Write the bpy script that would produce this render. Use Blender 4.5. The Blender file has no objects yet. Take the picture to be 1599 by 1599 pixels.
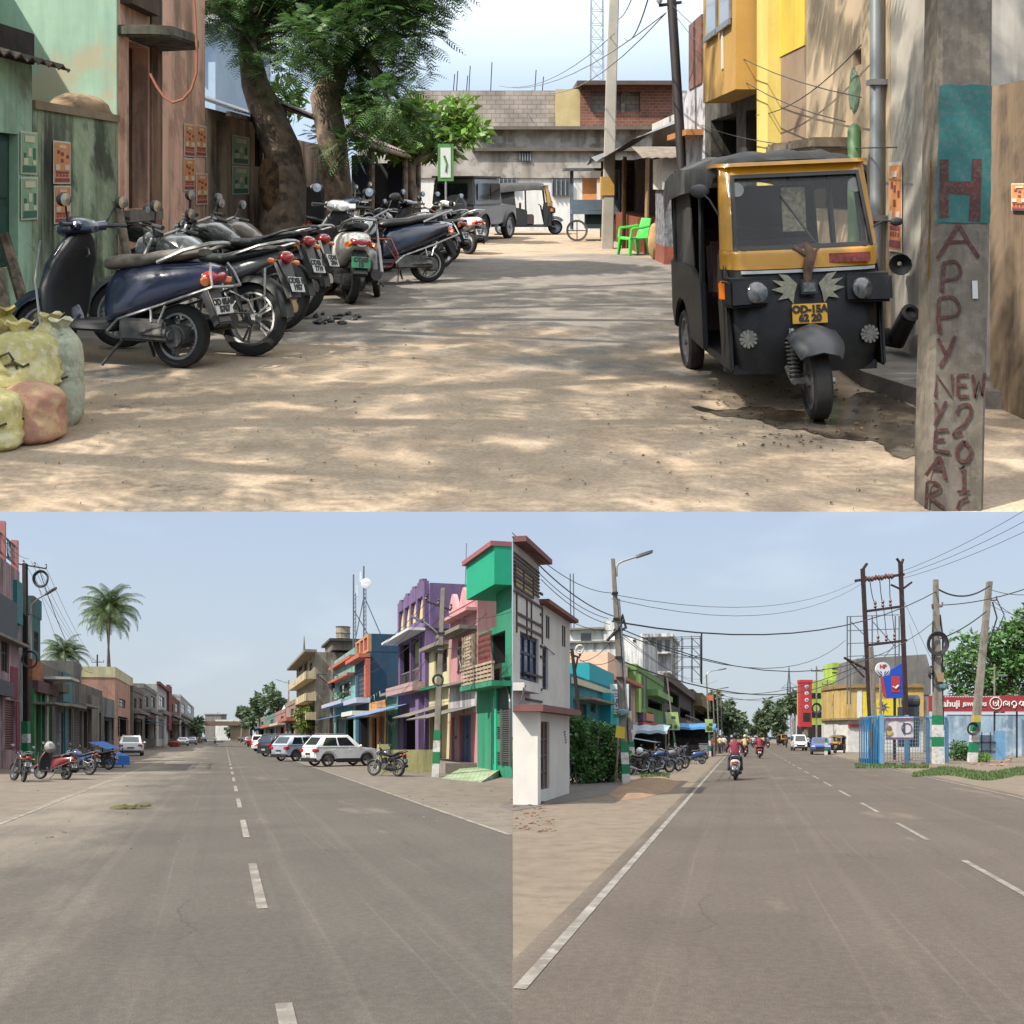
import bpy,bmesh,math,random
from mathutils import Vector,Matrix
PI=math.pi
R=math.radians
scene=bpy.context.scene
COL=scene.collection
rng=random.Random(7)

# ------------------------------------------------------------------ places
F=1500.0;CX=800.0
class Place:
    """a place with its own ground: real-size local metres -> world (scale, slope of the street)"""
    def __init__(s,S,slope,h,yh,H0):
        s.S,s.k,s.h,s.yh,s.H0=S,slope,h,yh,H0
        s.shear=Matrix(((1,0,0),(0,1,0),(0,slope,1)))
    def world(s,v):
        return Vector((v[0]*s.S,v[1]*s.S,s.S*(v[2]+s.k*v[1]-s.h)+s.H0))
    def g(s,px,py,z=0):
        d=F*(s.h-z)/(py-s.yh)
        return Vector(((px-CX)/F*d,d,z))
    def w(s,px,py,y):
        return Vector(((px-CX)/F*y,y,s.h+(s.yh-py)/F*y))
LOW=Place(1.0,0.0,1.6,1150.0,1.6)
TOP=Place(120.0,(1150.0-292.0)/F,1.5,292.0,1.6)

# ------------------------------------------------------------------ colours and materials
def lin(c):
    return c/12.92 if c<=0.04045 else ((c+0.055)/1.055)**2.4
def C(h,k=1.0):
    h=h.lstrip('#')
    return tuple(min(1.0,lin(int(h[i:i+2],16)/255.0)*k)for i in (0,2,4))
_mats={}
def M(name,col,rough=0.7,metal=0.0,var=0.12,sc=2.0,bump=0.0,streak=None,stain=None,coat=0.0,spec=0.5,transl=0.0,island=0.0,bscale=None,alpha=1.0):
    """procedural material. streak=(colour, amount) runs down walls, stain=(colour, amount, scale) is patchy wear"""
    if name in _mats:return _mats[name]
    m=bpy.data.materials.new(name);m.use_nodes=True
    nt=m.node_tree;N=nt.nodes;L=nt.links
    b=N['Principled BSDF']
    b.inputs['Roughness'].default_value=rough;b.inputs['Metallic'].default_value=metal
    b.inputs['Specular IOR Level'].default_value=spec
    if coat:b.inputs['Coat Weight'].default_value=coat;b.inputs['Coat Roughness'].default_value=0.08
    tc=N.new('ShaderNodeTexCoord')
    def noise(scale,detail=4.0,vec=None,rough_=0.6):
        n=N.new('ShaderNodeTexNoise');n.inputs['Scale'].default_value=scale
        n.inputs['Detail'].default_value=detail;n.inputs['Roughness'].default_value=rough_
        L.new(vec if vec is not None else tc.outputs['Object'],n.inputs['Vector']);return n.outputs['Fac']
    def ramp(x,a,bb):
        r=N.new('ShaderNodeMapRange');r.inputs[1].default_value=a;r.inputs[2].default_value=bb
        L.new(x,r.inputs[0]);return r.outputs[0]
    def mix(f,a,bb):
        mx=N.new('ShaderNodeMix');mx.data_type='RGBA'
        if isinstance(f,float):mx.inputs[0].default_value=f
        else:L.new(f,mx.inputs[0])
        for i,v in ((6,a),(7,bb)):
            if isinstance(v,tuple):mx.inputs[i].default_value=(*v[:3],1)
            else:L.new(v,mx.inputs[i])
        return mx.outputs[2]
    col=tuple(col[:3]);c=col
    if var:
        dark=tuple(max(0,x*(1-var*1.3))for x in col);lite=tuple(min(1,x*(1+var))for x in col)
        c=mix(ramp(noise(sc),0.3,0.7),dark,lite)
        f2=ramp(noise(sc*9,3.0),0.25,0.75)
        c2=mix(f2,tuple(1-var*.8 for _ in range(3)),(1,1,1))
        mm=N.new('ShaderNodeMix');mm.data_type='RGBA';mm.blend_type='MULTIPLY';mm.inputs[0].default_value=1
        L.new(c,mm.inputs[6]);L.new(c2,mm.inputs[7]);c=mm.outputs[2]
    if streak:
        mp=N.new('ShaderNodeMapping');mp.inputs['Scale'].default_value=(sc*1.6,sc*1.6,sc*0.16)
        L.new(tc.outputs['Object'],mp.inputs['Vector'])
        n1=noise(1.0,5.0,mp.outputs['Vector'],0.7)
        n2=noise(sc*0.35,2.0)
        mu=N.new('ShaderNodeMath');mu.operation='MULTIPLY'
        L.new(ramp(n1,0.44,0.6),mu.inputs[0]);L.new(ramp(n2,0.25,0.52),mu.inputs[1])
        mu2=N.new('ShaderNodeMath');mu2.operation='MULTIPLY';mu2.inputs[1].default_value=streak[1]
        L.new(mu.outputs[0],mu2.inputs[0]);c=mix(mu2.outputs[0],c,streak[0])
    if stain:
        n3=noise(stain[2],6.0,None,0.65)
        mu3=N.new('ShaderNodeMath');mu3.operation='MULTIPLY';mu3.inputs[1].default_value=stain[1]
        L.new(ramp(n3,0.5,0.58),mu3.inputs[0]);c=mix(mu3.outputs[0],c,stain[0])
    if island:
        ge=N.new('ShaderNodeNewGeometry');hs=N.new('ShaderNodeHueSaturation')
        mr=N.new('ShaderNodeMapRange');mr.inputs[3].default_value=1-island;mr.inputs[4].default_value=1+island*1.2
        L.new(ge.outputs['Random Per Island'],mr.inputs[0]);L.new(mr.outputs[0],hs.inputs['Value'])
        mr2=N.new('ShaderNodeMapRange');mr2.inputs[3].default_value=0.47;mr2.inputs[4].default_value=0.53
        L.new(ge.outputs['Random Per Island'],mr2.inputs[0]);L.new(mr2.outputs[0],hs.inputs['Hue'])
        if isinstance(c,tuple):hs.inputs['Color'].default_value=(*c,1)
        else:L.new(c,hs.inputs['Color'])
        c=hs.outputs['Color']
    if isinstance(c,tuple):b.inputs['Base Color'].default_value=(*c,1)
    else:L.new(c,b.inputs['Base Color'])
    if bump:
        bp=N.new('ShaderNodeBump');bp.inputs['Strength'].default_value=bump;bp.inputs['Distance'].default_value=0.02
        L.new(noise(bscale or sc*12,5.0),bp.inputs['Height']);L.new(bp.outputs['Normal'],b.inputs['Normal'])
    if transl:
        tr=N.new('ShaderNodeBsdfTranslucent');ms=N.new('ShaderNodeMixShader');ms.inputs[0].default_value=transl
        if isinstance(c,tuple):tr.inputs['Color'].default_value=(*[min(1,x*1.5)for x in c],1)
        else:L.new(c,tr.inputs['Color'])
        L.new(b.outputs[0],ms.inputs[1]);L.new(tr.outputs[0],ms.inputs[2])
        L.new(ms.outputs[0],N['Material Output'].inputs['Surface'])
    if alpha<1:
        tp=N.new('ShaderNodeBsdfTransparent');ms=N.new('ShaderNodeMixShader');ms.inputs[0].default_value=alpha
        L.new(tp.outputs[0],ms.inputs[1]);L.new(b.outputs[0],ms.inputs[2])
        L.new(ms.outputs[0],N['Material Output'].inputs['Surface'])
    _mats[name]=m
    return m
def brick_mat(name,c1,c2,mortar,scale,w=0.5,h=0.25,plane='xz',mort=0.02,bump=0.3):
    if name in _mats:return _mats[name]
    m=bpy.data.materials.new(name);m.use_nodes=True
    nt=m.node_tree;N=nt.nodes;L=nt.links;b=N['Principled BSDF'];b.inputs['Roughness'].default_value=0.85
    tc=N.new('ShaderNodeTexCoord');sp=N.new('ShaderNodeSeparateXYZ');cb=N.new('ShaderNodeCombineXYZ')
    L.new(tc.outputs['Object'],sp.inputs[0])
    ad=N.new('ShaderNodeMath');L.new(sp.outputs['X'],ad.inputs[0]);L.new(sp.outputs['Y'],ad.inputs[1])
    L.new(ad.outputs[0],cb.inputs['X']);L.new(sp.outputs['Z' if plane=='xz' else 'Y'],cb.inputs['Y'])
    if plane=='xy':L.new(sp.outputs['X'],cb.inputs['X'])
    br=N.new('ShaderNodeTexBrick');br.inputs['Scale'].default_value=scale
    br.inputs['Color1'].default_value=(*c1,1);br.inputs['Color2'].default_value=(*c2,1);br.inputs['Mortar'].default_value=(*mortar,1)
    br.inputs['Brick Width'].default_value=w;br.inputs['Row Height'].default_value=h;br.inputs['Mortar Size'].default_value=mort
    L.new(cb.outputs[0],br.inputs['Vector'])
    no=N.new('ShaderNodeTexNoise');no.inputs['Scale'].default_value=1.3;no.inputs['Detail'].default_value=6;L.new(tc.outputs['Object'],no.inputs['Vector'])
    mr=N.new('ShaderNodeMapRange');mr.inputs[1].default_value=.3;mr.inputs[2].default_value=.7;mr.inputs[3].default_value=.6;mr.inputs[4].default_value=1.15
    L.new(no.outputs['Fac'],mr.inputs[0])
    mm=N.new('ShaderNodeMix');mm.data_type='RGBA';mm.blend_type='MULTIPLY';mm.inputs[0].default_value=1
    L.new(br.outputs['Color'],mm.inputs[6]);L.new(mr.outputs[0],mm.inputs[7]);L.new(mm.outputs[2],b.inputs['Base Color'])
    bp=N.new('ShaderNodeBump');bp.inputs['Strength'].default_value=bump;bp.inputs['Distance'].default_value=.02;bp.invert=True
    L.new(br.outputs['Fac'],bp.inputs['Height']);L.new(bp.outputs['Normal'],b.inputs['Normal'])
    _mats[name]=m;return m
def glass_mat(name,col=(.03,.04,.05),rough=.06):
    return M(name,col,rough,var=0.25,sc=1.0,spec=0.9,coat=.4)

# ------------------------------------------------------------------ mesh builder
class MB:
    def __init__(s):s.v=[];s.f=[];s.mi=[];s.cur=0
    def add(s,vs,fs):
        o=len(s.v);s.v+=[Vector(p)for p in vs]
        for f in fs:s.f.append([o+i for i in f]);s.mi.append(s.cur)
        return s
    def box(s,x0,x1,y0,y1,z0,z1,m=None):
        p=[Vector((x,y,z))for z in (z0,z1)for y in (y0,y1)for x in (x0,x1)]
        if m is not None:p=[m@q for q in p]
        return s.add(p,[(0,2,3,1),(4,5,7,6),(0,1,5,4),(2,6,7,3),(0,4,6,2),(1,3,7,5)])
    def cbox(s,c,size,m=None):
        x,y,z=size;p=Matrix.Translation(Vector(c))
        if m is not None:p=p@m.to_4x4()
        return s.box(-x/2,x/2,-y/2,y/2,-z/2,z/2,p)
    def quad(s,a,b,c,d):return s.add([a,b,c,d],[(0,1,2,3)])
    def poly(s,pts):return s.add(pts,[tuple(range(len(pts)))])
    def tube(s,pts,r,n=8,cap=True,sq=False):
        pts=[Vector(p)for p in pts];rs=r if isinstance(r,(list,tuple))else [r]*len(pts)
        rings=[];up=None
        for i,p in enumerate(pts):
            t=(pts[min(i+1,len(pts)-1)]-pts[max(i-1,0)]).normalized()
            if up is None:
                up=Vector((0,0,1))if abs(t.z)<.9 else Vector((1,0,0))
            a=t.cross(up)
            if a.length<1e-5:a=t.cross(Vector((0,1,0)))
            a.normalize();bb=a.cross(t).normalized();up=bb
            rings.append([p+rs[i]*(math.cos(2*PI*(k+.5)/n)*a+math.sin(2*PI*(k+.5)/n)*bb)for k in range(n)])
        return s.loft(rings,cap)
    def loft(s,rings,cap=True,closed=True):
        n=len(rings[0]);vs=[p for r in rings for p in r];fs=[]
        for i in range(len(rings)-1):
            for k in range(n if closed else n-1):
                k2=(k+1)%n
                fs.append((i*n+k,i*n+k2,(i+1)*n+k2,(i+1)*n+k))
        if cap and closed:fs.append(tuple(range(n-1,-1,-1)));fs.append(tuple((len(rings)-1)*n+k for k in range(n)))
        return s.add(vs,fs)
    def loftx(s,secs,n=14,p=2.6,y=0.0,m=None):
        rings=[]
        for (x,zc,hw,hh)in secs:
            rg=[]
            for k in range(n):
                a=2*PI*(k+.5)/n;ca,sa=math.cos(a),math.sin(a)
                q=Vector((x,y+hw*math.copysign(abs(ca)**(2/p),ca),zc+hh*math.copysign(abs(sa)**(2/p),sa)))
                rg.append(m@q if m is not None else q)
            rings.append(rg)
        return s.loft(rings)
    def lathe(s,c,axis,prof,n=20,cap=False):
        c=Vector(c);ax=Vector(axis).normalized()
        a=ax.cross(Vector((0,0,1))if abs(ax.z)<.9 else Vector((1,0,0))).normalized();b=ax.cross(a)
        rings=[[c+ax*t+r*(math.cos(2*PI*k/n)*a+math.sin(2*PI*k/n)*b)for k in range(n)]for (r,t)in prof]
        return s.loft(rings,cap)
    def disc(s,c,axis,r,n=16):return s.lathe(c,axis,[(r,-.002),(r,.002)],n,True)
    def ell(s,c,rad,nu=12,nv=8,m=None,jit=0,rg=None):
        c=Vector(c);rings=[]
        for j in range(nv+1):
            ph=-PI/2+PI*j/nv;rr=max(math.cos(ph),1e-3);ring=[]
            for k in range(nu):
                th=2*PI*k/nu;q=Vector((rad[0]*rr*math.cos(th),rad[1]*rr*math.sin(th),rad[2]*math.sin(ph)))
                if jit:q*=1+rg.uniform(-jit,jit)
                if m is not None:q=m@q
                ring.append(c+q)
            rings.append(ring)
        return s.loft(rings)
    def prism(s,poly,y0,y1,ax='y',m=None):
        """2-D outline swept from y0 to y1; ax tells which axis is swept"""
        def P(a,b,t):
            q=Vector((a,t,b))if ax=='y' else (Vector((t,a,b))if ax=='x' else Vector((a,b,t)))
            return m@q if m is not None else q
        n=len(poly)
        vs=[P(a,b,y0)for a,b in poly]+[P(a,b,y1)for a,b in poly]
        fs=[tuple(range(n)),tuple(range(2*n-1,n-1,-1))]+[(k,n+k,n+(k+1)%n,(k+1)%n)for k in range(n)]
        return s.add(vs,fs)
    def xf(s,m):
        s.v=[m@p for p in s.v];return s
    def join(s,o,m=None):
        return s.add([m@p for p in o.v]if m is not None else o.v,o.f)
    def mesh(s,name,mats,A=None,smooth=False,bevel=0.0,ang=40):
        me=bpy.data.meshes.new(name)
        vs=s.v if A is None else [A@p for p in s.v]
        me.from_pydata([tuple(p)for p in vs],[],s.f)
        for m in (mats if isinstance(mats,(list,tuple))else [mats]):me.materials.append(m)
        if len(me.materials)>1:me.polygons.foreach_set('material_index',s.mi)
        if len(s.f)<6000:
            bm=bmesh.new();bm.from_mesh(me)
            bmesh.ops.recalc_face_normals(bm,faces=bm.faces)
            if bevel>0:
                es=[e for e in bm.edges if len(e.link_faces)==2 and e.calc_face_angle(0)>R(28)]
                bmesh.ops.bevel(bm,geom=es,offset=bevel,segments=2,affect='EDGES',clamp_overlap=True)
            bm.to_mesh(me);bm.free()
        if smooth or bevel>0:
            me.polygons.foreach_set('use_smooth',[True]*len(me.polygons));me.set_sharp_from_angle(angle=R(ang))
        me.update();return me

def tag(o,label=None,cat=None,group=None,kind=None):
    if label:o['label']=label
    if cat:o['category']=cat
    if group:o['group']=group
    if kind:o['kind']=kind
    return o
class Thing:
    def __init__(s,name,label,cat,loc,yaw=0.0,group=None,place=LOW,pre=None,kind=None):
        s.place=place;s.top=place.S!=1
        o=bpy.data.objects.new(name,None);COL.objects.link(o);o.empty_display_size=.3
        o.location=place.world(Vector(loc));s.root=o
        A=Matrix.Identity(3)if pre is None else pre.to_3x3()
        if s.top:
            A=place.shear@Matrix.Rotation(yaw,3,'Z')@A;o.scale=(place.S,)*3
        else:o.rotation_euler=(0,0,yaw)
        s.A=A;s.loc=Vector(loc);s.yaw=yaw
        tag(o,label,cat,group,kind)
    def part(s,name,mb,mat,parent=None,label=None,smooth=False,bevel=0.0,ang=40,kind=None):
        me=mb.mesh(name,mat,s.A,smooth,bevel,ang)
        o=bpy.data.objects.new(name,me);COL.objects.link(o);o.parent=parent or s.root
        if label:o['label']=label
        if kind:o['kind']=kind
        return o
def solo(name,label,cat,mb,mat,loc=(0,0,0),yaw=0.0,group=None,place=LOW,kind=None,smooth=False,bevel=0.0,ang=40,pre=None):
    A=Matrix.Identity(3)if pre is None else pre.to_3x3()
    top=place.S!=1
    if top:A=place.shear@Matrix.Rotation(yaw,3,'Z')@A
    me=mb.mesh(name,mat,A,smooth,bevel,ang)
    o=bpy.data.objects.new(name,me);COL.objects.link(o);o.location=place.world(Vector(loc))
    if top:o.scale=(place.S,)*3
    else:o.rotation_euler=(0,0,yaw)
    return tag(o,label,cat,group,kind)
def dup(root,loc,yaw,label,group=None,scale=None):
    def cp(o,par):
        c=o.copy();COL.objects.link(c)
        if par is not None:c.parent=par
        for ch in [k for k in o.children]:cp(ch,c)
        return c
    r=cp(root,None);r.location=loc;r.rotation_euler=(0,0,yaw);r['label']=label
    if group:r['group']=group
    if scale:r.scale=(scale,)*3
    return r
def struct(name,mb,mat,place=LOW,loc=(0,0,0),smooth=False):
    return solo(name,None,None,mb,mat,loc,place=place,kind='structure',smooth=smooth)

_fontcache={}
def text_mb(txt,size,depth=0.004,bold=0.0):
    cu=bpy.data.curves.new('lettering','FONT');cu.body=txt;cu.size=size;cu.extrude=depth;cu.align_x='CENTER';cu.align_y='CENTER'
    cu.offset=bold;cu.resolution_u=3
    ob=bpy.data.objects.new('lettering',cu);COL.objects.link(ob)
    bpy.context.view_layer.update()
    me=bpy.data.meshes.new_from_object(ob.evaluated_get(bpy.context.evaluated_depsgraph_get()))
    mb=MB();mb.add([v.co.copy()for v in me.vertices],[tuple(p.vertices)for p in me.polygons])
    bpy.data.objects.remove(ob);bpy.data.curves.remove(cu);bpy.data.meshes.remove(me)
    return mb
def frame(o,x,y):
    """matrix taking the XY plane of a text to origin o with axes x, y"""
    x=Vector(x).normalized();y=Vector(y).normalized();z=x.cross(y)
    m=Matrix((x,y,z)).transposed().to_4x4();m.translation=Vector(o);return m
def sag(a,b,dz,n=10):
    a,b=Vector(a),Vector(b)
    return [a.lerp(b,i/n)-Vector((0,0,dz*4*(i/n)*(1-i/n)))for i in range(n+1)]

# ------------------------------------------------------------------ streets and buildings
class Street:
    def __init__(s,d,place):
        d=Vector((d[0],d[1])).normalized();s.d=d;s.n=Vector((d.y,-d.x));s.place=place
    def pt(s,u,v,z=0):return Vector((s.d.x*u+s.n.x*v,s.d.y*u+s.n.y*v,z))
    def u(s,px,v):
        r=(px-CX)/F
        return (r*v*s.n.y-v*s.n.x)/(s.d.x-r*s.d.y)
    def z(s,px,py,v):
        u=s.u(px,v);Y=u*s.d.y+v*s.n.y
        return s.place.h+(s.place.yh-py)/F*Y
class Bld:
    """one building along a street: outline given by where its street face stands"""
    def __init__(s,st,V,pxn,pxf,ytop,name,label,cat,mat,depth=7.0,group=None,z0=0.0,u1=None,yref=None):
        s.st,s.V,s.mat,s.depth,s.z0=st,V,mat,depth,z0
        s.side=1 if V>0 else -1
        s.u0=st.u(pxn,V);s.u1=u1 if u1 is not None else st.u(pxf,V);s.h=st.z(yref or pxn,ytop,V)
        ax=-st.d if s.side>0 else st.d
        s.t=Thing(name,label,cat,st.pt(s.u0,V),math.atan2(ax.y,ax.x),group,st.place)
        s.ops=[];s.px=pxn;s.done=False
    def P(s,u,t,z):
        return Vector(((s.u0-u)if s.side>0 else (u-s.u0),t,z))
    def bx(s,mb,u0,u1,t0,t1,z0,z1):
        a,b=s.P(u0,t0,z0),s.P(u1,t1,z1)
        return mb.box(min(a.x,b.x),max(a.x,b.x),min(t0,t1),max(t0,t1),min(z0,z1),max(z0,z1))
    def uz(s,px0,px1,py0,py1,v=None):
        v=s.V if v is None else v
        ua,ub=s.st.u(px0,v),s.st.u(px1,v)
        za,zb=s.st.z(px0,py0,v),s.st.z(px0,py1,v)
        return min(ua,ub),max(ua,ub),min(za,zb),max(za,zb)
    def op(s,kind,px0,px1,py0,py1,mat=None,fmat=None,rev=.2,label=None):
        u0,u1,z0,z1=s.uz(px0,px1,py0,py1)
        u0=max(u0,s.u0+.05);u1=min(u1,s.u1-.05);z0=max(z0,s.z0+.02);z1=min(z1,s.h-.05)
        if u1-u0<.05 or z1-z0<.05:return
        s.ops.append((u0,u1,z0,z1,rev));mb=MB();fb=MB();w=u1-u0;h=z1-z0;e=.012
        dark=M('dark_interior',(.012,.012,.014),.9,var=0)
        if kind=='win':
            s.bx(mb,u0+e,u1-e,rev*.7,rev*.7+.02,z0+e,z1-e)
            o=s.t.part('window',mb,mat or glass_mat('window_glass'),label=label)
            fw=min(.08,w*.1)
            for k in range(0,4):uu=u0+e+fw/2+(w-2*e-fw)*k/3;s.bx(fb,uu-fw/2,uu+fw/2,rev*.45,rev*.68,z0+e,z1-e)
            for zz in (z0+fw/2+e,z0+h*.6,z1-fw/2-e):s.bx(fb,u0+e,u1-e,rev*.5,rev*.66,zz-fw/2,zz+fw/2)
            s.t.part('frame',fb,fmat or M('window_frame_wood',C('#5a4a3c',.7),.7),o)
        elif kind=='grille':
            s.bx(mb,u0+e,u1-e,rev*.9,rev*.9+.02,z0+e,z1-e)
            o=s.t.part('window',mb,mat or dark,label=label)
            n=max(3,min(9,int(w/.35)));bw=.018
            for k in range(n+1):uu=u0+e+bw+(w-2*e-2*bw)*k/n;s.bx(fb,uu-bw,uu+bw,rev*.3,rev*.3+.03,z0+e,z1-e)
            nz=max(2,min(8,int(h/.35)))
            for k in range(nz+1):zz=z0+e+bw+(h-2*e-2*bw)*k/nz;s.bx(fb,u0+e,u1-e,rev*.3+.031,rev*.3+.05,zz-bw,zz+bw)
            s.t.part('grille',fb,fmat or M('grille_iron',C('#3a3a3c',.6),.6),o)
        elif kind=='door':
            s.bx(mb,u0+e,u1-e,rev*.7,rev*.7+.05,z0+e,z1-e)
            for k in range(2):
                for (a,b)in ((.06,.45),(.52,.94)):
                    s.bx(mb,u0+w*(.08+.46*k),u0+w*(.46+.46*k),rev*.7-.015,rev*.7+.01,z0+h*a,z0+h*b)
            o=s.t.part('door',mb,mat or M('door_wood',C('#4a3226',.7),.6),label=label)
            s.bx(fb,u0+w*.5,u0+w*.5+.1,rev*.7-.07,rev*.7-.016,z0+h*.5,z0+h*.5+.14)
            s.t.part('handle',fb,M('dark_metal',(.08,.08,.085),.4,.8),o)
        elif kind=='shutter':
            n=max(6,int(h/.12));rows=[]
            for k in range(n*2+1):
                z=z0+e+(h-2*e)*k/(2*n);t=rev*.6+(.02 if k%2 else -.02)
                rows.append((s.P(u0+e,t,z),s.P(u1-e,t,z)))
            for k in range(2*n):mb.quad(rows[k][0],rows[k][1],rows[k+1][1],rows[k+1][0])
            s.t.part('shutter',mb,mat or M('shutter_grey',C('#7d7f80',.6),.5,.3),label=label)
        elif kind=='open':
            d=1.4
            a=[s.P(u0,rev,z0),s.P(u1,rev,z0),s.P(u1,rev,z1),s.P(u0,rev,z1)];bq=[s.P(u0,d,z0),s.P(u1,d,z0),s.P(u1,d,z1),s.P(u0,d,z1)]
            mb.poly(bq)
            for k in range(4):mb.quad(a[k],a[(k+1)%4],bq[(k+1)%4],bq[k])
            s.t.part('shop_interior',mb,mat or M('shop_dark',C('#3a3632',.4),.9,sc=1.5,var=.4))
        return (u0,u1,z0,z1)
    def slab(s,name,px0,px1,py0,py1,out,mat,inn=.06,label=None,bevel=0.0,raw=None):
        u0,u1,z0,z1=raw or s.uz(px0,px1,py0,py1);mb=MB();s.bx(mb,u0,u1,-out,inn,z0,z1)
        return s.t.part(name,mb,mat,label=label,bevel=bevel)
    def rail(s,px0,px1,py0,py1,out,mat,n=None,name='railing'):
        u0,u1,z0,z1=s.uz(px0,px1,py0,py1);mb=MB();n=n or max(4,int((u1-u0)/.5))
        s.bx(mb,u0,u1,-out,-out+.06,z1-.07,z1);s.bx(mb,u0,u1,-out,-out+.06,z0,z0+.06)
        for k in range(n+1):uu=u0+.025+(u1-u0-.05)*k/n;s.bx(mb,uu-.025,uu+.025,-out+.012,-out+.048,z0,z1)
        return s.t.part(name,mb,mat)
    def awning(s,px0,px1,py0,out,drop,mat,name='awning',wave=.03,posts=None,label=None):
        u0,u1,z0,_=s.uz(px0,px1,py0,py0);mb=MB();n=max(6,min(40,int((u1-u0)/.15)))
        for k in range(n):
            a,b=u0+(u1-u0)*k/n,u0+(u1-u0)*(k+1)/n;wa=wave*(k%2);wb=wave*((k+1)%2)
            s1=[s.P(a,.02,z0+wa),s.P(b,.02,z0+wb),s.P(b,-out,z0-drop+wb),s.P(a,-out,z0-drop+wa)]
            mb.quad(*s1);mb.quad(*[q-Vector((0,0,.03))for q in s1])
        o=s.t.part(name,mb,mat,label=label)
        if posts:
            pb=MB()
            for uu in (u0+.1,u1-.1):s.bx(pb,uu-.04,uu+.04,-out+.05,-out+.13,0,z0-drop)
            s.t.part('awning_post',pb,posts)
        return o
    def finish(s,roof=True,parapet=None,pmat=None,cornice=None):
        mb=MB();u0,u1,z0,z1,D=s.u0,s.u1,s.z0,s.h,s.depth
        us=sorted({u0,u1,*[o[0]for o in s.ops],*[o[1]for o in s.ops]});zs=sorted({z0,z1,*[o[2]for o in s.ops],*[o[3]for o in s.ops]})
        for i in range(len(us)-1):
            for j in range(len(zs)-1):
                cu,cz=(us[i]+us[i+1])/2,(zs[j]+zs[j+1])/2
                if any(o[0]<cu<o[1]and o[2]<cz<o[3]for o in s.ops):continue
                mb.quad(s.P(us[i],0,zs[j]),s.P(us[i+1],0,zs[j]),s.P(us[i+1],0,zs[j+1]),s.P(us[i],0,zs[j+1]))
        for (a,b,c,d,rv)in s.ops:
            q=[(a,c),(b,c),(b,d),(a,d)]
            for k in range(4):
                p,r=q[k],q[(k+1)%4]
                mb.quad(s.P(p[0],0,p[1]),s.P(r[0],0,r[1]),s.P(r[0],rv,r[1]),s.P(p[0],rv,p[1]))
        for uu in (u0,u1):mb.quad(s.P(uu,0,z0),s.P(uu,D,z0),s.P(uu,D,z1),s.P(uu,0,z1))
        mb.quad(s.P(u0,D,z0),s.P(u1,D,z0),s.P(u1,D,z1),s.P(u0,D,z1))
        mb.quad(s.P(u0,0,z1),s.P(u1,0,z1),s.P(u1,D,z1),s.P(u0,D,z1))
        w=s.t.part('wall',mb,s.mat)
        if parapet:
            pb=MB();e=.06
            s.bx(pb,u0-e,u1+e,-e,.16,z1+.001,z1+parapet);s.bx(pb,u0-e,u0+.16,.161,D,z1+.001,z1+parapet);s.bx(pb,u1-.16,u1+e,.161,D,z1+.001,z1+parapet)
            s.t.part('parapet',pb,pmat or s.mat)
        if cornice:
            cb=MB();e=cornice[1];s.bx(cb,u0-e,u1+e,-e,D+.02,z1-cornice[0],z1+.003)
            s.t.part('cornice',cb,cornice[2])
        return s.t
# ------------------------------------------------------------------ shared materials
RUB=M('tyre_rubber',(.022,.021,.02),.85,var=.25,sc=8)
BLK=M('black_plastic',(.02,.02,.022),.5,var=.2,sc=4)
SEATM=M('black_seat_vinyl',(.025,.024,.024),.45,var=.3,sc=5)
CHR=M('chrome',(.55,.55,.56),.22,1.0,var=.1)
STEEL=M('dull_steel',(.3,.3,.3),.42,.8,var=.2,sc=5)
ENG=M('engine_alloy',(.13,.125,.12),.5,.6,var=.35,sc=9)
REDL=M('red_lens',(.42,.015,.02),.2,coat=.6,var=0)
ORL=M('orange_lens',(.7,.17,.01),.25,coat=.5,var=0)
LENS=M('lamp_glass',(.55,.56,.56),.12,coat=.8,var=.1)
PLATE=M('plate_white',(.62,.62,.6),.5,var=.08)
INK=M('black_ink',(.02,.02,.02),.7,var=0)
GLS=glass_mat('car_glass',(.018,.024,.028))
def paint(name,col,rough=.3,metal=0.0,var=.08):return M('paint_'+name,col,rough,metal,var=var,sc=3,coat=.5)

def arcband(mb,c,r,a0,a1,hw,th,n=12):
    rings=[]
    for i in range(n+1):
        a=R(a0+(a1-a0)*i/n);ca,sa=math.cos(a),math.sin(a)
        o=Vector(c);w=hw*(1-.25*abs(2*i/n-1)**3);ring=[]
        for (yy,dr)in ((-w,-.05),(-w*.8,.0),(0,th),(w*.8,.0),(w,-.05),(w*.75,-.02),(0,th-.015),(-w*.75,-.02)):
            ring.append(o+Vector(((r+dr)*ca,yy,(r+dr)*sa)))
        rings.append(ring)
    return mb.loft(rings)
def loftz(mb,secs,n=16,p=3.0,y=0.0):
    rings=[]
    for (z,xc,hx,hw)in secs:
        rg=[]
        for k in range(n):
            a=2*PI*(k+.5)/n;ca,sa=math.cos(a),math.sin(a)
            rg.append(Vector((xc+hx*math.copysign(abs(ca)**(2/p),ca),y+hw*math.copysign(abs(sa)**(2/p),sa),z)))
        rings.append(rg)
    return mb.loft(rings)
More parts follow.
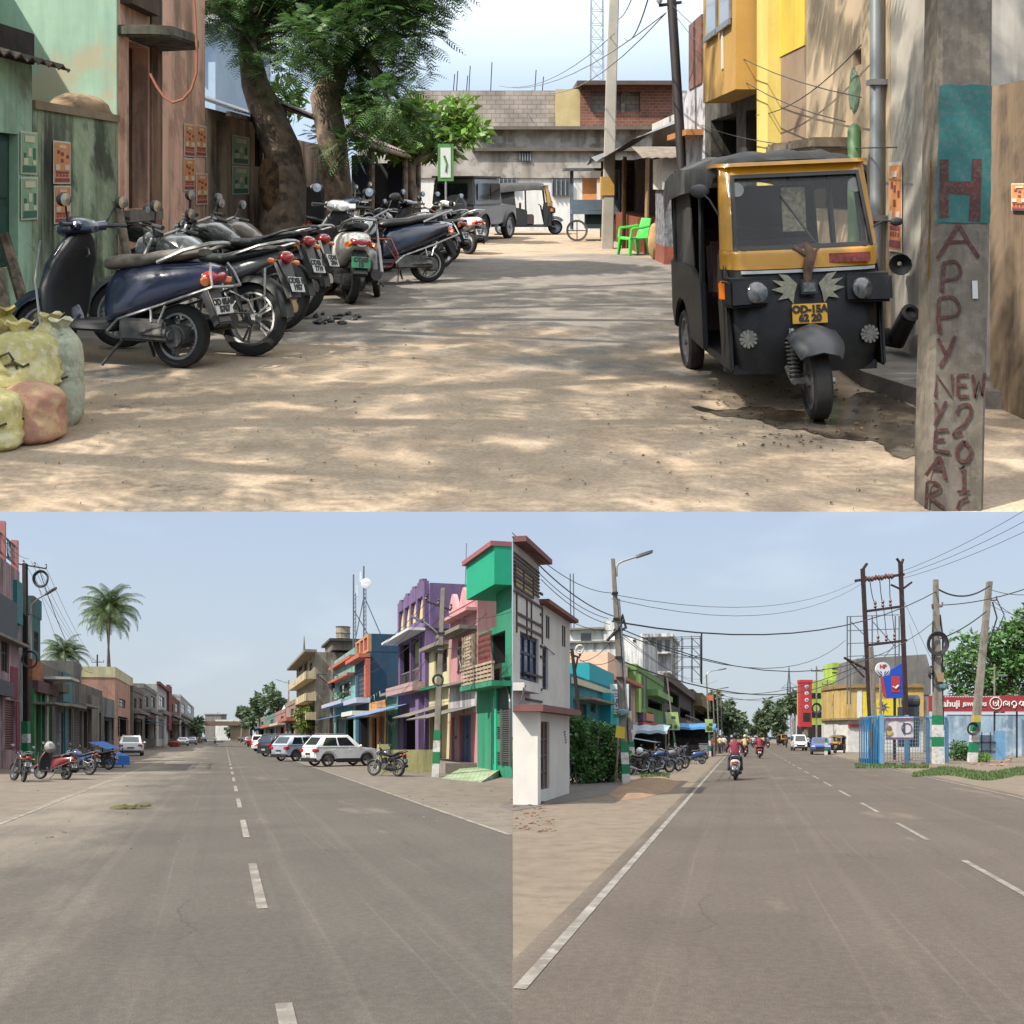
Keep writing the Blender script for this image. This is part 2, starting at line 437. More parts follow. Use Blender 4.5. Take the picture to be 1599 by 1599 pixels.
def wheel(t,x,r,w,spokes='alloy',y=0.0,rimmat=None,turn=0.0,n=26,lo=False):
    m=Matrix.Translation((x,y,r))@Matrix.Rotation(turn,4,'Z')
    tb=MB();k=r*.74
    tb.lathe((0,0,0),(0,1,0),[(k,-w*.42),(r*.88,-w*.5),(r*.975,-w*.36),(r,0),(r*.975,w*.36),(r*.88,w*.5),(k,w*.42),(k,-w*.42)],n)
    tb.xf(m);ty=t.part('wheel',tb,RUB,smooth=True)
    rb=MB();rb.lathe((0,0,0),(0,1,0),[(k+.002,-w*.38),(k-.02,-w*.38),(k-.02,w*.38),(k+.002,w*.38),(k+.002,-w*.38)],n)
    rb.lathe((0,0,0),(0,1,0),[(r*.16,-w*.5),(r*.16,w*.5)],10,True)
    if spokes=='wire':
        for i in range(18):
            a=2*PI*i/18;rb.tube([(r*.12*math.cos(a+.5),(-1)**i*w*.3,r*.12*math.sin(a+.5)),((k-.01)*math.cos(a),0,(k-.01)*math.sin(a))],.0035,4,False)
        rb.lathe((0,0,0),(0,1,0),[(r*.3,-w*.3),(r*.3,w*.3)],14,True)
    elif spokes=='disc':
        rb.lathe((0,0,0),(0,1,0),[(.01,-w*.3),(k*.5,-w*.34),(k*.8,-w*.2),(k-.01,-w*.3)],n);rb.lathe((0,0,0),(0,1,0),[(.01,w*.3),(k*.5,w*.34),(k*.8,w*.2),(k-.01,w*.3)],n)
    else:
        for i in range(5):
            a=2*PI*i/5
            for da in (-.12,.12):
                rb.tube([(r*.12*math.cos(a+da),0,r*.12*math.sin(a+da)),((k-.01)*math.cos(a+da),0,(k-.01)*math.sin(a+da))],r*.035,4,False)
    rb.xf(m);t.part('rim',rb,rimmat or STEEL,ty,smooth=True)
    return ty
def plate(t,c,size,txt,nrm=(-1,0,0),mat=PLATE,up=(0,0,1),two=None,ink=INK):
    n=Vector(nrm).normalized();u=Vector(up);x=u.cross(n).normalized();u=n.cross(x)
    fm=frame(c,x,u);mb=MB();w,h=size;mb.box(-w/2,w/2,-h/2,h/2,-.006,0,fm)
    o=t.part('number_plate',mb,mat,bevel=.004)
    tb=MB()
    if two:
        for s_,yy in ((txt,h*.22),(two,-h*.22)):
            q=text_mb(s_,h*.5,.001,.004);tb.join(q,fm@Matrix.Translation((0,yy,.003)))
    else:
        q=text_mb(txt,h*.62,.001,.003);tb.join(q,fm@Matrix.Translation((0,0,.003)))
    t.part('plate_lettering',tb,ink,o)
    return o
def mirror(t,base,tip,r=.055,mat=BLK):
    mb=MB();mb.tube([base,(Vector(base)+Vector(tip))/2+Vector((.0,0,.03)),tip],.007,6)
    mb.ell(tip,(.02,r*1.25,r*.85),12,8)
    o=t.part('mirror',mb,mat,smooth=True)
    g=MB();g.lathe(Vector(tip)+Vector((-.021,0,0)),(1,0,0),[(.001,0),(r*.8,.004)],12);t.part('mirror_glass',g,M('mirror_glass',(.38,.4,.42),.25,.8,var=0),o)

def scooter(label,loc,yaw,col,place,group,cover=None,guard=True,lo=False,inner=None,tail=None,platetxt=None,lean=4,seatc=None,fat=1.0,two_tone=None,pcol=None,scale=1.0):
    pre=Matrix.Rotation(R(lean),4,'X')@Matrix.Scale(scale,4)
    t=Thing('scooter',label,'scooter',loc,yaw,group,place,pre)
    body=col;inner=inner or BLK
    wheel(t,.62,.23,.1,'alloy' if not lo else 'disc',turn=R(18));wheel(t,-.6,.23,.1,'alloy' if not lo else 'disc')
    m=MB();mt=Matrix.Translation((.62,0,0))@Matrix.Rotation(R(18),4,'Z')@Matrix.Translation((-.62,0,0))
    arcband(m,(.62,0,.24),.27,5,175,.085,.03);m.xf(mt);t.part('front_fender',m,body,smooth=True)
    m=MB();loftz(m,[(.27,.43,.05,.18),(.36,.45,.06,.22),(.55,.44,.055,.24),(.75,.38,.05,.21),(.9,.33,.045,.13),(.95,.32,.04,.08)],18,3.2)
    t.part('leg_shield',m,inner,smooth=True,ang=60)
    m=MB();loftz(m,[(.34,.50,.03,.12),(.5,.51,.07,.185),(.72,.45,.075,.19),(.88,.39,.06,.12),(.94,.37,.04,.08)],18,2.6)
    t.part('front_apron',m,body,smooth=True,ang=60)
    m=MB();m.loftx([(.20,1.0,.05,.035),(.28,1.01,.13,.06),(.38,1.01,.14,.075),(.46,.99,.1,.065),(.49,.98,.07,.045)],16,2.5)
    m.tube([(.26,-.17,1.02),(.3,0,1.0),(.26,.17,1.02)],.04,8)
    hc=t.part('handlebar_cowl',m,two_tone or body,smooth=True,ang=60)
    for s in (-1,1):m=MB();m.tube([(.2,s*.34,1.02),(.27,s*.15,1.02)],.018,8);g_=t.part('grip',m,BLK,smooth=True);m=MB();m.tube([(.25,s*.33,1.0),(.32,s*.18,1.01)],.007,5);t.part('lever',m,STEEL,g_,smooth=True)
    m=MB();m.ell((.465,0,.985),(.04,.09,.06),14,8);t.part('headlight',m,LENS,smooth=True)
    m=MB();m.box(-.14,.44,-.2,.2,.25,.31);t.part('floorboard',m,BLK,bevel=.02)
    m=MB()
    m.loftx([(.0,.45,.10,.16),(-.08,.5,.14,.2),(-.25,.54,.175,.2),(-.45,.59,.185*fat,.17),(-.65,.63,.165*fat,.135),(-.82,.665,.11*fat,.1),(-.93,.68,.055,.06)],18,2.7)
    bd=t.part('rear_body',m,body,smooth=True,ang=60)
    if two_tone:
        m=MB();m.loftx([(-.2,.5,.1,.03),(-.3,.5,.183,.045),(-.55,.55,.18,.04),(-.8,.61,.12,.03)],14,2.4);t.part('trim_stripe',m,two_tone,bd,smooth=True)
    m=MB();m.loftx([(.05,.73,.07,.02),(.0,.74,.12,.05),(-.12,.755,.145,.055),(-.32,.765,.15,.05),(-.42,.79,.145,.05),(-.65,.82,.125,.045),(-.78,.835,.08,.025)],16,2.8)
    t.part('seat',m,seatc or SEATM,smooth=True,ang=60)
    m=MB();m.tube([(-.5,-.16,.76),(-.72,-.16,.85),(-.9,-.11,.9),(-.93,0,.905),(-.9,.11,.9),(-.72,.16,.85),(-.5,.16,.76)],.016,8)
    t.part('grab_rail',m,STEEL,smooth=True)
    m=MB();m.ell((-.86,0,.665),(.085,.115,.06),14,8)
    t.part('tail_light',m,REDL,smooth=True)
    for s in (-1,1):m=MB();m.tube([(-.86,s*.11,.64),(-.9,s*.15,.63)],.03,8);t.part('indicator',m,ORL,smooth=True)
    m=MB();m.prism([(-.7,.52),(-.86,.58),(-.98,.34),(-.93,.3),(-.82,.5)],-.075,.075);t.part('rear_mudguard',m,BLK,bevel=.01)
    plate(t,(-.955,0,.46),(.2,.12),(platetxt or ('OD 05',''))[0],(-1,0,.35),pcol or PLATE,two=(platetxt or ('','3149'))[1])
    m=MB();m.cbox((-.35,.03,.27),(.4,.2,.16));m.tube([(-.62,-.13,.23),(-.62,.12,.23)],.09,14);m.tube([(-.2,.05,.24),(-.62,.13,.25)],.06,8)
    t.part('engine',m,ENG,bevel=.02)
    m=MB();m.tube([(-.2,-.12,.2),(-.4,-.17,.23),(-.5,-.18,.26),(-.92,-.18,.34)],[.02,.025,.055,.06],10)
    ex=t.part('exhaust',m,M('exhaust_black',(.04,.036,.034),.55,.4,var=.4,sc=9),smooth=True)
    m=MB();m.cbox((-.68,-.24,.3),(.26,.015,.12),Matrix.Rotation(R(-10),3,'Y'));t.part('heat_shield',m,M('heat_shield',(.42,.38,.3),.4,.4),ex,bevel=.01)
    if guard and not lo:
        m=MB()
        for s in (-1,1):
            m.tube([(.48,s*.235,.9),(.5,s*.245,.6),(.44,s*.235,.25),(.3,s*.22,.2)],.009,6)
            m.tube([(-.12,s*.2,.26),(-.22,s*.215,.35),(-.6,s*.215,.47),(-.97,s*.17,.6),(-1.02,0,.6)],.011,6)
            m.tube([(-.5,s*.215,.44),(-.52,s*.23,.34),(-.58,s*.23,.34),(-.62,s*.215,.46)],.009,6)
            m.tube([(-.97,s*.17,.6),(-.93,s*.14,.7),(-.9,s*.1,.76)],.009,6)
        t.part('guard_rail',m,STEEL,smooth=True)
    m=MB();m.tube([(-.2,.1,.22),(-.12,.24,.02)],.012,6);t.part('side_stand',m,BLK);m=MB();m.tube([(-.25,-.08,.2),(-.3,-.1,.05)],.012,6);t.part('centre_stand',m,BLK)
    for s in (-1,1):mirror(t,(.27,s*.2,1.04),(.22,s*.3,1.2),.06)
    if not lo:
        m=MB();m.tube([(.3,-.02,.85),(.27,-.02,.84),(.26,-.02,.8),(.28,-.02,.78)],.008,6);t.part('bag_hook',m,STEEL,smooth=True)
    return t

def motorcycle(label,loc,yaw,col,place,group,spokes='alloy',lo=False,lean=7,guard=False,platetxt=None,big=False,tail=None,rim=None,scale=1.0,steer=15,legguard=None):
    pre=Matrix.Rotation(R(lean),4,'X')@Matrix.Scale(scale,4)
    t=Thing('motorcycle',label,'motorcycle',loc,yaw,group,place,pre)
    ms=Matrix.Translation((.45,0,0))@Matrix.Rotation(R(steer),4,'Z')@Matrix.Translation((-.45,0,0))
    wx=.45+.2*math.cos(R(steer))
    wheel(t,wx,.3,.085,spokes,turn=R(steer),rimmat=rim,y=.2*math.sin(R(steer)));wheel(t,-.63,.305,.1 if not big else .13,spokes,rimmat=rim)
    m=MB();arcband(m,(.65,0,.3),.335,10,165,.07,.02);m.xf(ms);t.part('front_fender',m,col,smooth=True)
    m=MB()
    for s in (-1,1):m.tube([(.65,s*.085,.3),(.53,s*.085,.62)],.028,8);m.tube([(.53,s*.085,.62),(.41,s*.085,.95)],.019,8)
    m.tube([(.65,-.11,.3),(.65,.11,.3)],.014,6);m.tube([(.43,-.1,.9),(.43,.1,.9)],.02,6);m.xf(ms);t.part('fork',m,STEEL,smooth=True)
    m=MB();m.lathe((.47,0,.86),(1,0,.05),[(.03,-.06),(.085,0),(.1,.06),(.1,.07)],16,True);m.ell((.46,0,.93),(.07,.1,.08),12,8);m.xf(ms)
    hl=t.part('headlight_shell',m,col,smooth=True,ang=60)
    m=MB();m.ell((.545,0,.865),(.02,.092,.092),16,8);m.xf(ms);t.part('headlight',m,LENS,hl,smooth=True)
    m=MB();m.tube([(.22,-.36,1.02),(.34,-.26,1.05),(.4,-.08,.98),(.4,.08,.98),(.34,.26,1.05),(.22,.36,1.02)],.013,8);m.xf(ms)
    hb=t.part('handlebar',m,STEEL,smooth=True)
    for s in (-1,1):m=MB();m.tube([(.2,s*.37,1.02),(.29,s*.31,1.04)],.02,8);m.xf(ms);t.part('grip',m,BLK,hb,smooth=True);m=MB();m.tube([(.29,s*.37,1.0),(.38,s*.27,1.03)],.007,5);m.xf(ms);t.part('lever',m,STEEL,hb,smooth=True)
    m=MB();m.lathe((.42,0,1.0),(-.5,0,.85),[(.001,.03),(.06,.03),(.065,0)],14);m.xf(ms);t.part('instrument',m,BLK,smooth=True)
    for s in (-1,1):mirror(t,ms@Vector((.32,s*.26,1.05)),ms@Vector((.28,s*.36,1.2)),.06)
    m=MB();k=1.12 if big else 1.0
    m.loftx([(.36,.86,.06,.06),(.3,.87,.12*k,.1),(.18,.87,.155*k,.125),(.02,.85,.15*k,.12),(-.1,.8,.1,.09),(-.16,.77,.07,.05)],18,2.4)
    tk=t.part('fuel_tank',m,col,smooth=True,ang=60)
    m=MB();m.lathe((.18,0,.985),(0,0,1),[(.035,0),(.035,.02),(.001,.022)],12);t.part('fuel_cap',m,STEEL,tk,smooth=True)
    m=MB();m.loftx([(-.06,.8,.07,.03),(-.14,.79,.11,.045),(-.35,.785,.135,.05),(-.55,.83,.125,.05),(-.75,.87,.105,.04),(-.85,.89,.07,.02)],16,2.8)
    t.part('seat',m,SEATM,smooth=True,ang=60)
    m=MB();m.loftx([(-.06,.62,.06,.08),(-.18,.62,.115,.11),(-.38,.66,.12,.1),(-.6,.74,.095,.075),(-.82,.82,.06,.045),(-.92,.85,.03,.02)],16,2.4)
    t.part('side_panel',m,col,smooth=True,ang=60)
    m=MB();m.tube([(-.5,-.13,.83),(-.72,-.14,.9),(-.95,-.09,.95),(-.97,0,.955),(-.95,.09,.95),(-.72,.14,.9),(-.5,.13,.83)],.014,8);t.part('grab_rail',m,STEEL if not big else BLK,smooth=True)
    m=MB();m.ell((-.9,0,.82),(.06,.075,.05),12,8);t.part('tail_light',m,REDL,smooth=True)
    for s in (-1,1):m=MB();m.tube([(-.85,s*.05,.79),(-.88,s*.17,.78)],.01,6);m.ell((-.88,s*.19,.78),(.03,.035,.025),10,6);t.part('indicator',m,ORL,smooth=True)
    m=MB();arcband(m,(-.63,0,.305),.35,40,175,.085,.02);m.prism([(-.82,.78),(-.9,.8),(-1.02,.5),(-.98,.48)],-.07,.07);t.part('rear_mudguard',m,BLK,smooth=True)
    plate(t,(-1.02,0,.6),(.2,.13),(platetxt or ('OD05',''))[0],(-1,0,.4),two=(platetxt or ('','8826'))[1])
    m=MB();m.cbox((.02,0,.36),(.34,.22,.22));m.tube([(.1,0,.42),(.2,0,.68)],.085,12)
    for i in range(6):m.lathe((.11+.016*i,0,.45+.04*i),(.38,0,.92),[(.115,0),(.115,.012)],14,True)
    m.lathe((-.02,0,.36),(0,1,0),[(.1,-.16),(.11,-.13),(.11,.13),(.1,.16)],16,True)
    t.part('engine',m,ENG,bevel=.012)
    m=MB();m.tube([(.2,-.05,.62),(.34,-.1,.5),(.26,-.13,.26),(0,-.15,.22),(-.35,-.16,.27)],.021,8);m.tube([(-.3,-.16,.26),(-.45,-.17,.3),(-.9,-.18,.42)],[.03,.05,.055],10)
    t.part('exhaust',m,CHR if not big else M('exhaust_black',(.04,.036,.034),.55,.4),smooth=True)
    m=MB()
    for s in (-1,1):m.tube([(-.15,s*.08,.36),(-.63,s*.1,.305)],.022,6);m.tube([(-.6,s*.12,.33),(-.45,s*.13,.72)],.02,8)
    m.tube([(.4,0,.9),(.3,0,.5),(.2,0,.25),(-.15,0,.25),(-.2,0,.7)],.02,6);m.tube([(-.1,-.22,.3),(-.1,.22,.3)],.013,6)
    m.cbox((-.38,.12,.33),(.5,.03,.09));t.part('frame',m,BLK,smooth=False)
    m=MB();m.tube([(-.12,.1,.26),(-.02,.27,.01)],.012,6);t.part('stand',m,BLK)
    if guard:
        for s in (-1,1):m=MB();m.tube([(-.35,s*.12,.68),(-.5,s*.26,.55),(-.75,s*.26,.45),(-.85,s*.2,.5),(-.8,s*.14,.72)],.01,6);m.tube([(-.5,s*.26,.55),(-.6,s*.26,.35),(-.8,s*.25,.36),(-.75,s*.26,.45)],.009,6);t.part('saree_guard',m,STEEL,smooth=True)
    if legguard:
        for s in (-1,1):m=MB();m.tube([(.3,s*.05,.7),(.36,s*.3,.66),(.38,s*.36,.45),(.3,s*.28,.3),(.2,s*.08,.3)],.013,8);m.tube([(.33,s*.2,.68),(.36,s*.33,.4)],.008,6);t.part('crash_guard',m,legguard,smooth=True)
    return t

def car(label,loc,yaw,kind,col,place=LOW,group=None,name='car',lo=False,platetxt=None,tint=None,clad=True):
    D=dict(suv=(3.9,1.78,1.68,.35,1.0,1.16,-1.9,-1.38,.12,.85),bigsuv=(4.75,1.85,1.75,.37,1.08,1.2,-2.3,-2.0,.25,1.0),hatch=(3.7,1.68,1.52,.3,.93,1.0,-1.82,-1.35,.25,.95),
             sedan=(4.3,1.7,1.46,.31,.92,1.0,-1.45,-.95,.35,1.0),van=(3.5,1.5,1.8,.28,.95,1.0,-1.72,-1.62,.95,1.45))[kind]
    Ln,Wd,Ht,r,belt,hood,xr0,xr1,xf1,xf0=D
    t=Thing(name,label,'car',loc,yaw,group,place);hl=Ln/2;hw=Wd/2;xa,xb=hl-.78,-hl+.78;b0=.24
    def arch(xc):return [(xc+(r+.07)*math.cos(R(a)),max(b0,r+(r+.07)*math.sin(R(a))))for a in range(0,181,18)]
    pr=[(-hl+.1,b0+.04)]+[p for p in reversed(arch(xb))]+[p for p in reversed(arch(xa))]+[(hl-.12,b0+.04),(hl-.02,b0+.2),(hl,.55),(hl-.06,.74),(hl-.2,hood-.22 if kind!='van' else .85),(xf0+.15,belt+.02),(xf0,belt+.04),(xr0+.02,belt+.04),(-hl+.03,belt-.02),(-hl,.7),(-hl+.02,.4)]
    m=MB();m.prism(pr,-hw,hw);m.v=[Vector((v.x,v.y*(1-(.09 if abs(v.x)>hl-.04 else .05 if abs(v.x)>hl-.25 else 0)),v.z))for v in m.v];t.part('body',m,col,bevel=.08,ang=60)
    # cabin
    zb,zt=belt+.02,Ht;wb,wt=hw*.96,hw*.78
    base=[(xr0+.02,-wb),(xf0,-wb),(xf0,wb),(xr0+.02,wb)];top=[(xr1,-wt),(xf1,-wt),(xf1,wt),(xr1,wt)]
    m=MB();m.loft([[Vector((x,y,zb))for x,y in base],[Vector((x,y,zt-.03))for x,y in top],[Vector((x*.96+.0,y*.9,zt))for x,y in top]])
    t.part('cabin',m,col,bevel=.07,ang=60)
    def patch(mb,i,a0,a1,c0,c1,off):
        j=(i+1)%4;B0,B1=Vector((*base[i],zb)),Vector((*base[j],zb));T0,T1=Vector((*top[i],zt-.03)),Vector((*top[j],zt-.03))
        def q(a,c):return B0.lerp(B1,a).lerp(T0.lerp(T1,a),c)
        p=[q(a0,c0),q(a1,c0),q(a1,c1),q(a0,c1)];n=(p[1]-p[0]).cross(p[3]-p[0]).normalized()
        cen=(p[0]+p[2])/2
        if n.dot(cen-Vector((0,0,cen.z)))<0:n=-n
        outer=[x+n*off for x in p];mb.loft([[x-n*.02 for x in p],outer])
    tn=tint or GLS
    for (i,sp)in ((0,[(.12,.46),(.5,.86)]),(2,[(.14,.5),(.54,.88)])):
        for (a0,a1)in sp:m=MB();patch(m,i,a0,a1,.14,.84,.006);t.part('side_window',m,tn)
    m=MB();patch(m,1,.08,.92,.1,.88,.006);t.part('windscreen',m,tn)
    m=MB();patch(m,3,.1,.9,.2,.85,.006);t.part('rear_window',m,tn)
    for xx in (xa,xb):
        for s in (-1,1):wheel(t,xx,r,.2,'alloy' if not lo else 'disc',y=s*(hw-.11),n=22)
    for s in (-1,1):
        m=MB();m.cbox((-hl+.1,s*(hw-.16),belt-.14),(.26,.36,.17));t.part('tail_light',m,REDL,bevel=.03)
        m=MB();m.cbox((hl-.14,s*(hw-.2),.74),(.26,.34,.14));t.part('headlight',m,LENS,bevel=.03)
        m=MB();m.ell((xf0-.15,s*(hw+.08),belt+.1),(.07,.1,.07),10,8);t.part('mirror',m,col,smooth=True)
        m=MB()
        for xx in (.35,-.6):m.cbox((xx-.25,s*(hw+.012),belt-.12),(.16,.03,.03))
        t.part('door_handle',m,col if not lo else BLK,bevel=.006)
    if clad:
        m=MB()
        for s in (-1,1):m.box(xb+r+.08,xa-r-.08,s*hw-.03*s-.015,s*hw+.02*s,b0-.02,b0+.2)
        m.box(-hl-.015,-hl+.2,-hw+.06,hw-.06,b0+.02,.46);m.box(hl-.2,hl+.015,-hw+.06,hw-.06,b0+.02,.46);t.part('cladding',m,BLK,bevel=.02)
    m=MB();m.box(-hl-.008,-hl+.05,-.28,.28,.62,.73);t.part('tailgate_trim',m,BLK,bevel=.01)
    m=MB();m.box(hl-.05,hl+.012,-.45,.45,.5,.7);t.part('grille',m,BLK,bevel=.02)
    plate(t,(-hl-.02,0,.56),(.46,.11),platetxt or 'OD 33 C 7712',(-1,0,0));
    if kind in ('suv','bigsuv'):
        for s in (-1,1):m=MB();m.tube([(xr1+.1,s*wt*.88,Ht+.01),(xr1+.2,s*wt*.88,Ht+.06),(xf1-.2,s*wt*.88,Ht+.06),(xf1-.1,s*wt*.88,Ht+.01)],.018,6);t.part('roof_rail',m,STEEL,smooth=True)
    return t

# ------------------------------------------------------------------ people
def skin_mesh(name,joints,bones,mats,place_A=None):
    """one continuous body grown over a skeleton; bones: (a, b, material index)"""
    names=list(joints);me=bpy.data.meshes.new(name+'_sk');bm=bmesh.new()
    vs={}
    lay=bm.verts.layers.skin.verify()
    for n in names:
        v=bm.verts.new(joints[n][0]);r=joints[n][1];v[lay].radius=(r,r)if not isinstance(r,tuple)else r;vs[n]=v
        if n==names[0]:v[lay].use_root=True
    for a,b,_ in bones:bm.edges.new((vs[a],vs[b]))
    bm.to_mesh(me);bm.free()
    ob=bpy.data.objects.new('sk',me);COL.objects.link(ob)
    mo=ob.modifiers.new('s','SKIN');mo.branch_smoothing=.6;ob.modifiers.new('ss','SUBSURF').levels=1
    bpy.context.view_layer.update()
    out=bpy.data.meshes.new_from_object(ob.evaluated_get(bpy.context.evaluated_depsgraph_get()))
    bpy.data.objects.remove(ob)
    mb=MB();segs=[(Vector(joints[a][0]),Vector(joints[b][0]),k)for a,b,k in bones]
    mb.v=[v.co.copy()for v in out.vertices]
    for p in out.polygons:
        c=p.center;best=(1e9,0)
        for a,b,k in segs:
            ab=b-a;tt=max(0,min(1,(c-a).dot(ab)/max(ab.length_squared,1e-9)));d=(a+ab*tt-c).length
            if d<best[0]:best=(d,k)
        mb.f.append(list(p.vertices));mb.mi.append(best[1])
    bpy.data.meshes.remove(out)
    return mb
SKIN=M('skin',C('#7a5038',.8),.6,var=.08)
HAIR=M('hair_black',(.012,.011,.01),.6,var=.2)
def person_riding(label,loc,yaw,shirt,trousers,helmet=None,pillion=0.0,group=None,place=LOW,hands=(.2,.34,1.0)):
    t=Thing('person',label,'person',loc,yaw,group,place);x=-.3-pillion;z=.82
    J={'pelvis':((x,0,z+.1),(.15,.13)),'waist':((x+.02,0,z+.26),(.15,.11)),'chest':((x+.07,0,z+.46),(.19,.13)),'neck':((x+.09,0,z+.62),.06),'head0':((x+.1,0,z+.7),.075),'head1':((x+.11,0,z+.8),.09),'head2':((x+.1,0,z+.88),.055)}
    Bn=[('pelvis','waist',0),('waist','chest',0),('chest','neck',0),('neck','head0',2),('head0','head1',2),('head1','head2',3)]
    for s,n in ((-1,'r'),(1,'l')):
        J.update({n+'sh':((x+.07,s*.19,z+.53),.07),n+'el':((x+.2,s*.33,z+.3),.05),n+'wr':((hands[0]-.06 if not pillion else x+.35,s*(hands[1]-.04)if not pillion else s*.16,hands[2]+.02 if not pillion else z+.2),.034),n+'ha':((hands[0]+.02 if not pillion else x+.42,s*hands[1]if not pillion else s*.12,hands[2]+.03 if not pillion else z+.2),.04),
                  n+'hip':((x+.05,s*.1,z+.04),.1),n+'kn':((x+.42,s*(.2 if not pillion else .25),z-.02),.075),n+'an':((x+.32,s*.24,.38 if not pillion else .42),.048),n+'to':((x+.5,s*.25,.335 if not pillion else .36),.042)})
        Bn+=[('chest',n+'sh',0),(n+'sh',n+'el',0),(n+'el',n+'wr',2),(n+'wr',n+'ha',2),('pelvis',n+'hip',1),(n+'hip',n+'kn',1),(n+'kn',n+'an',1),(n+'an',n+'to',2)]
    mb=skin_mesh('body',J,Bn,None)
    t.part('body',mb,[shirt,trousers,SKIN,HAIR],smooth=True,ang=180)
    h=MB()
    if helmet:h.ell((x+.1,0,z+.8),(.145,.125,.14),14,10);t.part('helmet',h,helmet,smooth=True)
    else:h.ell((x+.085,0,z+.815),(.115,.1,.115),14,10);t.part('hair',h,HAIR,smooth=True)
    return t
def person_standing(label,loc,yaw,shirt,trousers,group=None,place=LOW,sit=False):
    t=Thing('person',label,'person',loc,yaw,group,place)
    J={'pelvis':((0,0,.95),(.14,.11)),'waist':((0,0,1.1),(.13,.1)),'chest':((.01,0,1.3),(.17,.12)),'neck':((.01,0,1.46),.055),'head0':((.03,0,1.53),.075),'head1':((.03,0,1.62),.09),'head2':((.02,0,1.7),.05)}
    Bn=[('pelvis','waist',0),('waist','chest',0),('chest','neck',0),('neck','head0',2),('head0','head1',2),('head1','head2',3)]
    for s,n in ((-1,'r'),(1,'l')):
        J.update({n+'sh':((0,s*.18,1.38),.065),n+'el':((-.03,s*.25,1.12),.048),n+'wr':((.05,s*.27,.88),.034),n+'ha':((.07,s*.27,.8),.038),n+'hip':((0,s*.09,.88),.1),n+'kn':((.02+.05*s,s*.1,.5),.065),n+'an':((-.02+.04*s,s*.1,.1),.045),n+'to':((.12+.04*s,s*.11,.045),.04)})
        Bn+=[('chest',n+'sh',0),(n+'sh',n+'el',0),(n+'el',n+'wr',2),(n+'wr',n+'ha',2),('pelvis',n+'hip',1),(n+'hip',n+'kn',1),(n+'kn',n+'an',1),(n+'an',n+'to',2)]
    t.part('body',skin_mesh('body',J,Bn,None),[shirt,trousers,SKIN,HAIR],smooth=True,ang=180)
    h=MB();h.ell((.015,0,1.64),(.11,.098,.11),14,10);t.part('hair',h,HAIR,smooth=True)
    return t

# ------------------------------------------------------------------ plants
BARK=M('bark',C('#8a7968',1.05),.95,var=.4,sc=5,bump=.9,bscale=14,stain=(C('#2e2621',.6),.6,3))
LEAF=M('leaf_green',(.08,.15,.04),.55,var=0,island=.5,transl=.3)
LEAF_D=M('leaf_dark',(.10,.185,.055),.5,var=0,island=.55,transl=.22)
LEAF_Y=M('leaf_bright',(.15,.26,.035),.5,var=0,island=.4,transl=.35)
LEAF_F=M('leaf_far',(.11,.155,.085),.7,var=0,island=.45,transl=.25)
def leaves(mb,clumps,n,size,rg,asp=.45,shell=.5):
    tot=sum(c[1][0]*c[1][1]*c[1][2]for c in clumps)
    for c,rad in clumps:
        k=max(6,int(n*rad[0]*rad[1]*rad[2]/tot))
        for _ in range(k):
            d=Vector((rg.gauss(0,1),rg.gauss(0,1),rg.gauss(0,1))).normalized();q=rg.random()**shell
            p=Vector(c)+Vector((d.x*rad[0],d.y*rad[1],d.z*rad[2]))*q
            a=(d*.5+Vector((rg.gauss(0,.7),rg.gauss(0,.7),rg.gauss(0,.5)-.15))).normalized();b=a.cross(Vector((rg.gauss(0,1),rg.gauss(0,1),rg.gauss(0,1)))).normalized()
            L=size*rg.uniform(.6,1.4);w=L*asp*.5
            mb.add([p,p+a*L*.5+b*w,p+a*L,p+a*L*.5-b*w],[(0,1,2,3)])
    return mb
def fronds(mb,clumps,n,size,rg,pairs=8):
    tot=sum(c[1][0]*c[1][1]*c[1][2]for c in clumps)
    for c,rad in clumps:
        k=max(4,int(n*rad[0]*rad[1]*rad[2]/tot))
        for _ in range(k):
            d=Vector((rg.gauss(0,1),rg.gauss(0,1),rg.gauss(0,1))).normalized();q=rg.random()**.5
            p=Vector(c)+Vector((d.x*rad[0],d.y*rad[1],d.z*rad[2]))*q
            a=(d*.7+Vector((rg.gauss(0,.8),rg.gauss(0,.8),rg.gauss(0,.25)))).normalized();b=a.cross(Vector((rg.gauss(0,.3),rg.gauss(0,.3),1))).normalized()
            L=size*rg.uniform(.7,1.35);dn=Vector((0,0,-1))
            for i in range(pairs):
                f=(i+1)/pairs;o=p+a*L*f+dn*L*.35*f*f;w=L*.34*math.sin(PI*(.15+.8*f));e=a*L*.06
                for s in (-1,1):tip=o+b*w*s+a*L*.1+dn*w*.25;mb.add([o-e*.5,o+e*.6,tip+e*.5,tip-e*.2],[(0,1,2,3)])
    return mb
def tree(label,loc,trunk,crown,n,size,mat,place=LOW,group=None,kind='leaf',seed=1,bark=BARK,name='tree',cat='tree',limbs=None,asp=.45):
    rg=random.Random(seed);t=Thing(name,label,cat,loc,0,group,place)
    m=MB();m.tube([p for p,r in trunk],[r for p,r in trunk],12)
    for c,rad in (limbs if limbs is not None else crown[:7]):
        base=Vector(trunk[-1][0]);mid=base.lerp(Vector(c),.5)+Vector((rg.uniform(-.1,.1),rg.uniform(-.1,.1),-.05))*rad[0];rr=trunk[-1][1]
        m.tube([Vector(trunk[-2][0]).lerp(base,.8),mid,c],[rr*.7,rr*.45,rr*.15],7)
    t.part('trunk',m,bark,smooth=True)
    m=MB();(fronds if kind=='frond' else leaves)(m,crown,n,size,rg,*(()if kind=='frond' else (asp,)))
    t.part('crown',m,mat)
    return t
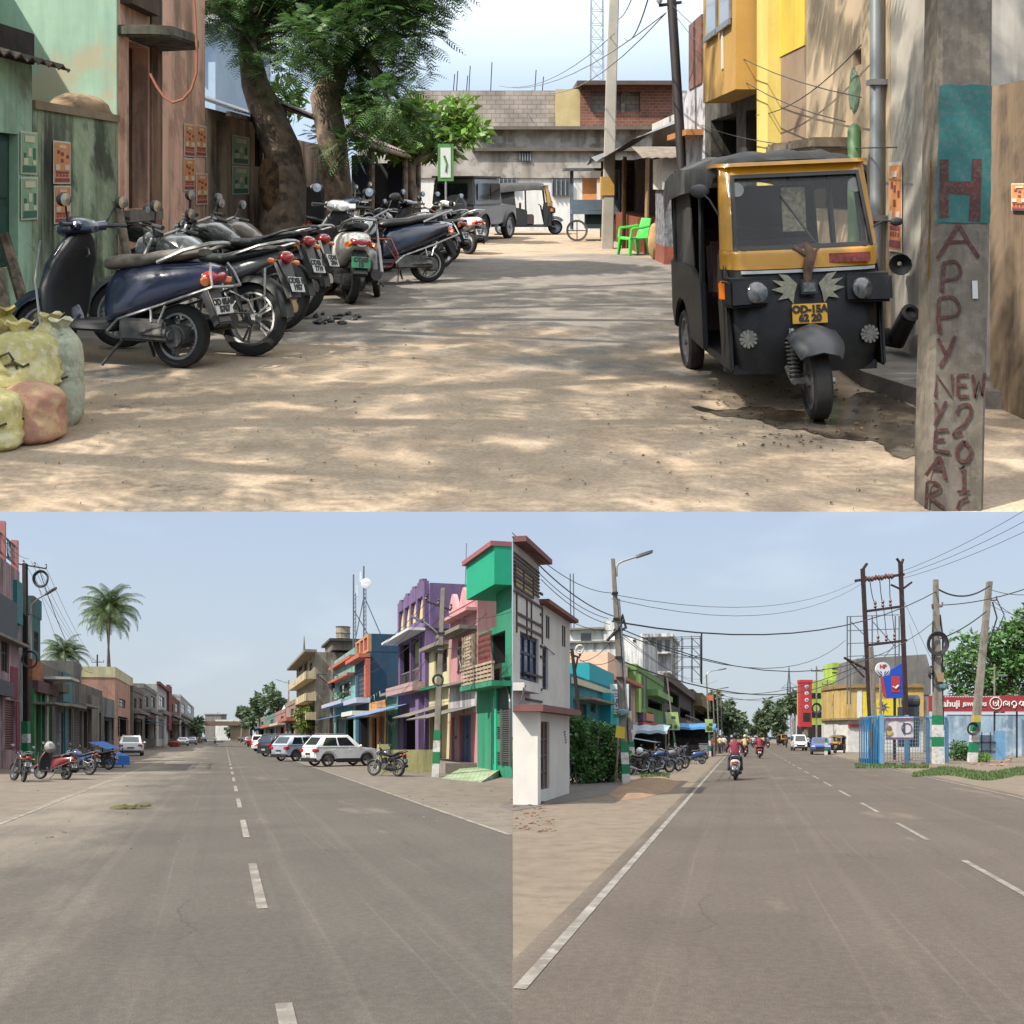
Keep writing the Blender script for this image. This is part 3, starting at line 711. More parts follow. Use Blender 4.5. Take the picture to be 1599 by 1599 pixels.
def blobs(c,rad,n,rg,k=.45):
    out=[]
    for _ in range(n):
        d=Vector((rg.gauss(0,1),rg.gauss(0,1),rg.gauss(0,1))).normalized()*rg.random()**.4
        r=k*rg.uniform(.6,1.2);out.append((Vector(c)+Vector((d.x*rad[0],d.y*rad[1],d.z*rad[2])),(rad[0]*r,rad[1]*r,rad[2]*r*.8)))
    return out
def palm(label,loc,h,crown_r,bend,seed,group=None,nf=24,place=LOW):
    rg=random.Random(seed);t=Thing('palm_tree',label,'palm tree',loc,0,group,place);b=Vector(bend)
    pts=[Vector((b.x*f*f,b.y*f*f,h*f))for f in [i/8 for i in range(9)]]
    m=MB();m.tube(pts,[.2*(1-.35*i/8)+(.06 if i==0 else 0)for i in range(9)],10);t.part('trunk',m,M('palm_bark',C('#7d6a5c',.7),.9,var=.3,sc=3),smooth=True)
    m=MB();top=pts[-1]
    for k in range(nf):
        a=2*PI*(k*.381966)+rg.uniform(-.2,.2);el=R(84)-R(100)*(k/nf)+rg.uniform(-.12,.12);L=crown_r*rg.uniform(.95,1.25)
        o=Vector((math.cos(a),math.sin(a),0));p=top.copy();ang=el;N=9;prev=p;sd=Vector((-o.y,o.x,0))
        for i in range(N):
            d=o*math.cos(ang)+Vector((0,0,math.sin(ang)));q=prev+d*L/N;w=crown_r*.27*math.sin(PI*min(1,.25+.68*(i+1)/N))
            m.add([prev-sd*.03,prev+sd*.03,q+sd*.02,q-sd*.02],[(0,1,2,3)])
            for s in (-1,1):
                for j in (0,.33,.66):
                    e=prev.lerp(q,j);tip=e+sd*s*w*.8+d*w*.4+Vector((0,0,-w*.55));m.add([e,e+d*L/N*.22,tip+d*.03,tip],[(0,1,2,3)])
            ang-=.08+.035*i;prev=q
    t.part('crown',m,M('palm_leaf',(.075,.115,.04),.5,var=0,island=.5,transl=.25))
    return t
# ================================================================== the shaded lane on the hill (upper picture)
T=TOP
ST=Street((0,1),T)
TS=1.0
CONC=M('concrete',C('#9a9288',.62),.9,var=.18,sc=3,bump=.5,bscale=40,stain=(C('#6b635a',.5),.35,5))
IRON=M('iron_pole',C('#3a3030',.6),.7,.3,var=.25,sc=4)
# ---- ground
def ground_mat():
    m=bpy.data.materials.new('lane_ground');m.use_nodes=True;nt=m.node_tree;N=nt.nodes;L=nt.links;b=N['Principled BSDF']
    tc=N.new('ShaderNodeTexCoord')
    def no(s,d=6,r=.62,v=None):
        n=N.new('ShaderNodeTexNoise');n.inputs['Scale'].default_value=s;n.inputs['Detail'].default_value=d;n.inputs['Roughness'].default_value=r
        L.new(v or tc.outputs['Object'],n.inputs['Vector']);return n.outputs['Fac']
    def rp(x,a,c,lo=0,hi=1):
        q=N.new('ShaderNodeMapRange');q.inputs[1].default_value=a;q.inputs[2].default_value=c;q.inputs[3].default_value=lo;q.inputs[4].default_value=hi
        L.new(x,q.inputs[0]);return q.outputs[0]
    def mx(f,a,c,bt='MIX'):
        q=N.new('ShaderNodeMix');q.data_type='RGBA';q.blend_type=bt
        if isinstance(f,float):q.inputs[0].default_value=f
        else:L.new(f,q.inputs[0])
        for i,v in ((6,a),(7,c)):
            if isinstance(v,tuple):q.inputs[i].default_value=(*v,1)
            else:L.new(v,q.inputs[i])
        return q.outputs[2]
    sep=N.new('ShaderNodeSeparateXYZ');L.new(tc.outputs['Object'],sep.inputs[0])
    sand=mx(rp(no(2.2),.3,.7),(.335,.255,.182),(.50,.395,.285))
    asph=mx(rp(no(3.1),.3,.7),(.17,.155,.14),(.27,.245,.215))
    # tarmac shows in the middle of the lane further up; the near end is covered with sand
    ad=N.new('ShaderNodeMath');ad.operation='ADD';L.new(rp(sep.outputs['Y'],7,11.5,-.1,.28),ad.inputs[0]);L.new(no(.55,5),ad.inputs[1])
    ad2=N.new('ShaderNodeMath');ad2.operation='ADD';L.new(ad.outputs[0],ad2.inputs[0]);L.new(rp(sep.outputs['Y'],19,24,0,-.5),ad2.inputs[1])
    c=mx(rp(ad2.outputs[0],.5,.64),sand,asph)
    c=mx(rp(no(40,3),.35,.7),c,mx(1.0,c,(.72,.7,.68),'MULTIPLY'))
    c=mx(rp(no(1.3,8,.7),.62,.7),c,(.13,.1,.075))
    L.new(c,b.inputs['Base Color']);b.inputs['Roughness'].default_value=.95;b.inputs['Specular IOR Level'].default_value=.2
    bp=N.new('ShaderNodeBump');bp.inputs['Strength'].default_value=.6;bp.inputs['Distance'].default_value=.03
    L.new(no(22,6,.7),bp.inputs['Height']);L.new(bp.outputs['Normal'],b.inputs['Normal'])
    return m
yN=T.h*F/(799-T.yh)
m=MB();m.quad((-30,yN,0),(16,yN,0),(16,34,0),(-30,34,0));struct('street',m,ground_mat(),T)
def cvp(p,n=5):
    out=[]
    for i in range(len(p)):
        q0,q1,q2,q3=[Vector((*p[(i+k)%len(p)],0))for k in (-1,0,1,2)]
        for j in range(n):f=j/n;q=.5*((2*q1)+(q2-q0)*f+(2*q0-5*q1+4*q2-q3)*f*f+(3*q1-q0-3*q2+q3)*f**3);out.append((q.x,q.y+1.2*math.sin(j*2.1+i*3.7)))
    return out
# wet patch by the front wheel of the auto rickshaw
rg=random.Random(3)
pts=[T.g(x_,y_,.004)for x_,y_ in cvp([(1075,633),(1130,640),(1180,634),(1240,641),(1290,634),(1350,612),(1400,622),(1440,650),(1440,700),(1410,716),(1385,705),(1370,690),(1300,684),(1255,672),(1215,668),(1180,655),(1120,648)])]
m=MB();m.poly(pts);struct('puddle',m,M('wet_mud',(.09,.07,.05),.18,var=.5,sc=5,spec=.6,stain=((.2,.16,.12),.7,3)),T)
m=MB();rgl=random.Random(5)
for i in range(170):
    px,py=rgl.uniform(1090,1440),rgl.uniform(596,700);p=T.g(px,py,.008);a=rgl.uniform(0,6.3);s=rgl.uniform(.008,.022)
    m.add([p+Vector((math.cos(a)*s,math.sin(a)*s,0)),p+Vector((-math.sin(a)*s*.5,math.cos(a)*s*.5,.006)),p-Vector((math.cos(a)*s,math.sin(a)*s,0)),p+Vector((math.sin(a)*s*.5,-math.cos(a)*s*.5,.01))],[(0,1,2,3)])
for i in range(260):
    px,py=rgl.uniform(60,1400),470+330*rgl.random();p=T.g(px,py,.006);a=rgl.uniform(0,6.3);s=rgl.uniform(.004,.014)
    m.add([p+Vector((math.cos(a)*s,math.sin(a)*s,0)),p+Vector((-math.sin(a)*s*.5,math.cos(a)*s*.5,.006)),p-Vector((math.cos(a)*s,math.sin(a)*s,0)),p+Vector((math.sin(a)*s*.5,-math.cos(a)*s*.5,.01))],[(0,1,2,3)])
solo('leaf_litter','dry fallen leaves and grit scattered over the sandy lane','leaf litter',m,M('dry_leaf',C('#8a6a44',.6),.9,var=.3,island=.5),place=T,kind='stuff')
m=MB();rgl=random.Random(8)
for i in range(16):
    p=T.g(rgl.uniform(492,560),rgl.uniform(488,504),.02);m.ell(p,(rgl.uniform(.02,.06),rgl.uniform(.02,.05),rgl.uniform(.015,.03)),7,5,jit=.3,rg=rgl)
solo('rubble_scrap','dark scraps lying on the sand in front of the white scooter','scraps',m,BLK,place=T,kind='stuff')

# ---- left side buildings
GREENW=M('weathered_green',C('#a8c8aa',1.15),.9,var=.2,sc=1.2,streak=(C('#3c4038',.8),.7),stain=(C('#8d8468',.6),.6,1.4),bump=.3)
MINT=M('mint_wall',C('#b8dcc4',.85),.9,var=.1,sc=.9,streak=(C('#7fa89a',.7),.5),stain=(C('#d8c6a6',.75),.8,.75),bump=.25)
TERRA=M('terracotta_wall',C('#e0b09a',1.3),.9,var=.1,sc=1.1,streak=(C('#4a3c34',.6),.8),stain=(C('#a08068',.9),.5,1.5),bump=.25)
MOSSW=M('mossy_wall',C('#a2b091',1.15),.95,var=.3,sc=1.3,streak=(C('#20211d',.7),1.0),stain=(C('#33352c',.8),.75,1.0),bump=.5)
BROWNW=M('brown_plaster',C('#b09a84',1.15),.95,var=.25,sc=1.2,streak=(C('#3a2f29',.6),.9),stain=(C('#b09c84',.6),.5,2),bump=.5)
b=Bld(ST,-5.0,-160,50,102,'house','weathered green house with a dark green door at the left end of the lane','house',GREENW,depth=6,yref=50)
b.op('door',-60,28,200,430,M('green_door',C('#1f5a4a',.6),.6,var=.25,sc=3),rev=.12)
b.slab('stone_parapet',-160,48,60,100,.04,M('dark_stone',C('#4a3f36',.55),.95,var=.4,sc=4,bump=.8),inn=.5,raw=(b.u0,b.u1-.03,b.h+.002,b.h+.32))
m=MB();u0,u1=b.u0,b.st.u(50,-5.0)
for k in range(44):
    a,c=u0+(u1+.15-u0)*k/44,u0+(u1+.15-u0)*(k+1)/44;wa,wb=.03*math.sin(k*1.57),.03*math.sin((k+1)*1.57)
    m.quad(b.P(a,.1,b.h+.09+wa),b.P(c,.1,b.h+.09+wb),b.P(c,-.33,b.h-.02+wb),b.P(a,-.33,b.h-.02+wa));m.quad(b.P(a,-.33,b.h-.02+wa),b.P(c,-.33,b.h-.02+wb),b.P(c,-.33,b.h-.04+wb),b.P(a,-.33,b.h-.04+wa))
b.t.part('corrugated_eave',m,M('rusty_sheet',C('#6a5a4c',.6),.8,.2,var=.4,sc=6))
m=MB();m.box(b.P(ST.u(-800,-7),0,0).x,b.P(12.1,0,0).x,2.0,6,b.h+.4,5.05);b.t.part('upper_storey',m,GREENW)  # unseen upper storey, added to cast the slanting shade on the mint wall
gh=b;b.finish()
b=Bld(ST,-5.0,50.5,184,165,'compound_wall','low moss streaked compound wall between green house and terracotta house','wall',MOSSW,depth=.3)
b.slab('coping',50.5,184,158,166,.03,M('coping_plaster',C('#b9a284',.65),.9,var=.2),raw=(b.u0+.01,b.u1-.01,b.h-.03,b.h+.06),inn=.34)
m=MB();m.ell(b.P(b.u1-.35,.35,b.h+.08),(.5,.35,.22),14,8,jit=.06,rg=rg);b.t.part('rubble_heap',m,M('sandy_heap',C('#c0a07e',.65),.95,var=.25,sc=6,bump=.6),smooth=True)
cw=b;b.finish()
b=Bld(ST,-5.0,185,320,-150,'house','terracotta house with mint side wall and tall narrow doorway under a sunshade','house',TERRA,depth=9)
m=MB();b.bx(m,b.u0-.05,b.u0-.003,.004,9,0,b.h);b.t.part('side_wall',m,MINT)
o=b.op('door',196,231,62,327,M('brown_door',C('#5a3a2c',.55),.7,var=.25,sc=3),rev=.3)
b.slab('door_frame',187,195.5,56,330,.05,TERRA,raw=(o[0]-.16,o[0]-.02,o[2]-.1,o[3]+.05));b.slab('door_sill',0,0,0,0,.14,CONC,raw=(o[0]-.2,o[1]+.2,o[2]-.16,o[2]-.01))
m=MB();zt=b.st.z(185,47,-5.0);pl=[(b.u0-.02,.1),(b.u0-.02,-.45),(b.u0+.1,-.66),(b.u0+.7,-.74),(b.u0+1.3,-.6),(b.u0+1.5,.1)]
q=[b.P(u,t,0)for u,t in pl];m.prism([(p.x,p.y)for p in q],zt-.07,zt+.07,'z');b.t.part('sunshade',m,M('sunshade_concrete',C('#8f8a78',.6),.9,var=.3,sc=3,streak=(C('#33342c',.7),.8)),bevel=.02)
b.slab('brick_box',186,240,-60,36,.16,M('brown_box',C('#7a6350',.55),.9,var=.3,sc=3),raw=(b.u0+.05,b.u0+1.0,zt+.35,zt+1.3))
m=MB();m.box(*(lambda a,c:(min(a.x,c.x),max(a.x,c.x),-.03,.01))(b.P(b.u0+1.05,0,0),b.P(b.u0+1.45,0,0)),0,b.h-.2);b.t.part('pilaster',m,M('streaked_pilaster',C('#aa8268',.85),.9,var=.2,sc=2,streak=(C('#3a332d',.6),1.0)))
th=b;b.finish()
pp=[T.w(px,py,12.3)for px,py in ((270,-30),(274,20),(277,80),(276,115),(268,140),(255,155),(240,160),(226,152),(214,135),(204,115))]
m=MB();m.tube([p+Vector((.25,0,0))for p in pp],.018,6);solo('water_hose','orange hose looping down the front of the terracotta house','hose',m,M('orange_hose',C('#c46a45',.6),.5,var=.05),place=T,smooth=True)
b=Bld(ST,-5.0,321.5,418,168,'house','low brown plaster house with a dark doorway and a poster beside the tree','house',BROWNW,depth=6)
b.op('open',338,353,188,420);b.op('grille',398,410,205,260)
m=MB()
for k in range(40):
    a,c=b.u0+(b.u1-b.u0)*k/40,b.u0+(b.u1-b.u0)*(k+1)/40;wa,wb=.03*(k%2),.03*((k+1)%2)
    m.quad(b.P(a,3,b.h+1.15+wa),b.P(c,3,b.h+1.15+wb),b.P(c,-.45,b.h-.05+wb),b.P(a,-.45,b.h-.05+wa))
b.t.part('tin_roof',m,M('tin_grey',C('#8b96a3',.62),.45,.5,var=.25,sc=2));m=MB();b.bx(m,b.u0,b.u1,-.4,-.33,b.h-.14,b.h-.06);b.t.part('eave_beam',m,BARK)
bh=b;b.finish()
b=Bld(ST,-5.0,418.5,520,208,'compound_wall','tall brown compound wall running behind the two tree trunks','wall',BROWNW,depth=.3);b.finish()
m=MB();hb=Thing('house','pale blue house with a grey window seen over the tin roof','house',(-9.2,22,0),0,None,T)
m.box(-3,2.4,0,5,0,5.2);hb.part('wall',m,M('blue_white',C('#b8cfe6',.75),.85,var=.1,sc=1));m=MB();m.box(.9,2.1,-.05,0.02,3.95,4.6);wd=hb.part('window',m,glass_mat('window_grey',C('#59626b',.5),.4));m=MB()
for k in range(6):m.box(.9+.235*k,.93+.235*k,-.08,-.055,3.95,4.6)
hb.part('bars',m,STEEL,wd);m=MB();m.box(-3.2,2.6,-.3,5.2,5.2,5.4);hb.part('roof',m,M('white_slab',C('#d9dde0',.75),.8,var=.08));m=MB();m.box(-3,2.4,.3,5,5.41,7);hb.part('terrace_wall',m,M('orange_brick_wall',C('#c98a6a',.6),.85,var=.2))

# ---- posters pasted on the walls
def poster(b,px0,px1,py0,py1,style,label,group=None,t=-.012):
    u0,u1,z0,z1=b.uz(px0,px1,py0,py1);w=u1-u0;h=z1-z0
    base={'orange':M('poster_orange',C('#e59a5e',1.0),.7,var=.15,sc=6),'green':M('poster_green',C('#98bd94',1.0),.7,var=.15,sc=6)}[style]
    ax=-b.st.d if b.side>0 else b.st.d
    tt=Thing('poster',label,'poster',b.st.pt(u0 if b.side<0 else u1,b.V-b.side*(.004),z0),math.atan2(ax.y,ax.x),group,b.st.place)
    def bx(mb,a,c,d,e,k):return mb.box(a*w,c*w,t-.003*k,t-.003*k+.002,d*h,e*h)
    m=MB();bx(m,0,1,0,1,0);tt.part('sheet',m,M('poster_paper',C('#dcd6c8',.95),.8,var=.1,sc=5))
    m=MB();bx(m,.05,.95,.03,.96,1);p=tt.part('print',m,base)
    m=MB()
    if style=='orange':
        bx(m,.08,.92,.05,.13,2);bx(m,.12,.88,.24,.29,2)
        for k in range(4):bx(m,.14+.19*k,.26+.19*k,.17,.22,2)
        for (a,d)in ((.4,.5),(.42,.66),(.2,.7),(.72,.6)):bx(m,a,a+.16,d,d+.08,2)
        tt.part('print_mark',m,M('poster_maroon',C('#a0505c',.8),.8,var=.1),p)
        m=MB();bx(m,.1,.35,.32,.45,3);bx(m,.62,.9,.32,.45,3);bx(m,.3,.7,.83,.9,3);tt.part('print_patch',m,M('poster_pale',C('#e9d2be',.95),.8,var=.1),p)
    else:
        bx(m,.1,.9,.05,.2,2);bx(m,.15,.3,.3,.5,2);bx(m,.72,.86,.35,.62,2)
        tt.part('print_mark',m,M('poster_darkgreen',C('#4f8268',.8),.8,var=.1),p)
        m=MB();bx(m,.14,.4,.22,.38,3);bx(m,.68,.88,.22,.33,3);bx(m,.4,.6,.42,.62,3);bx(m,.2,.8,.75,.9,3);tt.part('print_patch',m,M('poster_cream',C('#e6dcbe',.95),.8,var=.1),p)
poster(gh,30,56,204,272,'green','upper green and cream poster beside the dark green door')
poster(gh,30.5,57,276,344,'green','lower green and cream poster beside the dark green door')
poster(cw,81,108,219,287,'orange','upper orange poster on the mossy compound wall')
poster(cw,82,108.5,290,350,'orange','lower orange poster on the mossy compound wall')
poster(th,286,303,192,244,'orange','top left of four orange posters on the terracotta house');poster(th,304,321,194,244,'orange','top right of four orange posters on the terracotta house')
poster(th,285,303,246,298,'orange','lower left of four orange posters on the terracotta house');poster(th,304.5,323,270,320,'orange','lowest of four orange posters, at the corner of the terracotta house')
poster(bh,361,388,210,256,'green','upper pale green poster on the brown plaster house');poster(bh,361,388,258,304,'green','lower pale green poster on the brown plaster house')

# ---- trees
def tw(px,py,y,r):return (T.w(px,py,y),r/F*y)
B1=T.w(424,292,17);B1.z=0
rel=lambda lst,base:[(p-base,r)for p,r in lst]
tr1=rel([(Vector((B1.x+.18,17,-.1)),.5),tw(440,400,17,40),tw(442,340,17,35),tw(446,285,17,32),tw(441,235,17,29),tw(418,180,17,26),tw(398,130,17,21),tw(390,85,17,17),tw(386,40,17,14)],B1)
def cl(lst,y,dy=.9):return [(T.w(px,py,y+ddy),(r/F*y,r/F*y*dy,r/F*y*.75))for px,py,r,ddy in lst]
cr1=[(c-B1,r)for c,r in cl([(395,20,70,0),(335,8,50,-.6),(440,50,60,.4),(400,80,42,-.5),(450,-40,110,0),(340,-60,80,.3),(300,-5,35,-.4),(470,110,45,.8),(225,-12,30,-1.0),(255,-20,40,-.8),(640,-60,100,-1.2),(425,115,28,-.8),(365,40,40,.6)],17)]
tree('older leaning tree with a scarred thick trunk and feathery leaves beside the wall',B1,tr1,cr1,3900,.29,LEAF_D,T,'trees shading the lane','frond',2)
B2=T.w(530,292,16.3);B2.z=0
tr2=rel([(Vector((B2.x,16.3,-.1)),.36),tw(531,350,16.3,25),tw(528,300,16.3,22),tw(522,245,16.3,22),tw(515,195,16.3,23),tw(508,155,16.3,24),tw(528,105,16.3,17),tw(556,55,16.3,12)],B2)
cr2=[(c-B2,r)for c,r in cl([(540,40,80,0),(610,30,75,-.8),(655,55,40,-.4),(560,110,65,0),(610,165,55,-1),(570,180,50,.2),(650,190,40,-.6),(520,90,50,.8),(545,225,35,-.5),(505,215,32,.6),(645,110,35,.4),(560,-60,120,0),(650,-20,60,.5),(668,14,32,0),(490,60,55,-1),(600,95,50,.6),(470,10,60,1)],16.3)]
tree('darker feathery tree with an upright forked trunk behind the white scooter',B2,tr2,cr2,5200,.28,LEAF_D,T,'trees shading the lane','frond',4)
m=MB();m.ell(tr1[3][0]+Vector((-.2,-.3,-.02)),(.2,.12,.5),12,10,jit=.08,rg=rg);solo('tree_scar','pale rotten hollow in the bark of the leaning tree','tree scar',m,M('rotten_wood',C('#8a6a4a',.65),.95,var=.45,sc=7,bump=.8,stain=(C('#3a2a1e',.6),.8,5)),B1,place=T,smooth=True)
B3=T.w(640,292,25);B3.z=0
cr3=[(c-B3,r)for c,r in cl([(600,195,45,0),(650,190,45,.3),(700,190,40,0),(735,205,28,-.3),(680,225,40,.5),(560,165,30,.3),(720,165,22,0),(445,150,30,1),(460,175,20,1),(625,225,35,0),(580,215,30,0)],25)]
tree('bright green frangipani tree spreading over the roof of the tin stall',B3,rel([(B3,.14),(T.w(650,330,25),.13),(T.w(642,280,25),.11),(T.w(640,255,25),.09)],B3),cr3,3800,.3,LEAF_Y,T,None,'leaf',5,limbs=[cr3[k]for k in (0,2,3,5,10)],asp=.34)
# trees outside the view on the left whose crowns shade the sandy lane
for k,(bx_,by_,cs,lab,sd)in enumerate(((-9.5,4.2,[((-6.2,3.6,7.2),(1.7,1.6,.8)),((-4.0,4.8,7.6),(1.7,1.5,.8)),((-4.4,2.2,7.4),(1.9,1.2,.8)),((-7.6,5.3,7.2),(1.6,1.6,.8)),((-2.2,3.4,7.6),(1.6,1.6,.7)),((-1.0,5.2,8.2),(1.5,1.4,.7))],'roadside tree whose crown shades the near end of the lane',11),(-9.0,9.5,[((-5.2,7.4,7.0),(1.6,1.5,.8)),((-3.2,6.6,7.4),(1.4,1.4,.7)),((-2.4,9.4,8.2),(1.5,1.6,.7)),((-4.6,10.4,7.8),(1.6,1.6,.8)),((-1.8,12.4,9.2),(1.5,1.6,.7)),((-7.2,8.6,7.2),(1.7,1.7,.9)),((-.2,7.6,8.4),(1.3,1.3,.6))],'roadside tree whose crown shades the parked motorcycles',12))):
    bb=Vector((bx_,by_,0));crr=[(Vector(c)-bb,r)for c,r in cs]
    tree(lab,bb,[(Vector((0,0,0)),.4),(Vector((.2,0,2.5)),.32),(Vector((.6,0,5)),.25)],crr,1050,.5,LEAF_D,T,'trees shading the lane','frond',sd)

# ---- tin stall, sign, far end
t=Thing('market_stall','open stall with a sloping tin roof on dark posts beyond the trees','stall',(-3.65,17.2,0),0,None,T)
m=MB()
for k in range(50):
    a,c=11.3*k/50,11.3*(k+1)/50;wa,wb=.03*(k%2),.03*((k+1)%2);m.quad((-.6,a,3.05+wa),(-.6,c,3.05+wb),(1.0,c,2.35+wb),(1.0,a,2.35+wa));m.quad((-.6,a,3.02+wa),(-.6,c,3.02+wb),(1.0,c,2.32+wb),(1.0,a,2.32+wa))
t.part('roof',m,M('pink_tin',C('#b09088',.62),.7,.1,var=.25,sc=2))
m=MB();m.tube([(1.0,-.1,2.28),(1.0,11.4,2.28)],.05,6);m.tube([(-.6,-.1,2.98),(-.6,11.4,2.98)],.05,6);t.part('beam',m,BARK)
for (x,y)in ((.9,1.5),(.9,7.5),(.9,9.5),(.9,11),(-.5,.2),(-.5,11)):m=MB();m.tube([(x,y,0),(x,y,2.35 if x>0 else 2.95)],.07,8);t.part('post',m,BARK,smooth=True)
m=MB();m.box(-.55,-.5,1.3,11,0,1.5);m.box(-.4,.85,11,11.05,0,2.2);t.part('back_panel',m,M('dark_board',(.03,.028,.027),.9,var=.4,sc=2))
m=MB();m.box(-.3,.8,3.2,5.6,.0,.85);t.part('counter',m,M('stall_counter',C('#5f6c74',.5),.7,var=.2,sc=2),bevel=.01)
for (x,y,w_)in ((.1,4.0,.5),(.3,8.6,.6)):m=MB();m.box(x,x+w_,y,y+.03,1.35,2.2);solo('hanging_cloth','dark cloth hanging under the front beam of the tin stall' if y<5 else 'dark cloth hanging deeper inside the tin stall','cloth',m,M('navy_cloth',(.02,.025,.045),.9,var=.2),(-3.65,17.2,0),place=T)
t=Thing('signboard','upright white signboard with a green frame by the parked jeep','sign',T.g(696,384),0,None,T)
m=MB();m.tube([(0,0,0),(0,0,1.7)],.03,6);t.part('post',m,STEEL);m=MB();m.box(-.2,.2,-.03,.03,1.65,2.6);p=t.part('panel',m,M('sign_green',C('#4c9a3e',.6),.6,var=.08));m=MB();m.box(-.13,.13,-.04,-.033,1.74,2.5);t.part('face',m,M('sign_white',C('#d8dcd2',.8),.6,var=.08),p)
m=MB();m.tube([(0,-.045,1.9),(.03,-.045,2.1),(-.04,-.045,2.3)],.025,5);t.part('emblem',m,M('sign_green'and 'sign_green',(0,0,0)),p)
YB=33.0
t=Thing('building','long unfinished grey plaster building closing the far end of the lane','building',(1.6,YB,0),0,None,T)
def bw(px):return (px-CX)/F*YB-1.6
def bz(py):return 1.5+(292-py)/F*YB
m=MB();m.box(bw(560),bw(1075),0,6,0,bz(278));t.part('wall',m,M('whitewash',C('#e8e6e2',.85),.85,var=.08,sc=.8,streak=(C('#a59a8c',.7),.5)))
m=MB();m.box(bw(560)-.02,bw(1075),-.06,6.02,bz(278)+.002,bz(200));t.part('plaster_band',m,M('grey_plaster',C('#b8aea3',.68),.9,var=.15,sc=.8,streak=(C('#6e645b',.6),.8),stain=(C('#d2ccc2',.7),.6,1.2)))
m=MB();m.box(bw(690)-1.2,bw(1075),.3,6,bz(200)+.002,bz(140));t.part('upper_wall',m,brick_mat('block_wall',C('#c4b7aa',.68),C('#b5a89c',.66),C('#9a8e84',.62),1.6))
m=MB();m.box(bw(737),bw(1075),-.35,.25,bz(203),bz(198));m.box(bw(737),bw(1075),-.2,-.065,bz(236),bz(231));t.part('ledge',m,M('ledge_dark',C('#7d7268',.6),.9,var=.2,sc=2))
for (a,c,d,e)in ((812,828,251,236),(862,890,305,280),(780,806,296,279)):
    m=MB();m.box(bw(a),bw(c),-.09,-.01 if d<278 else .05,bz(d),bz(e));w_=t.part('window',m,M('window_slate',C('#5c6468',.4),.5,var=.2));m=MB()
    for k in range(5):xx=bw(a)+(bw(c)-bw(a))*k/4;m.box(xx-.015,xx+.015,-.13,-.092,bz(d),bz(e))
    t.part('bars',m,STEEL,w_)
for px in (705,710,726,730,765,836,848):m=MB();h_=rg.uniform(.5,1.3);m.tube([(bw(px),1,bz(140)),(bw(px)+.05,1,bz(140)+h_)],.018,5);t.part('rebar',m,IRON)
t=Thing('building','red brick rooftop room with open dark front above the grey building','building',(1.6,YB,bz(198)),0,None,T)
z0=bz(198);h0=bz(134)-z0;REDB=brick_mat('red_brick',C('#a5644a',.6),C('#8f5340',.55),C('#9a8a7a',.6),2.4)
m=MB();m.box(bw(868),bw(906),.1,3,.003,h0-.1);t.part('side_wall',m,M('yellow_plaster',C('#d9c48c',.7),.85,var=.12))
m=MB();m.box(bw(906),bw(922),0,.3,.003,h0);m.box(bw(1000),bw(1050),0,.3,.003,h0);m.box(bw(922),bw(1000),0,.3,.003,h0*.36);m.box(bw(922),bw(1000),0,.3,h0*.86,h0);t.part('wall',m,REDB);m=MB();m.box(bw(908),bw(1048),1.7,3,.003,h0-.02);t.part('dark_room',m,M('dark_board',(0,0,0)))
m=MB();m.box(bw(900),bw(1056),-.4,3.2,h0+.002,h0+.14);t.part('roof',m,M('roof_slab',C('#6e5a50',.6),.9,var=.25))
m=MB();m.box(bw(970),bw(976),.05,.25,h0*.36,h0*.86);t.part('post',m,BARK)
t=Thing('lattice_mast','pale telecom lattice tower rising behind the far buildings','tower',(6.0,68,0),0,None,T)
m=MB();H_=24
for (x,y)in ((-.5,-.5),(.5,-.5),(.5,.5),(-.5,.5)):m.tube([(x,y,0),(x*.7,y*.7,H_)],.05,4)
for k in range(24):
    f=1-.3*k/24;g=1-.3*(k+1)/24;zz=H_*k/24;z2=H_*(k+1)/24
    for (x,y,x2,y2)in ((-.5,-.5,.5,-.5),(.5,-.5,.5,.5),(.5,.5,-.5,.5),(-.5,.5,-.5,-.5)):m.tube([(x*f,y*f,zz),(x2*g,y2*g,z2)],.03,4,False);m.tube([(x*f,y*f,zz),(x2*f,y2*f,zz)],.03,4,False)
t.part('lattice',m,M('pale_steel',C('#aab4bd',.8),.5,.2,var=.05))
m=MB();m.box(-.2,.2,-.6,-.5,16.5,19);t.part('antenna',m,M('antenna_white',C('#dfe3e6',.8),.5,var=.05))

# ---- right side
t=Thing('utility_pole','slim pale concrete pole in the middle distance of the shaded lane','utility pole',T.g(948,388),0,None,T)
m=MB();m.loft([[Vector((x*w_+dx,y*w_,z))for x,y in ((-1,-1),(1,-1),(1,1),(-1,1))]for z,w_,dx in ((-.1,.14,0),(4,.125,.1),(8,.1,.24))]);t.part('shaft',m,M('pale_concrete',C('#c5bdae',.7),.9,var=.12,sc=2),bevel=.02)
m=MB();m.box(-.16,.16,-.155,.16,1.3,1.75);t.part('painted_band',m,M('yellow_band',C('#d8a850',.7),.7,var=.15))
t=Thing('utility_pole','dark rusty iron pole leaning beside the parked auto rickshaw','utility pole',T.g(1073,424),0,None,T)
m=MB();m.tube([(0,0,-.1),(-.13,0,2.5),(-.3,0,5.2)],.085,10);t.part('shaft',m,IRON,smooth=True);m=MB();m.tube([(-.5,0,4.72),(-.1,0,4.78)],.03,6);t.part('bracket',m,IRON)
m=MB();m.lathe((-.5,-.05,4.8),(0,0,1),[(.03,-.06),(.06,0),(.03,.05),(.05,.08)],10,True);t.part('insulator',m,M('porcelain',C('#d9d6cf',.8),.2,coat=.5),smooth=True)
def hp(px,py,y):return T.w(px,py,y)
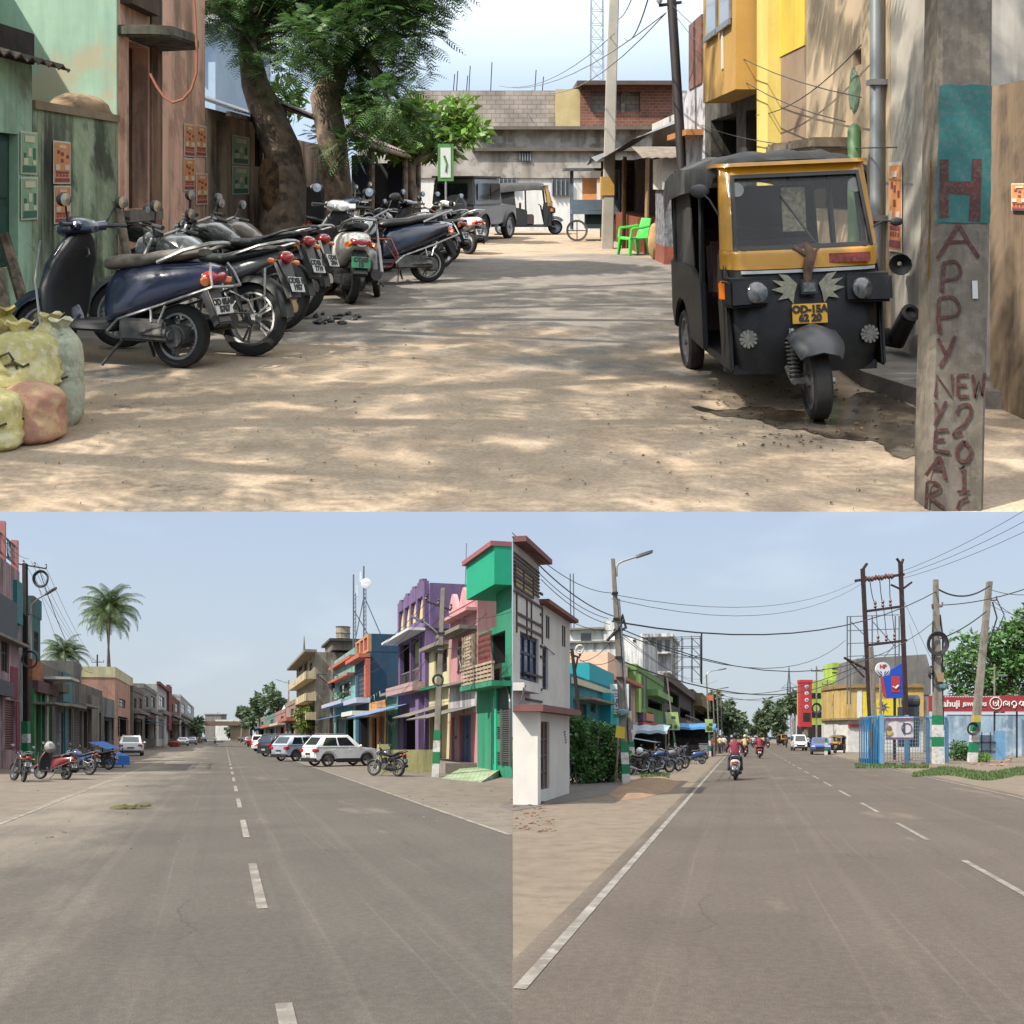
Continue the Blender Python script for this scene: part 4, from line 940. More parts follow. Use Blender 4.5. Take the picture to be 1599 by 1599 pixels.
for (a,c,dz,n_)in ((hp(1040,20,17),hp(780,134,32),.5,0),(hp(1040,20,17),hp(830,140,32),.6,0),(hp(960,52,23),hp(800,136,33),.35,0),(hp(1050,8,17),hp(1345,152,8.6),.25,1),(hp(1056,26,17),hp(1320,190,9),.3,1),(hp(1095,195,15.6),hp(1400,230,7.8),.12,1),(hp(1180,180,12.4),hp(1345,70,8.8),.15,1),(hp(965,30,23),hp(1000,-40,14),.15,0),(hp(1020,-30,12),hp(975,60,23),.3,0)):
    m=MB();m.tube(sag(a,c,dz),.006 if n_ else .011,5);solo('overhead_cable','thin grey cable strung from the poles to the far buildings of the lane' if not n_ else 'thin black cable strung along the yellow and beige house fronts','cable',m,M('cable_black',(.03,.03,.032),.6,var=0)if n_ else M('cable_grey',(.16,.16,.165),.6,var=0),group='cables over the far lane' if not n_ else 'cables along the house fronts',place=T)
# brown wall and tin shed at the right edge
b=Bld(ST,3.3,1700,1546,136,'compound_wall','brown stained compound wall at the right edge behind the painted pole','wall',M('brown_wall',C('#9a836c',.85),.95,var=.25,sc=1.2,streak=(C('#2e2620',.6),.95),stain=(C('#b59a78',.6),.4,2),bump=.5),depth=.3,yref=1546);cwr=b;b.finish()
t=Thing('shed','shed of rusty grey corrugated sheets behind the brown wall','shed',(3.9,6.2,0),0,None,T)
m=MB()
for k in range(12):a=.62+.16*k;m.box(a,a+.1,.5+.02*(k%2),.53+.02*(k%2),1.5,5.0,Matrix.Rotation(R(-7),4,'Y'))
t.part('sheet_wall',m,M('grey_sheet',C('#7c7f82',.55),.6,.3,var=.4,sc=3,stain=(C('#5a4032',.5),.5,3)))
m=MB();m.box(.3,2.8,.3,3,4.4,4.5);t.part('roof',m,M('pink_board',C('#b98a7a',.6),.8,var=.2))
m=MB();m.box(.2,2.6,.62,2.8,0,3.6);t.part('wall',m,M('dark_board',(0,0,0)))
b=Bld(ST,3.3,1500,1391,-200,'house','tall pale grey cement wall behind the painted pole','house',M('grey_cement',C('#b9b2a8',.95),.9,var=.12,sc=1.2,streak=(C('#7a736b',.6),.7),stain=(C('#cfc6b6',.7),.5,1.5),bump=.3),depth=5);gw=b;b.finish()
poster(gw,1411,1390.8,252,395,'orange','orange poster on the grey cement wall beside the auto rickshaw')
poster(cwr,1612,1583,286,330,'orange','pink and white poster torn at the edge of the brown wall')
b=Bld(ST,3.3,1390.5,1259,-200,'house','beige plaster house with a small dark vent and a concrete door canopy','house',M('beige_plaster',C('#dcc3a2',.74),.9,var=.1,sc=1.1,streak=(C('#9a8468',.6),.6),stain=(C('#c9b896',.7),.4,2)),depth=6)
b.op('open',1345,1332,75,100);b.op('open',1340,1262,242,330);b.slab('door_canopy',1342,1258,214,232,.45,M('canopy_concrete',C('#a8977e',.65),.9,var=.2,sc=2),bevel=.02)
u0,u1,z0,z1=b.uz(1343,1326,105,172);m=MB();m.ell(b.P((u0+u1)/2,-.005,(z0+z1)/2),((u1-u0)/2,.012,(z1-z0)/2),12,8,jit=.15,rg=rg);b.t.part('moss_patch',m,M('moss',C('#8a9a4a',.55),.95,var=.4,sc=9))
bm=MB();m.box(b.P(ST.u(-800,-7),0,0).x,b.P(12.1,0,0).x,2.0,6,b.h+.4,5.05);b.t.part('upper_storey',m,GREENW)  # same added unseen box, repeated above the beige house
gh=b;b.finish()
p0=b.st.pt(b.u0+.12,3.22);t=Thing('drain_pipe','grey downpipe running up the corner of the beige house','pipe',p0,0,None,T);m=MB();m.tube([(0,0,0),(0,0,6)],.055,10);t.part('pipe',m,M('pvc_grey',C('#8f9598',.65),.45,var=.1),smooth=True)
m=MB()
for z in (1.2,2.4,3.6):m.box(-.065,.08,-.065,.065,z,z+.05)
t.part('clamp',m,STEEL)
p0=b.st.pt(b.u0+.38,3.12);m=MB();zt=1.5+(292-196)/F*8.7
m.lathe((0,0,0),(0,0,1),[(.058,0),(.06,zt-.05),(.045,zt),(.02,zt+.02)],14,True);solo('standpipe','green painted standpipe beside the grey downpipe','pipe',m,M('pipe_green',C('#6f9a62',.65),.55,var=.15),p0,place=T,smooth=True)
b=Bld(ST,3.3,1258.5,1200.5,-200,'house','bare plaster house with yellow upper wall and a bright yellow pillar','house',M('bare_plaster',C('#b59a80',.66),.9,var=.14,sc=1.3,streak=(C('#8a745e',.6),.5)),depth=6)
YEL=M('yellow_wall',C('#efcf45',.78),.85,var=.08,sc=1.2,streak=(C('#a8894a',.6),.5))
zz=b.st.z(1258,70,3.3);b.slab('yellow_upper',0,0,0,0,.012,YEL,raw=(b.u0+.02,b.u1-.4,zz,b.h-.1));m=MB();b.bx(m,b.u1-.55,b.u1-.02,-.16,.05,0,b.h-.05);b.t.part('pillar',m,M('pale_yellow',C('#f0d878',.8),.85,var=.08,sc=1.5,streak=(C('#c0a060',.6),.4)));b.finish()
b=Bld(ST,3.3,1199.5,1101,-200,'house','house with an ochre upper storey jutting over a dark stone ground floor','house',M('dark_stonework',C('#6b675f',.5),.95,var=.4,sc=4,bump=.7,stain=(C('#8c7a68',.55),.5,3)),depth=6)
b.op('open',1190,1165,165,380);b.op('open',1150,1110,175,360)
u0=b.u0+.02;u1=ST.u(1098,2.885);zb=1.5+(292-140)/F*12.47
OCH=M('ochre_wall',C('#d6a653',.68),.85,var=.08,sc=1.2,streak=(C('#9a7a40',.6),.4));b.slab('upper_storey',0,0,0,0,.415,OCH,raw=(u0,u1,zb,b.h),inn=3)
for (f0,f1)in ((.12,.42),(.52,.85)):
    zb2=1.5+(292-28)/F*12.6;m=MB();b.bx(m,u0+(u1-u0)*f0,u0+(u1-u0)*f1,-.432,-.41,zb2,zb2+1.2);w_=b.t.part('window',m,glass_mat('window_blue',(.05,.07,.09),.15));m=MB();b.bx(m,u0+(u1-u0)*f0-.05,u0+(u1-u0)*f1+.05,-.47,-.433,zb2-.08,zb2-.003);b.bx(m,u0+(u1-u0)*f0-.05,u0+(u1-u0)*f0,-.45,-.42,zb2,zb2+1.2);b.t.part('frame',m,STEEL,w_)
m=MB();b.bx(m,u0+.7,u0+.8,-.43,-.416,zb+.35,zb+1.0);b.t.part('vent',m,M('vent_white',C('#dfe0dd',.8),.6,var=.05));b.finish()
b=Bld(ST,3.3,1100.5,1066,128,'house','peeling white washed house with orange brick stack beside the iron pole','house',M('peeling_white',C('#d5d6dc',.75),.9,var=.14,sc=2,stain=(C('#6f6a66',.6),.7,3)),depth=3)
b.slab('brick_stack',0,0,0,0,.02,REDB,raw=(b.u0+.2,b.u0+1.4,b.h+.002,b.h+1.2),inn=1.2);b.slab('ledge',0,0,0,0,.3,M('orange_ledge',C('#d08a4a',.65),.8,var=.15),raw=(b.u0+.1,b.u1,2.4,2.5));b.finish()
t=Thing('stone_wall','end of a whitewashed rough stone wall with a red base behind the green chair','wall',(2.95,18.6,0),0,None,T)
m=MB();m.box(0,.55,0,1.2,.35,2.05);t.part('wall',m,M('rough_stone',C('#a5a6ad',.6),.95,var=.45,sc=7,bump=1.0,stain=(C('#5e5f66',.6),.8,6)));m=MB();m.box(-.01,.56,-.01,1.2,0,.349);t.part('base',m,M('red_base',C('#b0624a',.6),.9,var=.3,sc=4));m=MB();m.box(-.05,.6,-.03,1.2,1.45,2.06);t.part('plaster_cap',m,M('cap_white',C('#d9d2c6',.75),.9,var=.15))
m=MB()
for k in range(14):a=-.45+.09*k;m.quad((a,-.2+.01*(k%2),2.05+.02*(k%2)),(a+.09,-.2,2.05+.02*((k+1)%2)),(a+.09,1.6,2.35),(a,1.6,2.35))
t.part('roof',m,M('thatch_sheet',C('#9a8a78',.6),.9,var=.3,sc=5))
t=Thing('shop_shack','timber shack with a black tarpaulin roof and hanging wares','shack',(3.0,21.5,0),0,None,T)
for (x,y)in ((0,0),(-.25,2.2),(0,4.6),(-.4,6.5)):m=MB();m.tube([(x,y,0),(x+.03,y,2.25)],.05,7);t.part('post',m,M('pale_wood',C('#b08a62',.65),.85,var=.25,sc=4))
m=MB();rgt=random.Random(9);g=[[Vector((-.9+.55*i,-.4+1.5*j,2.2+.25*i+rgt.uniform(-.1,.12)))for j in range(6)]for i in range(5)]
for i in range(4):
    for j in range(5):m.quad(g[i][j],g[i+1][j],g[i+1][j+1],g[i][j+1])
t.part('tarpaulin',m,M('black_tarp',(.05,.055,.06),.35,var=.4,sc=4),smooth=True)
m=MB();m.box(.6,.66,-.2,7,0,2.3);m.box(-.3,.6,6.9,6.95,0,2.3);t.part('back_wall',m,M('brown_sheet',C('#5e4234',.5),.9,var=.4,sc=3))
m=MB();m.box(-.15,.5,.4,6,0,.8);t.part('counter',m,M('shack_counter',C('#a8562f',.55),.8,var=.3,sc=3))
m=MB();m.box(1.0,1.2,-.3,6,2.2,3.3);t.part('upper_wall',m,M('cap_white',(0,0,0)))
t=Thing('vendor_cart','blue grey vendor cart with a flat roof on spoked wheels','cart',T.g(925,376),0,None,T)
m=MB();m.box(-.6,.75,-.3,.5,.75,.85);m.box(-.6,.75,-.3,-.26,.86,1.15);t.part('tray',m,M('cart_blue',C('#6f8496',.6),.6,var=.2,sc=3))
for (x,y)in ((-.57,-.28),(.72,-.28),(-.57,.45),(.72,.45)):m=MB();m.box(x-.025,x+.025,y-.025,y+.025,.3,1.95);t.part('post',m,M('cart_blue',(0,0,0)))
m=MB();m.box(-.8,.95,-.5,.7,1.95,2.02);t.part('roof',m,M('grey_sheet',(0,0,0)));m=MB();m.box(-.3,.1,-.27,-.25,1.15,1.75);t.part('poster_panel',m,M('poster_orange',(0,0,0)));m=MB();m.box(-.2,.6,-.2,.3,.35,.74);t.part('box',m,M('dark_green_box',C('#2d4a44',.5),.7))
for x in (-.45,.6):m=MB();m.lathe((x,-.32,.3),(0,1,0),[(.24,-.02),(.3,-.03),(.3,.03),(.24,.02),(.24,-.02)],18);m.tube([(x,-.32,.05),(x,-.32,.55)],.015,5);m.tube([(x-.25,-.32,.3),(x+.25,-.32,.3)],.015,5);t.part('wheel',m,M('wheel_wood',C('#6b5f55',.6),.8,var=.2),smooth=True)
# green plastic chair
t=Thing('plastic_chair','bright green moulded plastic armchair on the sunlit lane','chair',T.g(990,398),R(205),None,T,Matrix.Scale(.9,4))
GRN=M('green_plastic',(.035,.52,.035),.35,var=.06,coat=.3)
m=MB();m.loftx([(-.24,.42,.23,.02),(0,.405,.26,.025),(.25,.43,.25,.025),(.28,.4,.24,.02)],16,4);t.part('seat',m,GRN,smooth=True,ang=50)
m=MB();m.loft([[Vector((-.24-.03*k-.02*math.cos(a*2),.27*math.sin(a)*(1-.06*k),.42+.12*k))for a in [(-1+2*i/10)*1.3 for i in range(11)]]+[Vector((-.27-.03*k-.02*math.cos(a*2),.27*math.sin(a)*(1-.06*k),.42+.12*k))for a in [(1-2*i/10)*1.3 for i in range(11)]]for k in range(5)]);t.part('backrest',m,GRN,smooth=True,ang=50)
for s in (-1,1):
    m=MB();m.tube([(-.28,s*.26,.72),(-.05,s*.3,.68),(.2,s*.29,.66),(.26,s*.28,.62)],[.03,.035,.035,.03],8);m.tube([(.24,s*.28,.64),(.27,s*.27,.42)],.03,8);t.part('armrest',m,GRN,smooth=True)
    for x in (-1,1):m=MB();m.loft([[Vector((x*.23+dx*x+a*w_,s*(.24+dy)+c*w_,z))for a,c in ((-1,-1),(1,-1),(1,1),(-1,1))]for z,w_,dx,dy in ((.42,.05,0,0),(0,.03,.06,.03))]);t.part('leg',m,GRN,bevel=.008)
for (px,py,col,lab,hh)in ((1022,405,'#d9b07a','cream sack leaning on the stone wall beside the green chair',.75),(1030,400,'#7a4038','dark red cloth bundle behind the cream sack',.95)):
    m=MB();m.ell((0,0,hh/2),(.14,.2,hh/2),12,9,jit=.05,rg=rg);solo('sack',lab,'sack',m,M('sack_'+col,C(col,.65),.9,var=.25,sc=5),T.g(px,py),place=T,smooth=True)
# pavement slab with kerb on the right
m=MB();pl=[T.g(1352,572),T.g(1427,641),T.g(1700,660)]
m.prism([(2.72,8.4),(2.62,7.2),(2.78,6.55),(4.2,6.35),(4.2,8.4)],0,.12,'z');struct('pavement',m,CONC,T)

# ---- painted concrete pole in the foreground
yp=yN+.01
t=Thing('utility_pole','thick concrete foreground pole with teal band and hand painted new year greeting','utility pole',(0,yp,0),0,None,T)
def pw(px,py):q=T.w(px,py,yp);return q.x,q.z
edges=[(797,1450,1538),(640,1453,1541),(460,1458,1546),(300,1462,1549),(140,1465,1551),(0,1467,1552),(-160,1469,1554)]
m=MB();rings=[]
for py,xa,xb in edges:
    a,z=pw(xa,py);c,_=pw(xb,py);e=.018
    rings.append([Vector((a,-.0+e,z)),Vector((a+e,-.0,z)),Vector((c-e,0,z)),Vector((c,e,z)),Vector((c,.16,z)),Vector((a,.16,z))])
t.part('shaft',m.loft(rings),M('pole_concrete',C('#8f8578',.6),.92,var=.2,sc=9,bump=.8,bscale=60,streak=(C('#5f564c',.55),.6),stain=(C('#a59b8c',.62),.4,14)))
def edge(py,side):
    for (a,b_)in zip(edges,edges[1:]):
        if a[0]>=py>=b_[0]:f=(a[0]-py)/(a[0]-b_[0]);return a[side]+(b_[side]-a[side])*f
m=MB();rt=random.Random(2);N_=14;rows=[]
for k in range(N_+1):
    py=347+(133-347)*k/N_;a,z=pw(edge(py,1)+rt.uniform(0,1.5),py);c,_=pw(edge(py,2)-1.5-rt.uniform(0,1.5),py);zz=z+rt.uniform(-.004,.004)
    rows.append([Vector((a+(c-a)*i/8,-.003,zz+(rt.uniform(-.012,.004)if k==N_ else rt.uniform(-.004,.004)if k==0 else 0)))for i in range(9)])
for k in range(N_):m.loft([rows[k],rows[k+1]],False,False)
t.part('painted_band',m,M('teal_paint',C('#1f7574',.6),.7,var=.15,sc=6,stain=(C('#7d7468',.6),.28,40)))
MAR=M('maroon_paint',C('#5a2e2a',.7),.8,var=.2,sc=20,stain=(C('#8f8578',.6),.22,60))
def stroke(pts,w):
    m2=MB();stroke.k=getattr(stroke,'k',0)+1;dz_=-.004-.00008*stroke.k;P3=[Vector((pw(x,y)[0],0,pw(x,y)[1]))for x,y in pts];w*=yp/F
    L_,R_=[],[]
    for i,p in enumerate(P3):
        d=(P3[min(i+1,len(P3)-1)]-P3[max(i-1,0)]).normalized();n=Vector((-d.z,0,d.x));e=rt.uniform(.85,1.1);L_.append(p+n*w*e/2+Vector((0,dz_,0)));R_.append(p-n*w*e/2+Vector((0,dz_,0)))
    return m2.loft([L_,R_],False,False)
def cv(pts,n=4):
    out=[]
    for i in range(len(pts)-1):
        p0,p1,p2,p3=[Vector((*pts[max(0,min(len(pts)-1,i+k))],0))for k in (-1,0,1,2)]
        for j in range(n):
            f=j/n;q=.5*((2*p1)+(p2-p0)*f+(2*p0-5*p1+4*p2-p3)*f*f+(3*p1-p0-3*p2+p3)*f**3);out.append((q.x,q.y))
    return out+[tuple(pts[-1])]
S=[([(1474,249),(1473,340)],15),([(1525,248),(1521,345)],17),([(1474,292),(1524,294)],20),
     ([(1496,350),(1480,378),(1463,404)],6),([(1496,350),(1512,378),(1528,402)],6),([(1477,378),(1513,377)],5),
     ([(1474,410),(1470,455)],6),(cv([(1472,411),(1490,408),(1499,420),(1495,433),(1471,438)]),5),
     ([(1465,466),(1464,500),(1468,520)],6),(cv([(1465,466),(1487,464),(1498,480),(1492,492),(1466,496)]),5),
     (cv([(1464,528),(1474,548),(1480,552)]),6),([(1491,524),(1480,552),(1467,572)],6),
     ([(1460,620),(1462,586),(1486,620),(1486,584)],5),([(1495,586),(1495,618)],5),([(1495,586),(1512,585)],5),([(1495,601),(1509,601)],5),([(1495,619),(1512,618)],5),([(1518,585),(1522,621),(1528,595),(1533,618),(1537,582)],5),
     ([(1459,628),(1467,645)],5),([(1477,626),(1458,664)],5),(cv([(1493,645),(1498,634),(1512,632),(1515,645),(1505,662),(1492,672),(1488,680),(1502,676)]),5),
     ([(1460,672),(1458,702)],5),([(1460,672),(1480,670)],5),([(1460,687),(1474,686)],5),([(1458,702),(1483,706)],5),(cv([(1505,688),(1494,700),(1496,716),(1508,719),(1516,704),(1505,688)]),6),
     ([(1466,712),(1445,742)],6),([(1466,712),(1476,748)],6),([(1453,731),(1471,731)],5),([(1497,732),(1504,727),(1504,766)],5),([(1494,767),(1513,767)],5),
     ([(1447,752),(1445,794)],5),(cv([(1447,752),(1462,754),(1466,764),(1446,774)]),5),([(1450,774),(1474,794)],5),(cv([(1511,776),(1498,783),(1494,795)]),5)]
m=MB()
for pts_,w_ in S:m.join(stroke(pts_,w_))
t.part('greeting_lettering',m,MAR)
m=MB();m.join(stroke([(1467,250),(1463,400),(1462,440)],6));m.v=[Vector((v.x-.012,.05+(v.x-1.96)*.5,v.z))for v in m.v];t.part('yellow_edge',m,M('yellow_edge_paint',C('#c99a3a',.65),.8,var=.3,sc=10))
m=MB();m.join(stroke([(1521,438),(1522,466)],8));t.part('white_scrap',m,M('paper_scrap',C('#dcdcda',.75),.8,var=.1))
# ---- auto rickshaw
def rickshaw(label,loc,yaw,place,roll=0,lo=False,platetxt=('OD-15A','62 20'),sc=1.0,group=None):
    pre=Matrix.Rotation(R(roll),4,'X')@Matrix.Scale(sc,4)
    t=Thing('auto_rickshaw',label,'auto rickshaw',loc,yaw,group,place,pre)
    YL=M('rickshaw_yellow',C('#e0a021',.72),.35,var=.1,sc=3,coat=.4);BK=M('rickshaw_black',(.010,.010,.011),.5,var=.3,sc=4,coat=.05,spec=.35,stain=((.03,.027,.024),.3,5))
    HW=.525
    wheel(t,.98,.25,.12,'disc',turn=R(-6));wheel(t,-.82,.25,.13,'disc',y=HW-.07);wheel(t,-.82,.25,.13,'disc',y=-HW+.07)
    X=lambda z:.80+.10*min(1,max(0,(z-.25)/.3))-.02*max(0,z-.6)-.27*max(0,z-1.08)
    def xf_(y,z):a=abs(y)/HW;return X(z)-.05*a*a-.16*max(0,a-.8)**2/.04*.6
    def front(mb,y0,y1,zs,off=0.0,ny=14,th=.04):
        g=[[Vector((xf_(y0(z)+(y1(z)-y0(z))*i/ny,z)+off,y0(z)+(y1(z)-y0(z))*i/ny,z))for i in range(ny+1)]for z in zs]
        rings=[r+[p-Vector((th,0,0))for p in reversed(r)]for r in g]
        return mb.loft(rings)
    wz=lambda z:HW-(.06*(z-1.1)if z>1.1 else 0)-.04*max(0,.45-z)
    fr=lambda a,c:[a+(c-a)*i/6 for i in range(7)]
    m=MB();front(m,lambda z:-wz(z),wz,fr(.27,.97));t.part('front_panel',m,BK,smooth=True,ang=50)
    m=MB();front(m,lambda z:-wz(z)-.004,lambda z:wz(z)+.004,fr(.972,1.1),.006);yb=t.part('yellow_band',m,YL,smooth=True,ang=50)
    m=MB();front(m,lambda z:-wz(z)+.1,lambda z:wz(z)-.06,[.945,.955,.965],.012,th=.02);t.part('trim_strip',m,M('trim_white',C('#c9cbc8',.8),.4,var=.1),smooth=True)
    m=MB();front(m,lambda z:-.15,lambda z:.12,fr(1.0,1.06),.008);m.v=[v+Vector((0,.3,0))for v in m.v];t.part('band_lettering',m,M('band_red',C('#b4473a',.6),.6,var=.5,sc=40),yb)
    m=MB();front(m,lambda z:-wz(z),lambda z:-wz(z)+.065,fr(1.1,1.66));front(m,lambda z:wz(z)-.065,wz,fr(1.1,1.66));front(m,lambda z:-wz(z),wz,fr(1.6,1.68),.004);t.part('windscreen_frame',m,YL,smooth=True,ang=50)
    m=MB();z_=fr(1.1,1.6)
    front(m,lambda z:-wz(z)+.06,lambda z:-wz(z)+.085,z_,.008,4,.03);front(m,lambda z:wz(z)-.085,lambda z:wz(z)-.06,z_,.008,4,.03);front(m,lambda z:-wz(z)+.06,lambda z:wz(z)-.06,[1.1,1.125],.008,th=.03);front(m,lambda z:-wz(z)+.06,lambda z:wz(z)-.06,[1.575,1.6],.008,th=.03)
    t.part('windscreen_seal',m,BLK,smooth=True)
    m=MB();front(m,lambda z:-wz(z)+.08,lambda z:wz(z)-.08,fr(1.12,1.58),-.004,th=.012);ws=t.part('windscreen',m,M('windscreen_glass',(.05,.06,.065),.03,spec=.8,coat=.35,var=0,alpha=.14),smooth=True)
    m=MB();m.box(.66,.665,-.08,.08,1.2,1.5);t.part('windscreen_sticker',m,M('sticker_cream',C('#c9bd9a',.7),.8,var=.5,sc=30),ws)
    m=MB();m.tube([(.845,.1,1.1),(.775,-.12,1.45)],.008,5);t.part('wiper',m,BLK)
    if not lo:
        for s in (-1,1):
            m=MB();m.disc((.73,s*.4,1.5),(1,0,.28),.05,14);t.part('windscreen_sticker',m,M('sticker_grey',C('#aeb0a4',.7),.7,var=.2),ws)
        m=MB();m.tube([(.86,.0,1.13),(.9,.03,1.06),(.92,.0,.98),(.91,-.01,.86)],[.025,.04,.035,.02],8);m.tube([(.87,.09,1.1),(.9,.02,1.04),(.88,-.08,1.11)],.02,7);solo('cloth_knot','twisted brown cloth tied to the front of the parked auto rickshaw','cloth',m,M('knot_cloth',C('#8a6a58',.6),.9,var=.4,sc=14),loc,yaw,place=place,pre=pre,smooth=True)
    # body sides, floor, rear
    m=MB();m.box(-1.2,.78,-HW+.05,HW-.05,.27,.33);t.part('floor',m,BK)
    for s in (-1,1):
        m=MB();m.prism([(.84,.3),(.6,.3),(.55,.8),(.6,1.08),(.74,1.08),(.82,.9)],s*HW-.02*s-.015,s*HW-.02*s+.015);t.part('front_quarter_panel',m,BK,bevel=.012)
        m=MB();arc=[(-.82+.34*math.cos(R(a)),.25+.34*math.sin(R(a)))for a in range(10,171,16)]
        m.prism([(.02,.3)]+[(.02,.82),(-.35,.9),(-1.24,.9),(-1.28,.45),(-1.2,.32)]+[p for p in reversed(arc)],s*HW-.02*s-.02,s*HW-.02*s+.02);t.part('rear_side_panel',m,BK,bevel=.012)
        for pa,pb_ in (((.62,s*(HW-.04),1.06),(.54,s*(HW-.06),1.66)),((-.02,s*(HW-.02),.8),(-.05,s*(HW-.05),1.66)),((-1.1,s*(HW-.02),.88),(-1.05,s*(HW-.05),1.66))):m=MB();m.tube([pa,pb_],.022,8);t.part('roof_pillar',m,BK,smooth=True)
        m=MB();m.prism([(-.35,.88),(-.42,1.5),(-1.18,1.5),(-1.24,.88)],s*HW-.035*s-.006,s*HW-.035*s+.006);sc_=t.part('side_curtain',m,M('canvas_dark',(.035,.034,.033),.85,var=.35,sc=6),bevel=.004)
    m=MB();m.box(-1.28,-1.24,-HW+.03,HW-.03,.3,1.5);t.part('rear_panel',m,BK,bevel=.01)
    m=MB();m.box(-1.295,-1.275,-.3,.3,1.05,1.42);t.part('rear_window',m,M('smoky_window',(.1,.12,.15),.2,var=.2))
    m=MB();m.box(-.2,.25,-.3,.3,.33,.68);m.box(-1.15,-.55,-HW+.08,HW-.08,.33,.72);m.box(-1.24,-1.1,-HW+.08,HW-.08,.72,1.15);m.box(-.25,-.18,-.42,.42,.68,1.1);t.part('seat',m,M('seat_maroon',(.07,.03,.03),.6,var=.3,sc=6),bevel=.03)
    m=MB();m.tube([(.6,0,.4),(.48,0,.98)],.03,8);m.tube([(.42,-.3,1.02),(.48,0,.99),(.42,.3,1.02)],.016,8);t.part('handlebar',m,BLK,smooth=True)
    # canvas roof
    rings=[]
    for i,x in enumerate([.60,.55,.3,-.1,-.5,-.9,-1.2,-1.32]):
        zc=[1.69,1.73,1.76,1.745,1.755,1.73,1.68,1.55][i];hw=HW+.03 if i else HW;r=[]
        for k in range(15):
            y=-hw+2*hw*k/14;a=abs(y)/hw;sagz=-.012*math.sin(k*1.9+i*1.3)if 0<i<7 else 0;r.append(Vector((x,y,zc-.10*a**4+sagz)))
        drop=[.0,.1,.12,.13,.16,.18,.25,.3][i];wv=.02*math.sin(i*2.1)
        r=[Vector((x,-hw-.005+wv*.5,zc-.12-drop))]+r+[Vector((x,hw+.005-wv*.5,zc-.12-drop))];rings.append(r)
    m=MB();m.loft(rings,False,False);m.loft([[p-Vector((0,0,.012))for p in r]for r in rings],False,False)
    t.part('canopy',m,M('canvas_roof',(.055,.053,.05),.8,var=.35,sc=7,bump=.4),smooth=True,ang=60)
    m=MB();front(m,lambda z:-HW-.02,lambda z:HW+.02,[1.655,1.68],.045,th=.1);t.part('visor',m,YL,smooth=True)
    # lamps, emblems
    for s in (-1,1):
        xh=xf_(s*.4,.84)
        m=MB();m.cbox((xh+.0,s*.4,.83),(.14,.3,.19),Matrix.Rotation(R(-s*14),3,'Z'));hp_=t.part('headlight_housing',m,BK,bevel=.02)
        m=MB();m.lathe((xh+.055,s*.345,.83),(1,-s*-.12,0),[(.07,0),(.07,.02),(.05,.033),(.001,.04)],18);t.part('headlight',m,M('headlamp_glass',(.12,.125,.125),.15,coat=.6,var=.5,sc=20,metal=.2),hp_,smooth=True)
        m=MB();m.cbox((xh-.005,s*.525,.84),(.1,.07,.13),Matrix.Rotation(R(-s*25),3,'Z'));t.part('indicator',m,ORL,hp_,bevel=.012)
        if not lo:
            m=MB();fm=frame((xf_(s*.4,.52)+.012,s*.4,.52),(0,1,0),(0,0,1));m.disc((0,0,0),(0,0,1),.055,16)
            for k in range(6):a=k*PI/6;m.box(-.06,.06,-.008,.008,.003+.0005*k,.007+.0005*k,Matrix.Rotation(a,4,'Z'))
            m.xf(fm);t.part('round_emblem',m,M('sticker_silver',C('#c2beb0',.4),.5,var=.4,sc=40))
            fm=frame((xf_(s*.16,.86)+.012,s*.03,.84),(0,s,0),(0,0,1));m=MB()
            for pl in ([(.04,.03),(.1,.09),(.16,.1),(.12,.05),(.2,.06),(.14,.015),(.21,.0),(.13,-.03),(.17,-.07),(.1,-.06),(.07,-.1),(.06,-.03)],):m.prism(pl,0,.004,'z')
            m.xf(fm);t.part('wing_emblem',m,M('sticker_ivory',C('#c8c4a8',.5),.5,var=.3,sc=30))
    if not lo:
        m=MB();m.box(.915,.93,-.055,.055,.8,.9);bd=t.part('badge',m,BLK,bevel=.006);m=MB();m.box(.931,.934,-.04,.04,.82,.88);t.part('badge_mark',m,M('badge_grey',C('#8a8c8c',.6),.4,.3,var=.5,sc=30),bd)
    plate(t,(X(.66)+.02,.0,.675),(.23,.13),platetxt[0],(1,0,0),M('plate_yellow',C('#f0b429',.8),.5,var=.05),two=platetxt[1])
    # front mudguard, suspension
    m=MB();mt=Matrix.Translation((.98,0,0))@Matrix.Rotation(R(-6),4,'Z')@Matrix.Translation((-.98,0,0))
    arcband(m,(.98,0,.26),.31,38,155,.17,.05,14);m.xf(mt);t.part('front_mudguard',m,M('mudguard_grey',(.04,.045,.052),.4,var=.2),smooth=True,ang=60)
    m=MB();m.tube([(.96,-.13,.25),(.9,-.12,.58)],.02,8)
    for k in range(9):m.lathe((.955-.006*k,-.13,.28+.025*k),(-.15,0,1),[(.03,0),(.042,.008),(.03,.016)],12)
    m.tube([(.98,-.14,.25),(.75,-.13,.33)],.022,8);m.tube([(.98,-.14,.25),(.98,.12,.25)],.025,8);t.part('suspension',m,STEEL,smooth=True)
    m=MB();m.tube([(.3,-HW-.02,.5),(.35,-HW-.12,.5),(.5,-HW-.25,.6)],.055,10);t.part('air_intake',m,BLK,smooth=True)if False else None
    mirror(t,(.66,-HW+.02,1.32),(.62,-HW-.1,1.5),.055);mirror(t,(.7,HW-.02,1.2),(.74,HW+.14,1.24),.035)
    return t
Rk=T.g(1282,654)
rickshaw('black and yellow auto rickshaw parked facing the camera on the right',(Rk.x-.97*math.cos(R(-88)),Rk.y-.97*math.sin(R(-88)),0),R(-89.5),T,roll=2.5,sc=1.0)
